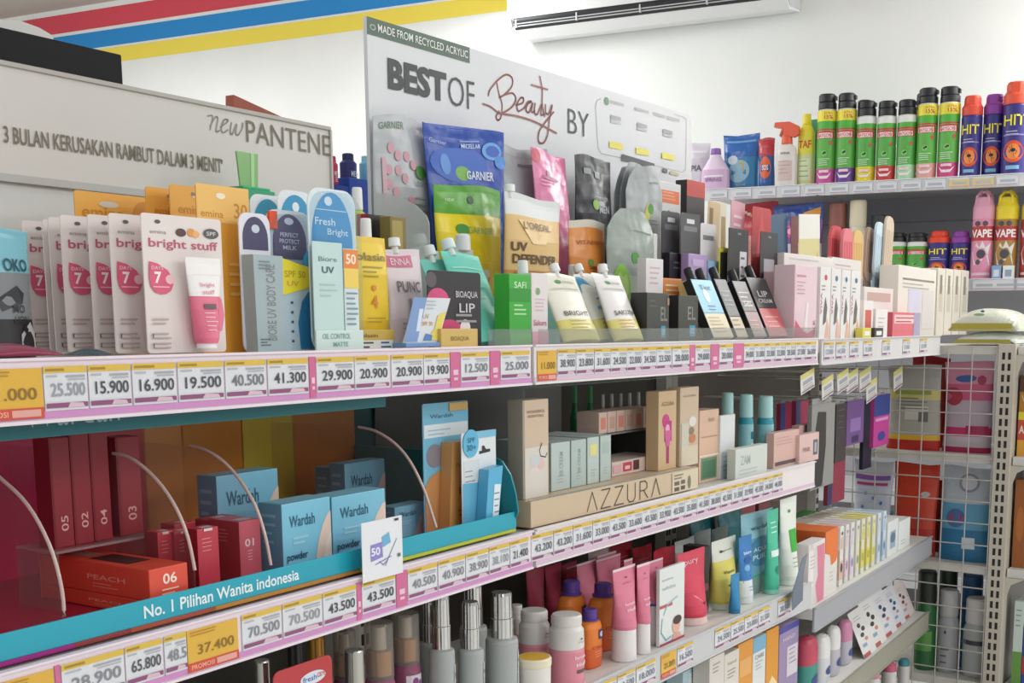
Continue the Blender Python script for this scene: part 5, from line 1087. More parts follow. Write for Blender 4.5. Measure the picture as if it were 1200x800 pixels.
# ================================================================== third shelf, first unit
def pump(sh, vf, px, lab, grey='#a9adac', group='grey bottles with chrome pump caps', ink=True):
    vf, px = mvd(lab, vf, px)
    sec, uc, W, z0, h = Qr(sh, vf, px, 1); r = W/2
    b = MB(); b.lathe([(r*.9, 0), (r, .003), (r, h*.58), (r*.94, h*.605), (r*.62, h*.62)], grey, N=24)
    def sf_(a, t): k = min(abs(2*a-1), .99); return (r*(2*a-1), -r*math.sqrt(1-k*k), t*h)
    if ink: b.prints([Rr(.62, .95, .05, .5, '#ccd0d1'), ('tv', 'Vitalis', .72, .42, .12, .18, M('#4a4d52')) if False else T('Vitalis', .78, .42, .3, .035, '#4a4d52', .02), *lines(.66, .92, .36, 3, .03, '#8a8e92', .006), Dd(.75, .12, .12, .04, '#5a3a6a'), Dd(.86, .10, .08, .03, '#8a3a5a')], sf_, W, h, .0008)
    c = MB(); N = 36; rr = []
    for z, q in ((.61, .70), (.78, .70), (.785, .66), (.795, .66), (.80, .66), (.975, .65), (1, .6)):
        rr.append([(r*q*(1-(.04 if k % 2 else 0))*math.cos(2*math.pi*k/N), r*q*(1-(.04 if k % 2 else 0))*math.sin(2*math.pi*k/N), z*h) for k in range(N)])
    c.rings(rr, M('#c9c9c9', .12, 1.0), False)
    return put('pump_bottle', [('bottle_body', b), ('chrome_cap', c)], lab, 'bottle', (sec, uc, vf+r, z0), group)
YB = 930
pump('A3', .05, (503, 697, 534, YB), 'grey bottle with a chrome cap, leftmost of the front three')
pump('A3', .04, (537, 704, 568, YB), 'grey bottle with a chrome cap, middle of the front three')
pump('A3', .03, (569.5, 693, 608, YB), 'grey bottle with a chrome cap, rightmost of the front three')
pump('A3', .14, (492, 703, 522, YB), 'grey chrome-capped bottle behind the gap left of the front three', group='grey chrome-capped bottles of the back row')
pump('A3', .13, (540, 684, 572, YB), 'grey chrome-capped bottle behind the middle front bottle', group='grey chrome-capped bottles of the back row')
pump('A3', .14, (584, 700, 604, YB), 'grey chrome-capped bottle behind the rightmost front bottle', group='grey chrome-capped bottles of the back row')
def glass_gold(vf, px, lab):
    vf, px = mvd(lab, vf, px)
    sec, uc, W, z0, h = Qr('A3', vf, px, 1); r = W/2
    b = MB(); b.lathe([(r*.9, 0), (r, .004), (r, h*.55), (r*.9, h*.60)], M('#8a4a66', .25), N=22)
    b.prints([Rr(.1, .9, .42, .52, '#d6c9d6'), Dd(.4, .47, .12, .03, '#7a3a6a'), Dd(.62, .45, .1, .025, '#8a4a8a')], lambda a, t: (r*(2*a-1), -r*math.sqrt(1-min(abs(2*a-1), .99)**2), t*h), W, h, .0008)
    c = MB(); c.lathe([(r*.95, h*.60), (r*.97, h*.61), (r*.95, h*.985), (r*.9, h)], M('#dcd6cf', .08, 0, .22), N=22)
    g = MB(); g.lathe([(r*.84, h*.625), (r*.85, h*.64), (r*.85, h*.80), (r*.5, h*.81), (r*.48, h*.97)], None, N=20, mats=[M('#c98f4a', .25, .8)]*3+[M('#cfcac2', .2, .4)])
    put('foundation_bottle', [('bottle_body', b), ('clear_cap', c), ('gold_collar', g)], lab, 'bottle', (sec, uc, vf+r, z0), 'foundation bottles with gold collars')
glass_gold(.05, (428, 728, 464, YB), 'foundation bottle with gold collar under a clear cap, left of two')
glass_gold(.08, (460, 717, 494, YB), 'foundation bottle with gold collar under a clear cap, right of two')
glass_gold(.13, (392, 737, 420, YB), 'foundation bottle with gold collar in the back row, under the price rail')
Bottle('A3', .14, (361, 744, 386, YB), [(.95, 0), (1, .02), (1, .6), (.7, .64)], M('#6a4a36', .3), 'brown-gold capped bottle in the dark back row', caps=[('cap', [(.8, .64), (.82, .65), (.8, .98), (.7, 1)], M('#b0803c', .3, .7))])
for x0, x1, yt, vf, lab in ((404, 431, 760, .03, 'black bottle with a silver cap, right of the red card'), (299, 321, 772, .05, 'dark bottle with a silver cap, left of the red card'), (338, 360, 752, .10, 'black bottle in the back row behind the red card')):
    Bottle('A3', vf, (x0, yt, x1, YB), [(.95, 0), (1, .02), (1, .55), (.8, .6)], '#2a2a2c', lab, caps=[('cap', [(.84, .6), (.86, .61), (.84, .99), (.78, 1)], M('#b9b7b2', .16, .9) if yt != 752 else M('#1d1c1e', .3))])
Card('A3', .012, (322, 776, 391, YB), '#b8383c', 'red card with a blue and white badge in front of the bottles', [Dd(.66, .89, .22, .04, '#d8dde6'), T('fresh', .6, .89, .24, .035, '#3f6fb0', .02), T('care', .8, .895, .14, .03, '#c05a4a'), Dd(.25, .86, .06, .02, '#e0c9c4')], r=.01, hole=False, tilt=0)
# ================================================================== third shelf, second unit
YB = 800
def deo(vf, px, lab, cap='#dcd8d4', low='#dd8c9c'):
    vf, px = mvd(lab, vf, px)
    sec, uc, W, z0, h = Qr('B3', vf, px, 1); r = W/2
    b = MB(); b.lathe([(r*.9, 0), (r, .004), (r, h*.5), (r*.95, h*.53)], low, N=24)
    b.prints([T('bright', .5, .42, .5, .06, '#f4dde2', .02), T('stuff', .5, .33, .45, .06, '#f4dde2', .02), Rr(.32, .7, .2, .25, '#6a5054')], lambda a, t: (r*(2*a-1), -r*math.sqrt(1-min(abs(2*a-1), .99)**2), t*h), W, h, .0008)
    c = MB(); c.lathe([(r*.96, h*.53), (r, h*.54), (r*.97, h*.78), (r*.82, h*.84), (r*.86, h*.87), (r*.86, h*.97), (r*.78, h)], cap, N=24)
    c.prints([Dd(.5, .68, .05, .012, '#6a6264'), T('emina', .5, .64, .3, .025, '#b5aaa6')], lambda a, t: (r*(2*a-1), -r*math.sqrt(1-min(abs(2*a-1), .99)**2), t*h), W, h, .0008)
    put('toner_bottle', [('bottle_body', b), ('cap', c)], lab, 'bottle', ('B', uc, vf+r, z0), 'pink and cream lotion bottles')
deo(.008, (643, 719, 685, 878), 'pink and cream lotion bottle, in front of the orange bottles')
deo(.08, (608, 714, 645, 860), 'pink and cream lotion bottle behind the yellow lid')
deo(.15, (598, 708, 614, 850), 'pink and cream lotion bottle in the dark, rearmost of its kind')
sec, uc, W, z0, h = Qr('B3', .006, (608, 769, 647.5, 900)); r = W/2
b = MB(); b.lathe([(r*.85, 0), (r*.95, .004), (r*.98, h*.80)], '#e6e2da', N=26); c = MB(); c.lathe([(r, h*.80), (r*1.02, h*.81), (r*1.02, h*.96), (r*.96, h)], '#e9dfc6', N=26); c.lathe([(r*.9, h*1.0), (r*.9, h*1.003)], '#dfae2c', N=26)
put('cream_jar', [('jar', b), ('lid', c)], 'cream jar with a yellow topped lid at the start of the third shelf', 'jar', ('B', uc, .008+r, z0))
def orange(vf, px, lab):
    vf, px = mvd(lab, vf, px)
    sec, uc, W, z0, h = Qr('B3', vf, px, 0.66); r = W/2
    b, s = shell([(0, r*.9, r*.6, '#d9582a'), (h*.03, r, r*.66, '#d8602b'), (h*.35, r, r*.66, '#e07a2c'), (h*.68, r*.98, r*.64, '#e5842e'), (h*.77, r*.86, r*.56, '#e5842e'), (h*.81, r*.5, r*.4, '#e08030')], 2.6)
    b.prints([Rr(.55, .92, .60, .80, '#27356a'), Dd(.73, .70, .12, .06, '#c9d0e6'), T('C&C', .5, .45, .7, .05, '#a8401c'), *lines(.3, .9, .36, 3, .05, '#f0b08a', .01)], s, W, h*.81, .0012)
    c = MB(); c.lathe([(r*.52, h*.80), (r*.60, h*.805), (r*.60, h*.83), (r*.50, h*.84), (r*.48, h*.985), (r*.42, h)], '#5a3c94', N=20)
    c.prism([(-r*.2, h*.925), (r*.62, h*.93), (r*.62, h*.965), (-r*.2, h*.985)], -r*.2, r*.2, '#4f3486')
    put('face_wash_bottle', [('bottle_body', b), ('pump_cap', c)], lab, 'bottle', ('B', uc, vf+r*.7, z0), 'orange bottles with purple caps')
orange(.085, (691, 683, 723, 812), 'large orange bottle with purple cap, beside the pink tubes')
orange(.045, (679, 713, 705, 845), 'small orange bottle with purple cap, in front of the larger ones')
orange(.125, (655, 680, 686, 815), 'orange bottle with purple cap behind the lotion bottles')
def ptube(vf, px, lab, bands, pr=(), cap='#e9e4e4', cf=.34, group='pink face wash tubes', tilt=0):
    return Tube('B3', vf, px, cf, None, cap, lab, pr, bands, group=group, tilt=tilt)
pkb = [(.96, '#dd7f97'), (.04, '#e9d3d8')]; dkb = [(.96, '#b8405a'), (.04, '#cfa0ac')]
emi = [Dd(.5, .84, .05, .015, '#8a5060'), T('emina', .5, .76, .4, .03, '#c25f7a'), T('bright', .5, .42, .55, .05, '#f3d6dd', .02), T('stuff', .5, .34, .5, .05, '#f3d6dd', .02)]
ptube(.012, (718, 664, 744, 786), 'pink tube on a white cap, leftmost of the front pair', pkb, emi)
ptube(.014, (746, 660, 761, 776), 'pink tube on a white cap, rightmost of the front pair', pkb, emi)
sec, uc, W, z0, h = Q('B3', .03, (758, 656, 776, 768))
ptube(.03, (757, 656, 776.5, 767), 'pink tube on a tall white cap with a blue rim', [(.08, '#4a62b0'), (.88, '#dd7f97'), (.04, '#e9d3d8')], emi, '#e6e4e6', .46)
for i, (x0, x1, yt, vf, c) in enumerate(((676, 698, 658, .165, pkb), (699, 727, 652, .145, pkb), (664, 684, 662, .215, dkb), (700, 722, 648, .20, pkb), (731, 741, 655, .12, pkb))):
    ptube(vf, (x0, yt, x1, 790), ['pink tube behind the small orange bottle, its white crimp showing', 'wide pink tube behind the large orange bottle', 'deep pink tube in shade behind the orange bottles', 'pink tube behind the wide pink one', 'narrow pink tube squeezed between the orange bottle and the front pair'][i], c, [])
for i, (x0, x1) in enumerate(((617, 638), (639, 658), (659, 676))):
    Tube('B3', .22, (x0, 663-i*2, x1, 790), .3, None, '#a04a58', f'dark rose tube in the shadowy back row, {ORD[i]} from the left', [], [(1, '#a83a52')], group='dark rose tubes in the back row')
for i, (x0, x1, yt, vf, c) in enumerate(((716, 740, 636, .24, '#9c2430'), (741, 763, 640, .22, '#a82a36'), (765, 791, 642, .14, '#c93a4a'))):
    Pouch('B3', vf, (x0, yt, x1, 775), .025, [(1, 'f'+c)], ['dark red pouch at the back, left of two under the price rail', 'dark red pouch at the back, right of two under the price rail', 'red pouch behind the white card with a face'][i], [*lines(.2, .8, .8, 3, .05, '#c9606a', .012)])
Pouch('B3', .25, (690, 640, 716, 775), .02, [(1, '#d6c3c4')], 'pale pink pouch at the back left of the dark red ones', [Rr(.1, .9, .8, .82, '#e6d9d9')])
def face(W, h):
    b = MB(); b.box(-W/2, W/2, -.002, .03, 0, h*.985, '#dfe2e0', .001); return []
Carton('B3', .02, (773, 663, 802, 754), .008, '#e2e4e2', 'white carton with a profile face and teal swirl', [T('emina', .3, .85, .45, .03, '#9aaab0'), T('white', .35, .74, .55, .05, '#a9c3c8'), Rr(.0, .5, .49, .53, '#c05a5a'), ('l', [(.1, .35), (.06, .18), (.25, .06), (.45, .08)], .0035, M('#7fb9c4')), ('l', [(.16, .4), (.3, .52), (.7, .58)], .003, M('#9acbd2')), Dd(.66, .2, .16, .10, '#e3b39c'), Dd(.70, .27, .17, .06, '#4a332c'), Pp([(.52, .1), (.8, .1), (.86, .02), (.5, .02)], '#e0ae98'), Rr(.0, 1, -.0, .03, '#a33a5a')])
Tube('B3', .03, (793, 645, 825, 745), .10, None, '#e6c9c4', 'coral red and cream tube with a small koala mark', [T('pury', .42, .83, .5, .08, '#eec3c8'), Pp([(.02, .0), (.02, .42), (.3, .34), (.55, .22), (.75, .30), (1, .46), (1, .0)], '#e3b3b4'), Dd(.6, .2, .06, .02, '#6a3a3a'), Dd(.52, .22, .025, .012, '#6a3a3a'), Dd(.68, .22, .025, .012, '#6a3a3a'), T('acne', .6, .12, .3, .03, '#b86a78'), T('care', .6, .07, .3, .03, '#b86a78')], [(1, '#d9445c')], W if False else None)
Carton('B3', .07, (824, 640, 831, 735), .05, '#2e2a2c', 'narrow black pack between the coral tube and the yellow and white tube', [Dd(.5, .4, .4, .06, '#7a4a5a')])
Tube('B3', .075, (816, 705, 832, 738), .3, None, '#c9cfcc', 'short grey-green tube behind the coral tube', [], [(1, '#b9c3bf')])
Tube('B3', .02, (833, 631, 861, 730), .08, None, '#cfd6c9', 'white and yellow tube with black lettering', [Dd(.3, .82, .06, .02, '#3a3a32'), T('garnier', .55, .82, .4, .03, '#5a5f50'), T('Vitamin', .45, .5, .5, .05, '#4a4a36', .02), T('C', .5, .34, .2, .05, '#4a4a36'), Rr(.3, .7, .28, .31, '#4a4a36')], [(.68, '#dfd468'), (.32, '#dfe2d6')])
Tube('B3', .012, (856, 672, 866, 727), .06, None, '#3a7fae', 'plain blue tube between the yellow one and the blue-white one', [], [(1, '#2f86b8')])
Tube('B3', .03, (865, 628, 880, 722), .07, None, '#d9dfe4', 'blue and white tube with dark blue bubbles', [Dd(.5, .62, .3, .06, '#2a5aa0'), Dd(.35, .5, .2, .05, '#7fb3de'), T('biore', .5, .74, .6, .05, '#dce8f4', .02), Pp([(.05, .3), (.5, .38), (.95, .3), (.95, .27), (.05, .27)], '#24406e'), *lines(.3, .8, .2, 2, .05, '#7f9ab0')], [(.3, '#dfe5ea'), (.7, '#3a80c4')])
Pouch('B3', .05, (866, 600, 904, 705), .02, [(.22, '#7f9a96'), (.03, '#cfe3e0'), (.45, '#6fa3b8'), (.30, '#8fbfcc')], 'large pale blue tube-shaped pouch with a dark circle of water', [T('wardah', .55, .82, .6, .05, '#2f6a84'), Dd(.55, .52, .36, .18, '#4a87a8'), T('AQUA', .55, .55, .5, .06, '#cfe3ee', .01), T('PURE', .55, .46, .5, .06, '#cfe3ee', .01), Rr(.05, .95, .22, .25, '#3fa590')])
Tube('B3', .02, (898, 597, 911, 698), .05, None, '#8fd0bb', 'bright mint green slim tube', [*lines(.2, .8, .85, 3, .06, '#d0f0e3', .015), Dd(.6, .25, .3, .05, '#2f8f74'), Rr(.1, .9, .42, .5, '#e3f3ec')], [(1, '#4fc39f')])
Tube('B3', .022, (913, 583, 932, 690), .05, None, '#dfe6df', 'white tube with a bright green block, last before the next unit', [Dd(.45, .84, .08, .02, '#5a8a5a'), Rr(.3, .78, .35, .62, '#3fae3c'), *lines(.3, .7, .28, 3, .05, '#9ab59c', .012)], [(1, '#e3e8e0')])
for i, (x0, x1, yt, vf, c) in enumerate(((790, 812, 632, .15, '#cfd6d4'), (813, 832, 622, .20, '#c5d0cd'), (806, 822, 627, .25, '#d6dad6'), (833, 852, 618, .15, '#b9c6c4'))):
    Tube('B3', vf, (x0, yt, x1, 740), .1, None, c, f'pale white-grey tube {ORD[i]} of those rising behind the front tubes', [], [(1, c)], group='pale tubes in the back of the third shelf')
for i, (x0, x1, yt, vf) in enumerate(((808, 838, 604, .26), (840, 868, 596, .25))):
    Pouch('B3', vf, (x0, yt, x1, 730), .03, [(1, 'f#2f7a84')], f'dark teal pouch in the back row of the third shelf, {["left", "right"][i]} of two', [], group='dark teal pouches in the back row')
for i, (x0, x1, c) in enumerate(((868, 884, '#a85058'), (888, 900, '#8a4a54'), (914, 926, '#c9b0a9'))):
    Carton('B3', .27, (x0, 592-i*3, x1, 720), .03, c, f'reddish carton peeping over the back row of the third shelf, {ORD[i]} from the left', [], group='reddish cartons in the back row')
# ================================================================== fourth shelf, second unit
for i, (x0, x1, yt, vf, c, pr, lab) in enumerate(((800, 832, 780, .04, '#b9d3dc', [Rr(.2, .8, .5, .95, '#dfe9ec'), Rr(.5, .8, .78, .84, '#3f78b0'), *lines(.3, .9, .93, 2, .03, '#6a9a8a', .01)], 'pale blue and white carton, leftmost seen on the bottom shelf'),
        (831, 848, 768, .03, '#dcd6ce', [*lines(.2, .8, .92, 3, .04, '#9a9088', .012)], 'cream carton left of two on the bottom shelf'), (848.5, 865, 764, .03, '#ddd8cf', [T('hand', .5, .88, .6, .04, '#b5a37a'), *lines(.2, .8, .8, 3, .04, '#9a9088', .012)], 'cream carton right of two on the bottom shelf'),
        (864, 881, 752, .035, '#e39a3c', [Rr(.1, .9, .6, .8, '#eab066')], 'orange carton left of two on the bottom shelf'), (881.5, 896, 746, .035, '#dfe2e0', [Rr(0, 1, .82, 1, '#7fb3d0'), T('CARE', .5, .76, .7, .05, '#7a8a94'), *lines(.2, .8, .7, 3, .04, '#a9b5b9', .012)], 'blue-topped white carton between the two orange ones'),
        (897, 911, 737, .035, '#e0982f', [Pp([(.1, .3), (.5, .42), (.9, .3), (.8, .2), (.2, .2)], '#f0d9a0')], 'orange carton right of two on the bottom shelf'), (912, 934, 732, .035, '#9c8ab0', [Rr(.0, 1, .92, 1, '#4a4a9c'), Rr(.4, .95, .3, .7, '#d9d3dc'), T('HAND', .5, .82, .6, .05, '#d9d0e2'), *lines(.5, .9, .66, 4, .06, '#8a80a0', .012)], 'lilac carton with a purple top on the bottom shelf'))):
    Carton('B4', vf, (x0, yt, x1, 900), .04, c, lab, pr)
for i, (x0, x1, yt) in enumerate(((772, 800, 792), (806, 828, 786))):
    Carton('B4', .12, (x0, yt, x1, 900), .05, '#cfd8da', f'white carton behind the front row of the bottom shelf, {["left", "right"][i]} of two', [])
# ================================================================== last unit, shelf with cartons
def cc(x0, x1, yt, yb, vf, D, c, lab, pr=(), top=(), left=(), **k): return Carton('C3', vf, (x0, yt, x1, yb), D, c, lab, pr, left, top, **k)
cc(947, 966, 635, 706, .02, .035, '#dcd3d3', 'white and pink carton at the start of the last unit', [Pp([(.5, .95), (.95, .95), (.98, .0), (.6, .0), (.45, .3), (.6, .45)], '#d9839a'), Rr(.0, .3, .3, .9, '#e9e4e4'), *lines(.1, .4, .8, 4, .06, '#b5a0a8', .012), Rr(.2, .95, .93, 1, '#e2dcdc')], top=[Rr(.05, .95, .05, .95, '#e9e6e4')])
cc(966.5, 981, 621, 700, .02, .12, '#dfdbd6', 'carton with a broad orange top band behind the white and pink one', [Pp([(0, 1), (1, 1), (1, .55), (.85, .48), (.5, .45), (.4, .62), (0, .68)], '#e5793a'), *lines(.4, .8, .35, 3, .06, '#b5aca6', .012)], top=[Rr(.0, 1, .0, 1, '#e0702f')], left=[Rr(0, 1, .6, 1, '#d96a2c')])
rowc = [('#dfdcd6', '#4a3a3a', '#dcb9a6'), ('#d9d6d3', '#b58aa0', '#e0c9d0'), ('#dcd8d6', '#9a86b0', '#d9cfe0'), ('#d9d8d0', '#7a9a8a', '#dcdcc0'), ('#dbd8c4', '#b0a83c', '#d9d06a'), ('#d9d7bc', '#b5a92c', '#e0d65a'), ('#d6d5c3', '#c2b53a', '#e3dc80'), ('#d3d8dc', '#8aa3b5', '#c9d6df'), ('#c9d6e0', '#5a86b0', '#a9c3d9')]
for i, (c, d1, d2) in enumerate(rowc):
    x0 = 982+i*6.3
    cc(x0, x0+6.2+2, 617-i*2.2, 690-i*5, .03+.0*i, .16, c, f'slim white carton {ORD[i]} from the left in the long row of the last unit', [Rr(.1, .9, .1, .42, d2), Dd(.5, .3, .3, .08, d1), Rr(.2, .8, .62, .82, d2), Dd(.5, .88, .2, .03, d1)], top=[Rr(.05, .95, .05, .45, d2), Rr(.1, .9, .6, .9, '#b9a99a')], left=[Rr(0, 1, .1, .6, d2)], group='slim white cartons in a long row', W=.030)
cc(1040, 1052, 610, 660, .03, .08, '#dfe2e2', 'white carton with a grey-blue drawing near the mesh', [Rr(.25, .75, .2, .7, '#9fb0bf'), Dd(.5, .5, .25, .15, '#6a7f95')])
cc(1053, 1066, 609, 654, .03, .08, '#e6e8e6', 'plain white carton nearest the mesh', [*lines(.2, .6, .3, 2, .1, '#9aa9a9', .02)])
cc(931, 962, 606, 700, .20, .06, '#3f7f3c', 'box with a dark green lid at the back of the last unit', [Rr(0, 1, 0, .8, '#8fb08a')], top=[Rr(.02, .98, .02, .98, '#3c8a38')])
Pouch('C3', .20, (1040, 592, 1072, 660), .05, [(.55, '#2f8a7f'), (.45, 'f#2f86a0')], 'teal bag standing behind the white cartons near the mesh', [Rr(.4, .7, .6, .8, '#cfe3e6')], cat='bag', name='refill_bag')
# flap at the start of the rail
sec = 'C'; uc, W, z0, h = span('C', -.012, 931, 655, 944, 705)
b = MB(); b.prism([(-W*.6, -h*.1), (W*.3, 0), (W*.3, h*.6), (W*.62, h*1.05), (W*.2, h*.98), (-W*.6, h*.35)], 0, .0015, M('#8f98a6', .2, 0, .75))
put('clear_price_flap', [('clear_price_flap', b)], 'clear grey plastic flap bent outwards at the start of the last unit rail', 'price holder', ('C', uc, -.012, z0))
# ------------------------------------------------------------------ roll-ons and bath cards on the shelf below
def rollon(x0, x1, yt, yb, vf, body, cap, lab, badge='#2f4a86'):
    vf, px = mvd(lab, vf, (x0, yt, x1, yb))
    sec, uc, W, z0, h = Qr('C4', vf, px, 0.6); r = W/2
    b, s = shell([(0, r*.9, r*.5, body), (h*.05, r, r*.6, body), (h*.5, r, r*.6, body), (h*.55, r*.95, r*.58, body)], 2.3)
    b.prints([Dd(.55, .5, .3, .16, badge), *lines(.3, .7, .25, 2, .1, '#b9c3cc', .03)], s, W, h*.55, .001)
    c, _s = shell([(h*.55, r*.97, r*.6, cap), (h*.78, r*.97, r*.6, cap), (h*.90, r*.88, r*.54, cap), (h*.965, r*.66, r*.42, cap), (h, r*.3, r*.2, cap)], 2.3)
    put('roll_on_deodorant', [('bottle_body', b), ('cap', c)], lab, 'deodorant', ('C', uc, vf+r*.6, z0), 'roll-on deodorants under the grey rail')
rollon(929, 957, 746, 870, .03, '#3f8f86', '#c2485e', 'dark teal roll-on with a crimson cap, leftmost')
rollon(951, 972, 744, 845, .035, '#d3d3d6', '#e3e2e0', 'white roll-on beside the crimson-capped one')
rollon(966, 984, 734, 830, .035, '#b9b5bf', '#dfdfdd', 'white-capped grey roll-on left of the pink-capped one')
rollon(979, 998, 727, 815, .04, '#b5b0bc', '#c985a6', 'grey roll-on with a pink cap')
rollon(993, 1011, 723, 800, .06, '#cfcfd2', '#dcdad8', 'white roll-on right of the pink-capped one')
for i, (x0, x1, yt, yb, c, pr) in enumerate(((1014, 1028, 718, 775, '#dcdad8', '#4a4a4e'), (1026, 1040, 704, 766, '#dfddda', '#3f3f44'), (1039, 1052, 697, 757, '#dad9dc', '#3d4a6a'), (1051, 1062, 691, 748, '#d3d6dc', '#4a5a7a'), (1061, 1071, 686, 741, '#d9cfcf', '#6a4a50'), (1067, 1072, 685, 741, '#d6c6c0', '#9a7a70'))):
    Card('C4', .02, (x0, yt, x1, yb), c, f'white leaning sachet {ORD[i]} from the left in the slanted row before the mesh', [Dd(.4, .66, .12, .05, pr), Dd(.62, .56, .13, .05, pr), Dd(.42, .45, .14, .045, pr), Dd(.6, .34, .12, .04, '#c98a80'), Rr(.2, .5, .2, .27, '#8aa3c0'), *lines(.2, .8, .85, 2, .06, '#a9a9ac', .012), Rr(0, .5, 0, .08, '#b05a5a')], r=.003, hole=False, lean=24, group='white leaning sachets')
ZS['C5'] = .145
for i, (x0, x1, yt, c) in enumerate(((1008, 1028, 784, '#c98a9a'), (1029, 1047, 779, '#c9607a'), (1048, 1062, 775, '#4a8a96'), (1064, 1076, 770, '#d3c44a'), (1041, 1049, 771, '#c2bc5a'))):
    Bottle('C5', .05 if i < 3 else (.12, .16)[i-3], (x0, yt, x1, 1000), [(.95, 0), (1, .02), (1, .8), (.96, .84)], '#d6d3d0', ['bottle with a rose cap, leftmost on the lowest shelf', 'bottle with a bright pink cap on the lowest shelf', 'bottle with a teal cap on the lowest shelf', 'bottle with a yellow cap nearest the mesh on the lowest shelf', 'bottle with an olive yellow cap behind the teal-capped one'][i], caps=[('cap', [(.96, .84), (.98, .86), (.9, .95), (.6, .99), (.2, 1)], c)])
# ================================================================== hooks and hanging packs of the last unit
def hang(x0, x1, yt, yb, vv, c, lab, pr=(), name='hanging_pack', cat='hanging pack', t=.012, group=None, sec='C', tilt=0):
    uc, W, z0, h = span(sec, vv, x0, yt, x1, yb)
    b = MB(); b.box(-W/2, W/2, -t/2, t/2, 0, h*.93, c, .001); b.prints(list(pr), flat(W, h*.93, -t/2), W, h, nx=1)
    hd = MB(); hd.box(-W*.42, W*.42, -.001, .001, h*.92, h, M('#c9c9c9', .2, 0, .5))
    hk = MB(); hk.tube([(0, .415-vv, h*.965), (0, -.012, h*.965), (0, -.02, h*.965+.008)], .002, M('#c9c7c2', .3, .6), 6)
    return put(name, [('pack', b), ('header', hd), ('peg_hook', hk)], lab, cat, (sec, uc, vv, z0, 0, 0, tilt), group)
hang(912, 930, 468, 520, .23, '#a8345a', 'magenta pack hanging behind the teal bottles', [Rr(0, .3, 0, 1, '#3a4a84')], sec='C')
hang(930, 945, 466, 508, .14, '#b03a5e', 'magenta pack hanging left of the grey-black one', [Rr(0, .35, .0, 1, '#3f4a88')])
hang(948, 975, 466, 570, .05, '#8d8c8a', 'long grey and black pack hanging at the end of the second shelf', [Pp([(.15, .02), (.5, .02), (.62, .5), (.6, .9), (.25, .92), (.12, .6)], '#2d2a2a')])
hang(977, 989, 468, 540, .10, '#3a3436', 'narrow dark pack hanging behind the grey and black one', [*lines(.2, .8, .9, 4, .1, '#6a6468', .015)])
hang(968, 988, 520, 588, .13, '#8a2f44', 'long maroon pack hanging low beside the grey upright', [Rr(0, .25, 0, .9, '#2f2f5a')])
hang(990, 1010, 465, 520, .10, '#6a4a84', 'purple pack hanging by the mesh', [Rr(.2, .8, .3, .6, '#8a6aa6'), Rr(.3, .7, .05, .2, '#3a2a54')])
hang(1010, 1020, 462, 548, .19, '#23273f', 'narrow navy pack hanging by the mesh', [])
hang(1022, 1040, 458, 522, .10, '#b03a86', 'navy and magenta pack with a round spot hanging by the mesh', [Rr(0, 1, .6, 1, '#2a3f86'), Dd(.5, .2, .25, .09, '#3a3a8a'), Rr(.1, .9, .5, .56, '#c98ac0')])
for i, (x, y, dx) in enumerate(((939, 437, 16), (964, 443, 13), (982, 436, 13), (993, 436, 13), (1008, 434, 13), (1016, 447, 12), (1048, 433, 10))):
    uc, W, z0, h = span('C', .03+.012*i, x, y+2, x+dx, y+25)
    b = MB(); b.box(-W/2, W/2, 0, .001, 0, h, M('#e3e2dc', .3), .0003); b.prints([Rr(0, 1, .75, 1, '#d9d27a'), Rr(.15, .85, .42, .62, '#a9a9b5'), *lines(.15, .9, .35, 2, .12, '#b9b5b5', .05), Rr(.05, .95, .06, .14, '#8a6a84')], flat(W, h, 0), W, h, nx=1)
    hk = MB(); hk.tube([(0, .003, h*.98), (0, .30, h*.98)], .0018, M('#c9c7c2', .3, .6), 6)
    put('hook_price_label', [('label_card', b), ('peg_hook', hk)], f'tilted price label on a peg hook, {ORD[i]} from the left under the last top shelf', 'price label', ('C', uc, .03+.012*i, z0, 0, 0, -10), 'price labels on peg hooks')
# ================================================================== goods behind the wire mesh
def MP(key, vf, px, D, bands, lab, pr=(), **k):
    return Pouch(key, vf, px, D, bands, lab, pr, **k)
ZS['M1'] = zsM[0]; ZS['M2'] = zsM[1]; ZS['M3'] = zsM[2]; ZS['M0'] = zMt
MP('M1', .04, (1040, 428, 1103, 530), .06, [(.12, '#b8281f'), (.06, '#d9a92c'), (.42, '#a9a69c'), (.12, '#c9c07a'), (.28, '#a9a5a0')], 'big refill pouch, clear above with a red and yellow foot, behind the mesh', [Rr(.35, .8, .36, .52, '#c9c5b9'), *lines(.2, .8, .62, 4, .04, '#7a786a', .012), Rr(.62, .8, .34, .46, '#6a6a66'), Rr(.15, .85, .66, .72, '#8f9a4a')])
MP('M1', .05, (1106, 424, 1164, 532), .06, [(.06, '#b52a5a'), (.12, '#c9bcc6'), (.1, '#c2386a'), (.30, '#b9a9b5'), (.18, '#c95a80'), (.24, 'f#cf8aa0')], 'big pink refill pouch behind the right of the mesh', [Dd(.78, .80, .09, .05, '#a8385a'), Dd(.45, .82, .22, .04, '#3f5f9c'), Rr(.5, .95, .22, .3, '#a82a5c'), Dd(.2, .62, .2, .10, '#a83a4a')])
MP('M1', .16, (1068, 418, 1112, 525), .05, [(1, 'f#b02a2c')], 'dark red pouch between the two big refill pouches', [])
MP('M2', .05, (999, 540, 1045, 655), .05, [(.75, 'f#c6cddb'), (.25, '#c9ccd4')], 'white pouch with blue flecks and a purple band, behind the mesh', [*[Dd(.15+.7*((k*29) % 10)/10, .2+.5*((k*47) % 10)/10, .035, .02, '#5a7fb5') for k in range(12)], Rr(.05, .95, .80, .85, '#8a5aa6'), Rr(.1, .9, .74, .77, '#b0407a')])
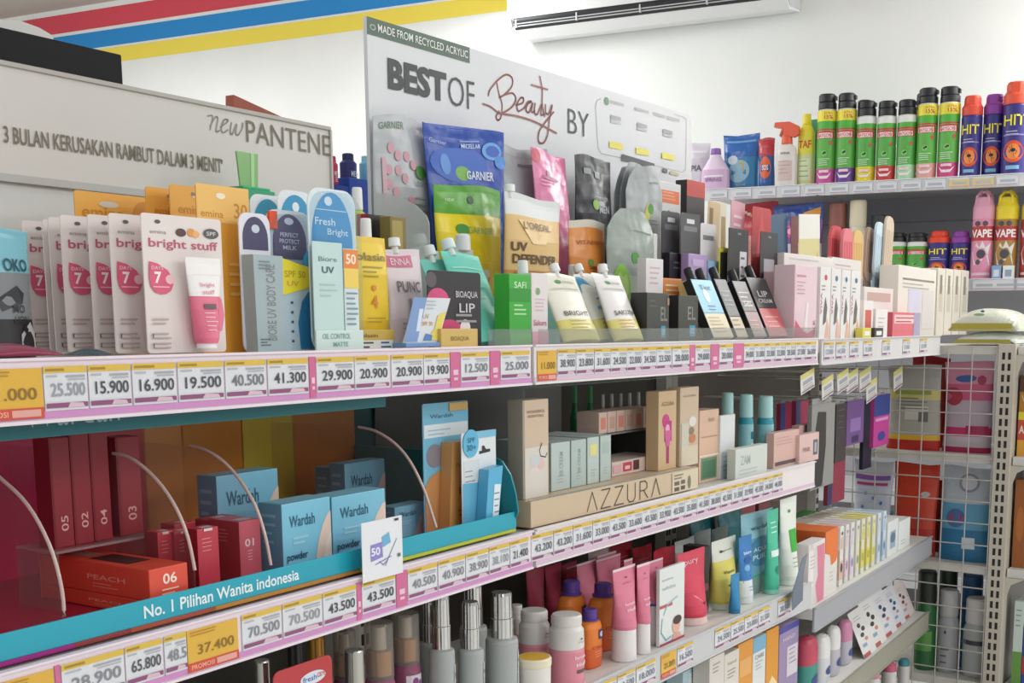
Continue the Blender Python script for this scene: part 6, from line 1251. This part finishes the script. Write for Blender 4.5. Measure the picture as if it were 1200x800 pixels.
MP('M2', .06, (1046, 543, 1099, 655), .06, [(.3, '#b52f20'), (.7, 'f#c8412a')], 'orange-red pouch with a dark grey corner, behind the mesh', [Pp([(.55, .1), (.95, .05), (.95, .85), (.8, .9), (.62, .5)], '#5d5356'), Dd(.75, .68, .1, .03, '#b9b3b3'), Pp([(.1, .2), (.5, .28), (.6, .1), (.2, .05)], '#d96a3a')])
MP('M2', .05, (1102, 547, 1163, 659), .06, [(.34, '#2f76a0'), (.28, '#5f9fbf'), (.38, 'f#b3bcc4')], 'blue and silver pouch with a round badge, behind the mesh', [Dd(.55, .84, .2, .10, '#8a8f9a'), Dd(.55, .84, .15, .075, '#c9ccd2'), Dd(.35, .46, .14, .07, '#a83a6a'), Rr(.5, .75, .14, .26, '#cfd9e0'), Dd(.35, .46, .2, .10, '#4a6a9a')])
MP('M2', .16, (1064, 560, 1105, 655), .05, [(1, 'f#a02c22')], 'brick red pouch behind the orange-red one', [])
def jar(key, vf, px, body, cap, lab, pr=()): return Bottle(key, vf, px, [(.9, 0), (1, .04), (1, .6), (.8, .68)], body, lab, caps=[('cap', [(.84, .68), (.88, .70), (.86, .98), (.76, 1)], cap)], prints=pr, cat='bottle')
jar('M3', .05, (1072, 668, 1098, 795), '#2f6a3c', '#1f2a22', 'dark green bottle with a black cap behind the lower mesh', [Rr(.1, .9, .2, .4, '#5a9a4a')])
jar('M3', .06, (1098, 690, 1124, 797), '#a9a9ad', '#b9b9bb', 'grey bottle behind the lower mesh', [Dd(.5, .5, .05, .02, '#444'), *lines(.3, .7, .3, 3, .08, '#6a6a70', .02)])
jar('M3', .05, (1128, 700, 1162, 800), '#b5b9bb', '#d9d6d6', 'white round-capped bottle behind the lower mesh', [Rr(.1, .9, .42, .48, '#4a4a50')])
jar('M3', .15, (1122, 672, 1152, 800), '#2f5f94', '#2a5688', 'blue bottle at the back of the lower mesh shelf')
jar('M3', .15, (1095, 662, 1122, 797), '#30563a', '#223a2a', 'second dark green bottle at the back of the lower mesh shelf')
# packs lying on top of the mesh-sided unit
for i, (x0, x1, yt, yb, c, lab) in enumerate(((1117, 1190, 387, 401, '#dfe3da', 'white and olive pack lying lowest on the mesh-sided unit'), (1113, 1193, 357, 384, '#d9dccb', 'white and olive pack lying on top of the lowest one'))):
    uc, W, z0, h = span('M', .05, x0, yt, x1, yb); z0 = zMt+.0068 if i == 0 else zprev+.001
    n = 16; rr = []
    for k in range(n+1):
        q = k/n; x = -W/2+W*q; s_ = max(.1, math.sin(math.pi*q)**.35)*h
        rr.append([(x, 0, 0), (x, .13, 0), (x, .26, 0), (x, .27, s_*.5), (x, .2, s_), (x, .06, s_), (x, -.01, s_*.5)])
    b = MB(); b.rings(rr, foil_mat(c)); zprev = z0+h
    b.prints([Rr(.05, .93, .12, .34, '#a89f3c'), Rr(.0, .95, .02, .10, '#b5ad5a'), Dd(.45, .72, .08, .06, '#8fb08a'), Dd(.5, .86, .03, .05, '#3f5f8a')], flat(W, h, -.0105), 1, 1, .0006, nx=6)
    put('soft_pack', [('soft_pack', b)], lab, 'pack', ('M', uc, .05, z0), 'white and olive packs lying in a stack')
# beyond the slotted post
for i, (key, x0, x1, yt, yb, c, pr, lab) in enumerate((('M1', 1194, 1219, 440, 520, '#b07a2c', [Rr(0, 1, .0, .2, '#e0a23c'), Rr(0, 1, .2, .45, '#c4503c'), T('APE', .35, .33, .6, .10, '#f0e6dc', .02), Rr(0, 1, .45, .55, '#e0d23a'), Rr(0, 1, .8, 1, '#5a3a2c'), T('VAPE', .5, .72, .8, .08, '#d9c9a0')], 'orange and red insect coil box right of the slotted post'),
        ('M2', 1188, 1203, 562, 655, '#9a5a2c', [Dd(.5, .5, .3, .2, '#b06a34')], 'brown bottle-shaped pack right of the slotted post'), ('M2', 1204, 1226, 572, 655, '#d9c23a', [Rr(.1, .9, .1, .35, '#e6e0c0'), Rr(.0, 1, .6, .65, '#8a6a2a')], 'yellow box right of the slotted post'), ('M3', 1187, 1198, 704, 800, '#c9d6cf', [Rr(0, 1, 0, .4, '#6a9a4a'), *lines(.2, .8, .9, 4, .06, '#8a9a94', .015)], 'white and green carton low beside the slotted post'), ('M3', 1198, 1222, 735, 800, '#2f4fa0', [T('W', .5, .4, .6, .3, '#e6e6ea', .03), Rr(0, 1, .2, .5, '#b8384a')], 'royal blue box low beside the slotted post'))):
    Carton(key, .05, (x0, yt, x1, yb), .08, c, lab, pr)
Carton('M2', .15, (1198, 548, 1220, 655), .05, '#2c2a2c', 'black pack behind the yellow box right of the slotted post', [])
# ================================================================== cans along the back wall
def can_parts(W, h, style):
    r = W/2; b = MB(); c = MB()
    def sf_(a, t): k = min(abs(2*a-1), .985); return (r*(2*a-1), -r*math.sqrt(1-k*k), t*h)
    if style['k'] == 'green':
        hb = .80 if style['tall'] else .80; foot = style['foot']
        if style['tall']: bands = [(0, .18, foot), (.18, .60, '#5fae4a'), (.60, .615, '#b8323c'), (.615, .70, '#4fae3c'), (.70, .815, '#efe03a'), (.815, .83, '#d8d8d4')]
        else: bands = [(0, .20, foot), (.20, .64, '#57a84a'), (.64, .66, '#b8323c'), (.66, .72, '#4fae3c'), (.72, .80, '#e3e4e2'), (.80, .815, '#cfcfcf')]
        pr_ = []; ms = []
        for z0, z1, cc_ in bands:
            pr_ += [(r if z0 > .01 else r*.97, z0*h)]; ms.append(cc_)
        pr_.append((r*.9, bands[-1][1]*h)); b.lathe(pr_, None, N=24, mats=ms)
        t_ = bands[1][1]
        b.prints([Rr(.06, .94, t_-.09, t_-.01, '#c92f3f'), Pp([(.10, t_-.085), (.90, t_-.085), (.5, t_-.24)], '#c92f3f'), Rr(.12, .88, t_-.085, t_-.03, '#f3e6e6'), T('BAYGON', .5, t_-.058, .7, .04, '#c92f3f', .01), Dd(.5, .345, .16, .035, '#7cc06a'), Dd(.55, .355, .06, .012, '#222a22'), Dd(.47, .345, .05, .01, '#222a22'), Dd(.82, .46, .07, .025, '#c0504a'), *lines(.2, .8, .29, 4, .022, '#d6ecd0', .007), Pp([(.12, .14), (.3, .07), (.7, .07), (.88, .14), (.7, .10), (.3, .10)], '#f2e3ea'), Rr(.25, .75, .135, .165, style.get('ink', '#f0c9d4'))]
                 + ([Rr(.45, .95, .72, .80, '#f3e65a'), T('EXTRA', .68, .782, .4, .025, '#b86a2a'), T('15%', .7, .742, .4, .04, '#b8402a', .02)] if style['tall'] else []), sf_, W, h, .0012)
        z0 = bands[-1][1]*h
        c.lathe([(r*.92, z0), (r*.94, z0+h*.01), (r*.93, h*.90), (r*.80, h*.915)], '#26272a', N=24)
        c.lathe([(r*.80, h*.91), (r*.88, h*.915), (r*.86, h*.985), (r*.74, h)], '#1f2023', -r*.05, 0, N=20)
        c.prism([(r*.2, h*.93), (r*.95, h*.935), (r*.95, h*.975), (r*.2, h*.985)], -r*.3, r*.3, '#191a1c')
    elif style['k'] == 'hit':
        b.lathe([(r*.97, 0), (r, .004), (r, h*.45), (r, h*.74), (r*.92, h*.78)], '#37307e', N=24)
        b.prints([Dd(.5, .25, .38, .12, '#d9502c'), Dd(.5, .25, .26, .085, '#e98a3c'), Dd(.5, .265, .10, .02, '#2a2530'), ('l', [(.36, .3), (.62, .22)], .002, M('#2a2530')), ('l', [(.44, .32), (.56, .18)], .0015, M('#2a2530')), Rr(.1, .9, .42, .435, '#8a86c0'), *lines(.2, .8, .47, 2, .03, '#b9b6dc', .01), T('HIT', .5, .585, .8, .115, '#f0e23a', .012), Rr(.25, .75, .06, .10, '#7fb3dc')], sf_, W, h, .0014)
        cap = style['cap']
        c.lathe([(r*.98, h*.76), (r, h*.77), (r, h*.86), (r*.82, h*.90), (r*.80, h*.97), (r*.7, h)], cap, N=24)
        c.box(-r*.35, r*.35, -r*.86, -r*.6, h*.88, h*.985, cap, .003)
    else:
        bd, cp_ = style['body'], style['cap']
        b.lathe([(r*.97, 0), (r, .004), (r, h*.36), (r, h*.44), (r, h*.60), (r, h*.66), (r*.92, h*.69)], None, N=24, mats=[bd, bd, bd, '#b83a3c', bd, bd])
        b.prints([T('VAPE', .48, .52, .9, .09, '#f3eeee', .03), Pp([(.1, .30), (.3, .42), (.42, .36), (.55, .44), (.7, .36), (.9, .42), (.8, .28), (.88, .16), (.5, .22), (.2, .16)], '#dfdcd8'), Dd(.5, .29, .2, .05, '#4a4650'), Dd(.38, .20, .1, .03, '#55505a'), Dd(.3, .63, .13, .03, '#4a4448'), Dd(.65, .63, .12, .03, '#5a4a50'), Rr(.1, .9, .05, .08, '#e6c9d3')], sf_, W, h, .0014)
        c.lathe([(r*.98, h*.68), (r, h*.69), (r, h*.82), (r*.8, h*.88), (r*.72, h*.92), (r*.66, h*.93)], cp_, N=24)
        for k in range(4):
            a = k*math.pi/2+.6; c.tube([(r*.82*math.cos(a), r*.82*math.sin(a), h*.85), (r*.74*math.cos(a), r*.74*math.sin(a), h*.94), (r*.3*math.cos(a), r*.3*math.sin(a), h)], r*.14, cp_, 6)
        c.lathe([(r*.34, h*.97), (r*.34, h*.995), (r*.3, h)], cp_, N=12)
    return [('can_body', b), ('spray_cap', c)]
def can(key, vf, x0, x1, yt, yb, style, lab, group):
    vf, px = mvd(lab, vf, (x0, yt, x1, yb))
    sec, uc, W, z0, h = Qr(key, vf, px, 1)
    return put('aerosol_can', can_parts(W, h, style), lab, 'spray can', (sec, uc, vf+W/2, z0), group)
GG = 'green insecticide cans on the back wall shelf'
for i, (x0, x1, yt, tall, foot, lab) in enumerate(((957.5, 980.5, 111, 1, '#c9509a', 'tall green insecticide can with a magenta foot, leftmost of the green cans'), (980.5, 1003.5, 110, 1, '#6a3f9c', 'tall green insecticide can with a violet foot'), (1003.8, 1027, 119, 0, '#e0d02c', 'shorter green insecticide can with a yellow foot'), (1027.5, 1050.5, 119, 0, '#c83a34', 'shorter green insecticide can with a red foot'), (1051, 1074, 117.5, 0, '#a9dcb0', 'shorter green insecticide can with a pale mint foot'), (1074.5, 1099, 104, 1, '#e3a9a0', 'tall green insecticide can with a salmon foot'), (1099.5, 1125, 102.5, 1, '#cf4a86', 'tall green insecticide can with a bright pink foot, nearest the orange-capped cans'))):
    can('W1', .03, x0, x1, yt, 210, dict(k='green', tall=tall, foot=foot), lab, GG)
can('W1', .11, 1003, 1022, 118, 210, dict(k='green', tall=0, foot='#5a9a4a'), 'green insecticide can behind the front row, by the violet-footed one', GG)
can('W1', .12, 1072, 1088, 110, 210, dict(k='green', tall=0, foot='#5a9a4a'), 'green insecticide can behind the front row, by the salmon-footed one', GG)
HG = 'navy insecticide cans with yellow lettering'
for x0, x1, yt, c, lab in ((1126, 1151, 113, '#e0503a', 'navy insecticide can with an orange-red cap, on the upper back shelf'), (1151.5, 1177, 111.5, '#8a3fa0', 'navy insecticide can with a purple cap, on the upper back shelf'), (1174.5, 1206, 97, '#e5573c', 'tall navy insecticide can with an orange-red cap, cut by the right edge')):
    can('W1', .03 if x0 < 1170 else .012, x0, x1, yt, 207, dict(k='hit', cap=c), lab, HG)
# left part of the upper shelf
def W1(vf, x0, x1, yt): return 'W1', vf, (x0, yt, x1, 214)
Pouch(*W1(.10, 806, 832, 168), .06, [(1, 'f#cfc9d6')], 'whitish refill pouch half hidden by the header board', [T('PIA', .5, .5, .5, .12, '#4a4458'), Rr(.1, .9, .8, .85, '#e0dce6')])
sec, uc, W, z0, h = Q(*W1(.03, 819, 852, 173)); r = W/2
b, s = shell([(0, r*.9, r*.5, '#c9a9cc'), (h*.05, r, r*.55, '#cfb0d0'), (h*.5, r*.95, r*.5, '#d9c6dc'), (h*.8, r*.4, r*.3, '#d9cfe0'), (h*.86, r*.3, r*.28, '#d9cfe0')], 2.3); b.prints([T('SPRING', .5, .3, .6, .10, '#8a5a94'), Rr(.15, .85, .38, .42, '#efe6f2')], s, W, h*.86, .001)
c = MB(); c.lathe([(r*.34, h*.86), (r*.36, h*.87), (r*.32, h)], '#8a5fb0', N=14)
put('liquid_bottle', [('bottle_body', b), ('cap', c)], 'clear lilac bottle with a purple cap on the upper back shelf', 'bottle', ('W', uc, .03+r*.55, z0))
Pouch(*W1(.05, 847, 890, 158), .06, [(.6, 'f#3a7fae'), (.4, 'f#2f66b0')], 'shiny blue refill pouch on the upper back shelf', [Dd(.5, .35, .3, .2, '#8fb8cc'), Pp([(.45, .1), (.7, .1), (.62, .5), (.5, .5)], '#d9a23c'), Rr(.1, .9, .86, .9, '#6a9ad0'), Dd(.3, .55, .15, .08, '#cfdce6')])
Pouch(*W1(.06, 889, 908, 162), .05, [(.65, 'f#2f5a9c'), (.35, 'f#b83a44')], 'blue and red pouch with an orange disc, beside the spray bottle', [Dd(.5, .42, .36, .22, '#e0643a'), T('SOS', .5, .42, .4, .10, '#f6ece0', .02)])
sec, uc, W, z0, h = Q(*W1(.02, 908, 931.5, 142)); r = W/2
b, s = shell([(0, r*.95, r*.6, '#d3cac6'), (h*.03, r, r*.66, '#dcd5d3'), (h*.5, r, r*.66, '#dcd5d3'), (h*.60, r*.9, r*.55, '#e0d9d6'), (h*.66, r*.5, r*.4, '#e0d9d6')], 2.4); b.prints([T('WINA', .5, .78, .5, .06, '#6a6468'), Rr(.15, .85, .15, .6, '#cfbab6'), *lines(.2, .8, .6, 4, .09, '#a98f90', .015)], s, W, h*.66, .001)
c = MB(); c.lathe([(r*.5, h*.66), (r*.55, h*.67), (r*.5, h*.78), (r*.4, h*.80)], '#dd5a3c', N=16)
c.prism([(-r*1.25, h*.93), (-r*1.15, h*1.0), (r*.3, h*1.0), (r*1.15, h*.93), (r*1.2, h*.80), (r*.7, h*.76), (-r*.3, h*.80), (-r*.35, h*.90)], -r*.35, r*.35, '#df5b3e')
c.prism([(-r*.5, h*.90), (-r*.75, h*.80), (-r*.62, h*.78), (-r*.3, h*.88)], -r*.2, r*.2, '#d24f34')
put('trigger_spray_bottle', [('bottle_body', b), ('trigger_head', c)], 'white spray bottle with an orange trigger head', 'spray bottle', ('W', uc, .02+r*.66, z0))
sec, uc, W, z0, h = Q(*W1(.06, 933, 953, 133)); r = W/2
b, s = shell([(0, r*.95, r*.6, '#cfd6a0'), (h*.03, r, r*.66, '#d9dc9a'), (h*.45, r, r*.66, '#e8e04a'), (h*.75, r*.95, r*.6, '#efe23a'), (h*.86, r*.5, r*.4, '#efe23a')], 2.4); b.prints([T('TAF', .5, .68, .75, .12, '#d0562c', .02), Rr(.15, .85, .1, .45, '#dfe6c0'), *lines(.2, .8, .42, 4, .08, '#9ab070', .015)], s, W, h*.86, .001)
c = MB(); c.lathe([(r*.5, h*.86), (r*.52, h*.87), (r*.46, h)], '#f0e23c', N=16)
put('cleaner_bottle', [('bottle_body', b), ('cap', c)], 'yellow cleaner bottle left of the green cans', 'bottle', ('W', uc, .06+r*.66, z0))
Carton(*W1(.11, 948, 958, 140), .04, '#6fbfb0', 'narrow turquoise bottle pack behind the yellow cleaner bottle', [])
# lower back shelf
for x0, x1, yt, st, lab in ((1038, 1062, 273, 'b', 'green can with a black cap, left of two on the lower back shelf'), (1062.5, 1086.5, 273, 'b', 'green can with a black cap, right of two on the lower back shelf')):
    can('W2', .05, x0, x1, yt, 345, dict(k='green', tall=0, foot='#d86a8a'), lab, 'cans on the lower back shelf')
can('W2', .05, 1087, 1113, 271, 345, dict(k='hit', cap='#e0452c'), 'navy can with a red cap on the lower back shelf', 'cans on the lower back shelf')
can('W2', .05, 1113.5, 1137, 271, 345, dict(k='hit', cap='#8a3fa0'), 'navy can with a purple cap on the lower back shelf', 'cans on the lower back shelf')
for x0, x1, bd, cp_, lab in ((1139, 1165.5, '#dd8fae', '#e2a3bc', 'pink insecticide can with a slotted pink cap'), (1166, 1193.5, '#a8823c', '#e6cf2c', 'brown insecticide can with a slotted yellow cap'), (1196, 1222, '#a83a34', '#d9c43a', 'red insecticide can cut by the right edge')):
    can('W2', .03, x0, x1, 224, 327, dict(k='vape', body=bd, cap=cp_), lab, 'slotted-cap insecticide cans')
for i, (x0, x1, c, lab) in enumerate(((1162, 1173, '#7fa3d0', 'small blue refill carton before the slotted-cap cans'), (1175, 1188, '#e3e4e6', 'small white refill carton before the slotted-cap cans'))):
    Carton('W2', .009, (x0, 311, x1, 327), .02, c, lab, [Rr(.2, .8, .2, .7, '#cfd6dc' if i == 0 else '#8aa3b5')])
Pouch('W2', .12, (858, 238, 912, 345), .06, [(.6, 'f#c98a86'), (.4, 'f#c9444c')], 'red-patterned pouch on the lower back shelf', [Dd(.15+.7*(k % 4)/3, .75+.08*(k//4), .07, .03, '#ecd6cf') if False else Dd(.12+.76*((k*3) % 10)/9, .70+.25*((k*7) % 10)/10, .05, .02, '#eed9d2') for k in range(10)])
Pouch('W2', .04, (905, 240, 964, 345), .07, [(.5, 'f#c9c3d3'), (.3, 'f#7a4a9c'), (.2, 'f#2f4f9c')], 'purple and blue pouch with a pink flower on the lower back shelf', [Dd(.38, .66, .2, .08, '#d84a94'), Dd(.38, .66, .08, .04, '#f0a9c9'), Pp([(.6, .9), (.95, .95), (.95, .84), (.7, .82)], '#e09a3c'), Pp([(.5, .5), (.9, .6), (.9, .3), (.6, .3)], '#e6e0ea')])
jar('W2', .05, (969, 238, 993, 345), '#8a5a50', '#8f5a50', 'brown bottle on the lower back shelf'); jar('W2', .04, (993, 235, 1016, 345), '#d9d3c0', '#e0d6bc', 'cream bottle beside the brown one on the lower back shelf')
jar('W2', .06, (1018, 252, 1040, 345), '#3f9fc4', '#33383e', 'blue bottle with a dark cap on the lower back shelf')
# ================================================================== price tags slotted in the rails
CNT = {}
def tag(sec, key, x0, x1, y, txt, where, style='white', vv=-.0016, grey='#55585e', hgt=None):
    zt_ = ZS[key]; u0 = on(sec, x0, y, vv)[0]; u1 = on(sec, x1, y, vv)[0]; W = u1-u0
    b = MB(); rnd = random.Random(txt+where+str(x0))
    if style == 'promo':
        z0, z1 = zt_-.0525, zt_-.0055; h = z1-z0
        b.box(-W/2, W/2, 0, .0008, 0, h, M('#dfb042', .35))
        b.prints([Rr(0, 1, 0, .22, '#d0503c'), T('PROMOSI', .28, .11, .44, .11, '#f0b59a'), Rr(.55, .95, .04, .18, '#e0a59a'), T(txt, .55, .5, .72, .24, '#8f7030', .01), *lines(.05, .6, .95, 2, .07, '#b5892e', .025)], flat(W, h, 0), W, h, nx=1)
    else:
        z0, z1 = zt_-.0465, zt_-.0045; h = z1-z0
        b.box(-W/2, W/2, 0, .0008, 0, h, M('#dcdde2', .35))
        big = W > .035
        b.prints([Rr(0, 1, .85, 1, '#dcb84a'), Rr(.04, .04+.5*(.6+.4*rnd.random()), .89, .95, '#a5862e'), Rr(.5, .95, .74, .79, '#a9a9b0'), Rr(.05, .3, .76, .80, '#b5b5bb'), Rr(.55, .95, .68, .71, '#b0b0b6'), T(txt, .54, .47, .80 if big else .86, .30, grey, .014), Rr(.02, .98, .06, .17, '#8f5078'), Pp([(.5, .06), (.9, .06), (.86, .15), (.56, .17)], '#d9b9c6')], flat(W, h, 0), W, h, nx=1)
    k = where; CNT[k] = CNT.get(k, 0)+1
    P_ = {'white': 'white', 'promo': 'yellow'}[style]
    put('price_tag', [('price_tag', b)], f'{P_} price tag {txt}, number {CNT[k]} from the left on the {where}', 'price tag', (sec, (u0+u1)/2, vv, z0), 'price tags on the '+where)
def pink(sec, key, x0, x1, y, where):
    vv = -.0015; zt_ = ZS[key]; u0 = on(sec, x0, y, vv)[0]; u1 = on(sec, x1, y, vv)[0]; W = u1-u0; h = .049
    b = MB(); b.box(-W/2, W/2, 0, .0008, 0, h, M('#d06a96', .35)); b.prints([Rr(.25, .75, .35, .5, '#eac3d3'), Rr(.3, .7, .2, .28, '#eac3d3')], flat(W, h, 0), W, h, nx=1)
    CNT['p'+where] = CNT.get('p'+where, 0)+1
    put('divider_strip', [('divider_strip', b)], f'narrow pink strip in the {where}, {ORD[CNT["p"+where]-1]} from the left', 'rail strip', (sec, (u0+u1)/2, vv, zt_-.0525), 'pink strips in the '+where)
w1 = 'near top rail'
tag('A', 'A1', -38, 50.5, 460, '31.000', w1, 'promo')
for x0, x1, t, g in ((50.8, 101.5, '25.500', '#9a9ca2'), (103.5, 152.5, '15.900', '#4a4c52'), (155, 206, '16.900', '#4a4c52'), (208.5, 261.5, '19.500', '#4f5157'), (264, 311.5, '40.500', '#7a7c82'), (314, 361, '41.300', '#4a4c52'), (371, 415, '29.900', '#4a4c52'), (416, 456, '20.900', '#4a4c52'), (459, 496, '20.900', '#4a4c52'), (497, 527, '19.900', '#4a4c52'), (540.5, 573, '12.500', '#7f8187'), (587, 621, '25.000', '#7f8187')):
    tag('A', 'A1', x0, x1, 440, t, w1, grey=g)
for x0, x1 in ((362.5, 370), (528, 539.5), (574.5, 586)): pink('A', 'A1', x0, x1, 430, w1)
w2 = 'middle top rail'
tag('B', 'B1', 630, 652, 425, '11.000', w2, 'promo')
for x0, x1, t in ((653.5, 674.5, '38.900'), (675.5, 696, '23.800'), (697, 715.5, '31.600'), (716, 734.5, '24.500'), (735, 752, '22.000'), (752.5, 769, '34.500'), (769.5, 786.5, '23.500'), (788, 808, '28.000'), (815, 832, '29.000'), (843, 859, '20.000'), (872, 883.5, '34.000'), (884, 896, '31.000'), (896.5, 908, '33.500'), (908.5, 920, '32.500'), (920.5, 932, '28.500'), (932.5, 943.5, '27.500'), (944, 956, '26.000')):
    tag('B', 'B1', x0, x1, 420, t, w2, grey='#62656d')
for x0, x1 in ((808.5, 814.5), (833, 842.5), (859.5, 871.5)): pink('B', 'B1', x0, x1, 420, w2)
w3 = 'near second rail'
def ya(x): return 800-(x/620)*160
tag('A', 'A2', -5, 63.5, 800, '52.000', w3, 'promo'); tag('A', 'A2', 219, 279, 745, '37.400', w3, 'promo')
for x0, x1, t, g in ((71, 145, '28.900', '#8a8c92'), (146, 190, '65.800', '#55575d'), (192, 218, '48.5', '#8a8c92'), (283, 329.5, '70.500', '#8a8c92'), (331, 377, '70.500', '#9a9ca2'), (378.5, 417.5, '43.500', '#4a4c52'), (424, 463, '43.500', '#4a4c52'), (478, 512, '40.500', '#8a8c92'), (513.5, 545, '40.900', '#8a8c92'), (546, 572.5, '38.900', '#8a8c92'), (573.5, 597, '38.100', '#9a9ca2'), (598, 619.5, '21.400', '#4a4c52')):
    tag('A', 'A2', x0, x1, ya((x0+x1)/2), t, w3, grey=g)
for x0, x1 in ((64, 70.5), (418, 423.5), (464.5, 477)): pink('A', 'A2', x0, x1, ya(x0), w3)
w4 = 'middle second rail'
prices = ['43.200', '43.200', '31.600', '33.000', '43.500', '33.600', '43.500', '33.900', '43.500', '35.000', '41.500', '38.000', '42.500', '31.500', '33.900', '45.500', '34.000', '46.000']
xs = [(623, 648), (649.5, 671), (672, 694), (695, 714.5), (715, 734), (734.5, 752.5), (753, 770), (770.5, 786.5), (787, 802)]
x = 802.5; wdt = 14.6
while x < 946: xs.append((x, x+wdt-.6)); x += wdt; wdt *= .965
for (x0, x1), t in zip(xs, prices): tag('B', 'B2', x0, x1, 655-(x0-620)*.24, t, w4, grey='#6a6d75')
w5 = 'third rail, middle unit'
for i, (x0, x1, st) in enumerate(((700, 722, 'white'), (724, 744, 'white'), (746, 768, 'white'), (775, 792, 'promo'), (794, 812, 'white'), (838, 856, 'white'), (857, 872, 'white'), (873, 888, 'white'), (889, 902, 'white'), (912, 926, 'white'))):
    tag('B', 'B3', x0, x1, 815-(x0-700)*.47, ['22.500', '19.500', '18.000', '21.000', '16.500', '24.500', '25.500', '23.000', '21.500', '20.500'][i], w5, st, grey='#7f8690')
w6 = 'far top rail'
for i, (x0, x1) in enumerate(((966, 977), (980, 991), (996, 1006), (1012, 1022), (1034, 1043), (1058, 1066), (1078, 1086))):
    tag('C', 'C1', x0, x1, 410, ['12.000', '14.500', '16.000', '13.500', '15.500', '17.000', '18.500'][i], w6, grey='#9a9ea6')
w7 = 'upper back wall rail'
for i in range(13):
    x0 = 832+i*28
    if 950 < x0 < 958: continue
    u = on('W', x0, 220, -.002)[0]; h = zW1-zW1b
    b = MB(); W = .075; b.box(-W/2, W/2, 0, .001, 0, h*.82, M('#d9dbe0' if i not in (10, 11) else '#dcc68a', .35)); b.prints([Rr(0, 1, .8, 1, '#cfd3da'), Rr(.15, .85, .35, .6, '#b0b6c0'), Rr(.05, .95, .08, .18, '#b9a3b5')], flat(W, h*.82, 0), W, h, nx=1)
    put('price_tag', [('price_tag', b)], f'faint price tag number {i+1} from the left on the {w7}', 'price tag', ('W', u+W/2, -.0055, zW1b+h*.07), 'price tags on the '+w7)
for i in range(3):
    u = on('W', (1140, 1164, 1188)[i], 333, -.002)[0]; h = zW2-zW2b; W = .085
    b = MB(); b.box(-W/2, W/2, 0, .001, 0, h*.82, M('#d6d9de', .35)); b.prints([Rr(0, 1, .8, 1, '#cfd3da'), Rr(.15, .85, .35, .6, '#a9afba'), Rr(.05, .95, .08, .18, '#b9a3b5')], flat(W, h*.82, 0), W, h, nx=1)
    put('price_tag', [('price_tag', b)], f'faint price tag number {i+1} from the left on the lower back wall rail', 'price tag', ('W', u+W/2, -.0055, zW2b+h*.07), 'price tags on the lower back wall rail')
# ------------------------------------------------------------------ light, camera
w = bpy.data.worlds.new('World'); scene.world = w; w.use_nodes = True
w.node_tree.nodes['Background'].inputs[0].default_value = (.97, 1, 1.0, 1); w.node_tree.nodes['Background'].inputs[1].default_value = .62
def lamp(x, y, z, P):
    l = bpy.data.lights.new('added_fill', 'POINT'); l.shadow_soft_size = .25; l.energy = P; l.color = (1, .99, .97)  # all-round fill added under each tube to lift the upper wall
    o = bpy.data.objects.new('added_fill_light', l); COL.objects.link(o); o.location = (x, y, z)
def tube_light(x, y, z, L, Wd, P, ang):
    l = bpy.data.lights.new('unseen_tube', 'AREA'); l.shape = 'RECTANGLE'; l.size = L; l.size_y = Wd; l.energy = P; l.color = (1, .99, .97)
    o = bpy.data.objects.new('unseen_tube_light', l); COL.objects.link(o); o.location = (x, y, z); o.rotation_euler = (0, 0, ang)
for (x, y, p) in ((2.3, -.6, 22), (3.0, 1.0, 22), (3.4, 2.6, 20), (.9, -1.6, 16), (4.8, .4, 44), (4.4, -2.2, 40), (5.2, 3.0, 34), (-.9, 3.8, 16), (-2.4, 1.2, 12), (2.4, 4.3, 46), (-3.0, 5.4, 44), (-.8, 5.2, 22)):  # far and wall-side ones are added, to light shelf interiors and the wall
    tube_light(x, y, 2.9, 1.2, .25, p*.8, math.pi/2-YAW_B); lamp(x, y, 2.75, p*.42)
cam = bpy.data.cameras.new('camera'); co = bpy.data.objects.new('camera', cam); COL.objects.link(co)
cam.sensor_fit = 'HORIZONTAL'; cam.sensor_width = 36; cam.lens = F*36/1200
cam.shift_x = (600-CX)/1200; cam.shift_y = (CY-400)/1200
co.location = (0, 0, H); co.rotation_euler = (math.pi/2-PITCH, 0, 0); cam.clip_start = .02
scene.camera = co
vs = scene.view_settings
vs.view_transform = 'Standard'; vs.look = 'None'; vs.gamma = 1; vs.use_curve_mapping = False; vs.exposure = -0.05
scene.display_settings.display_device = 'sRGB'
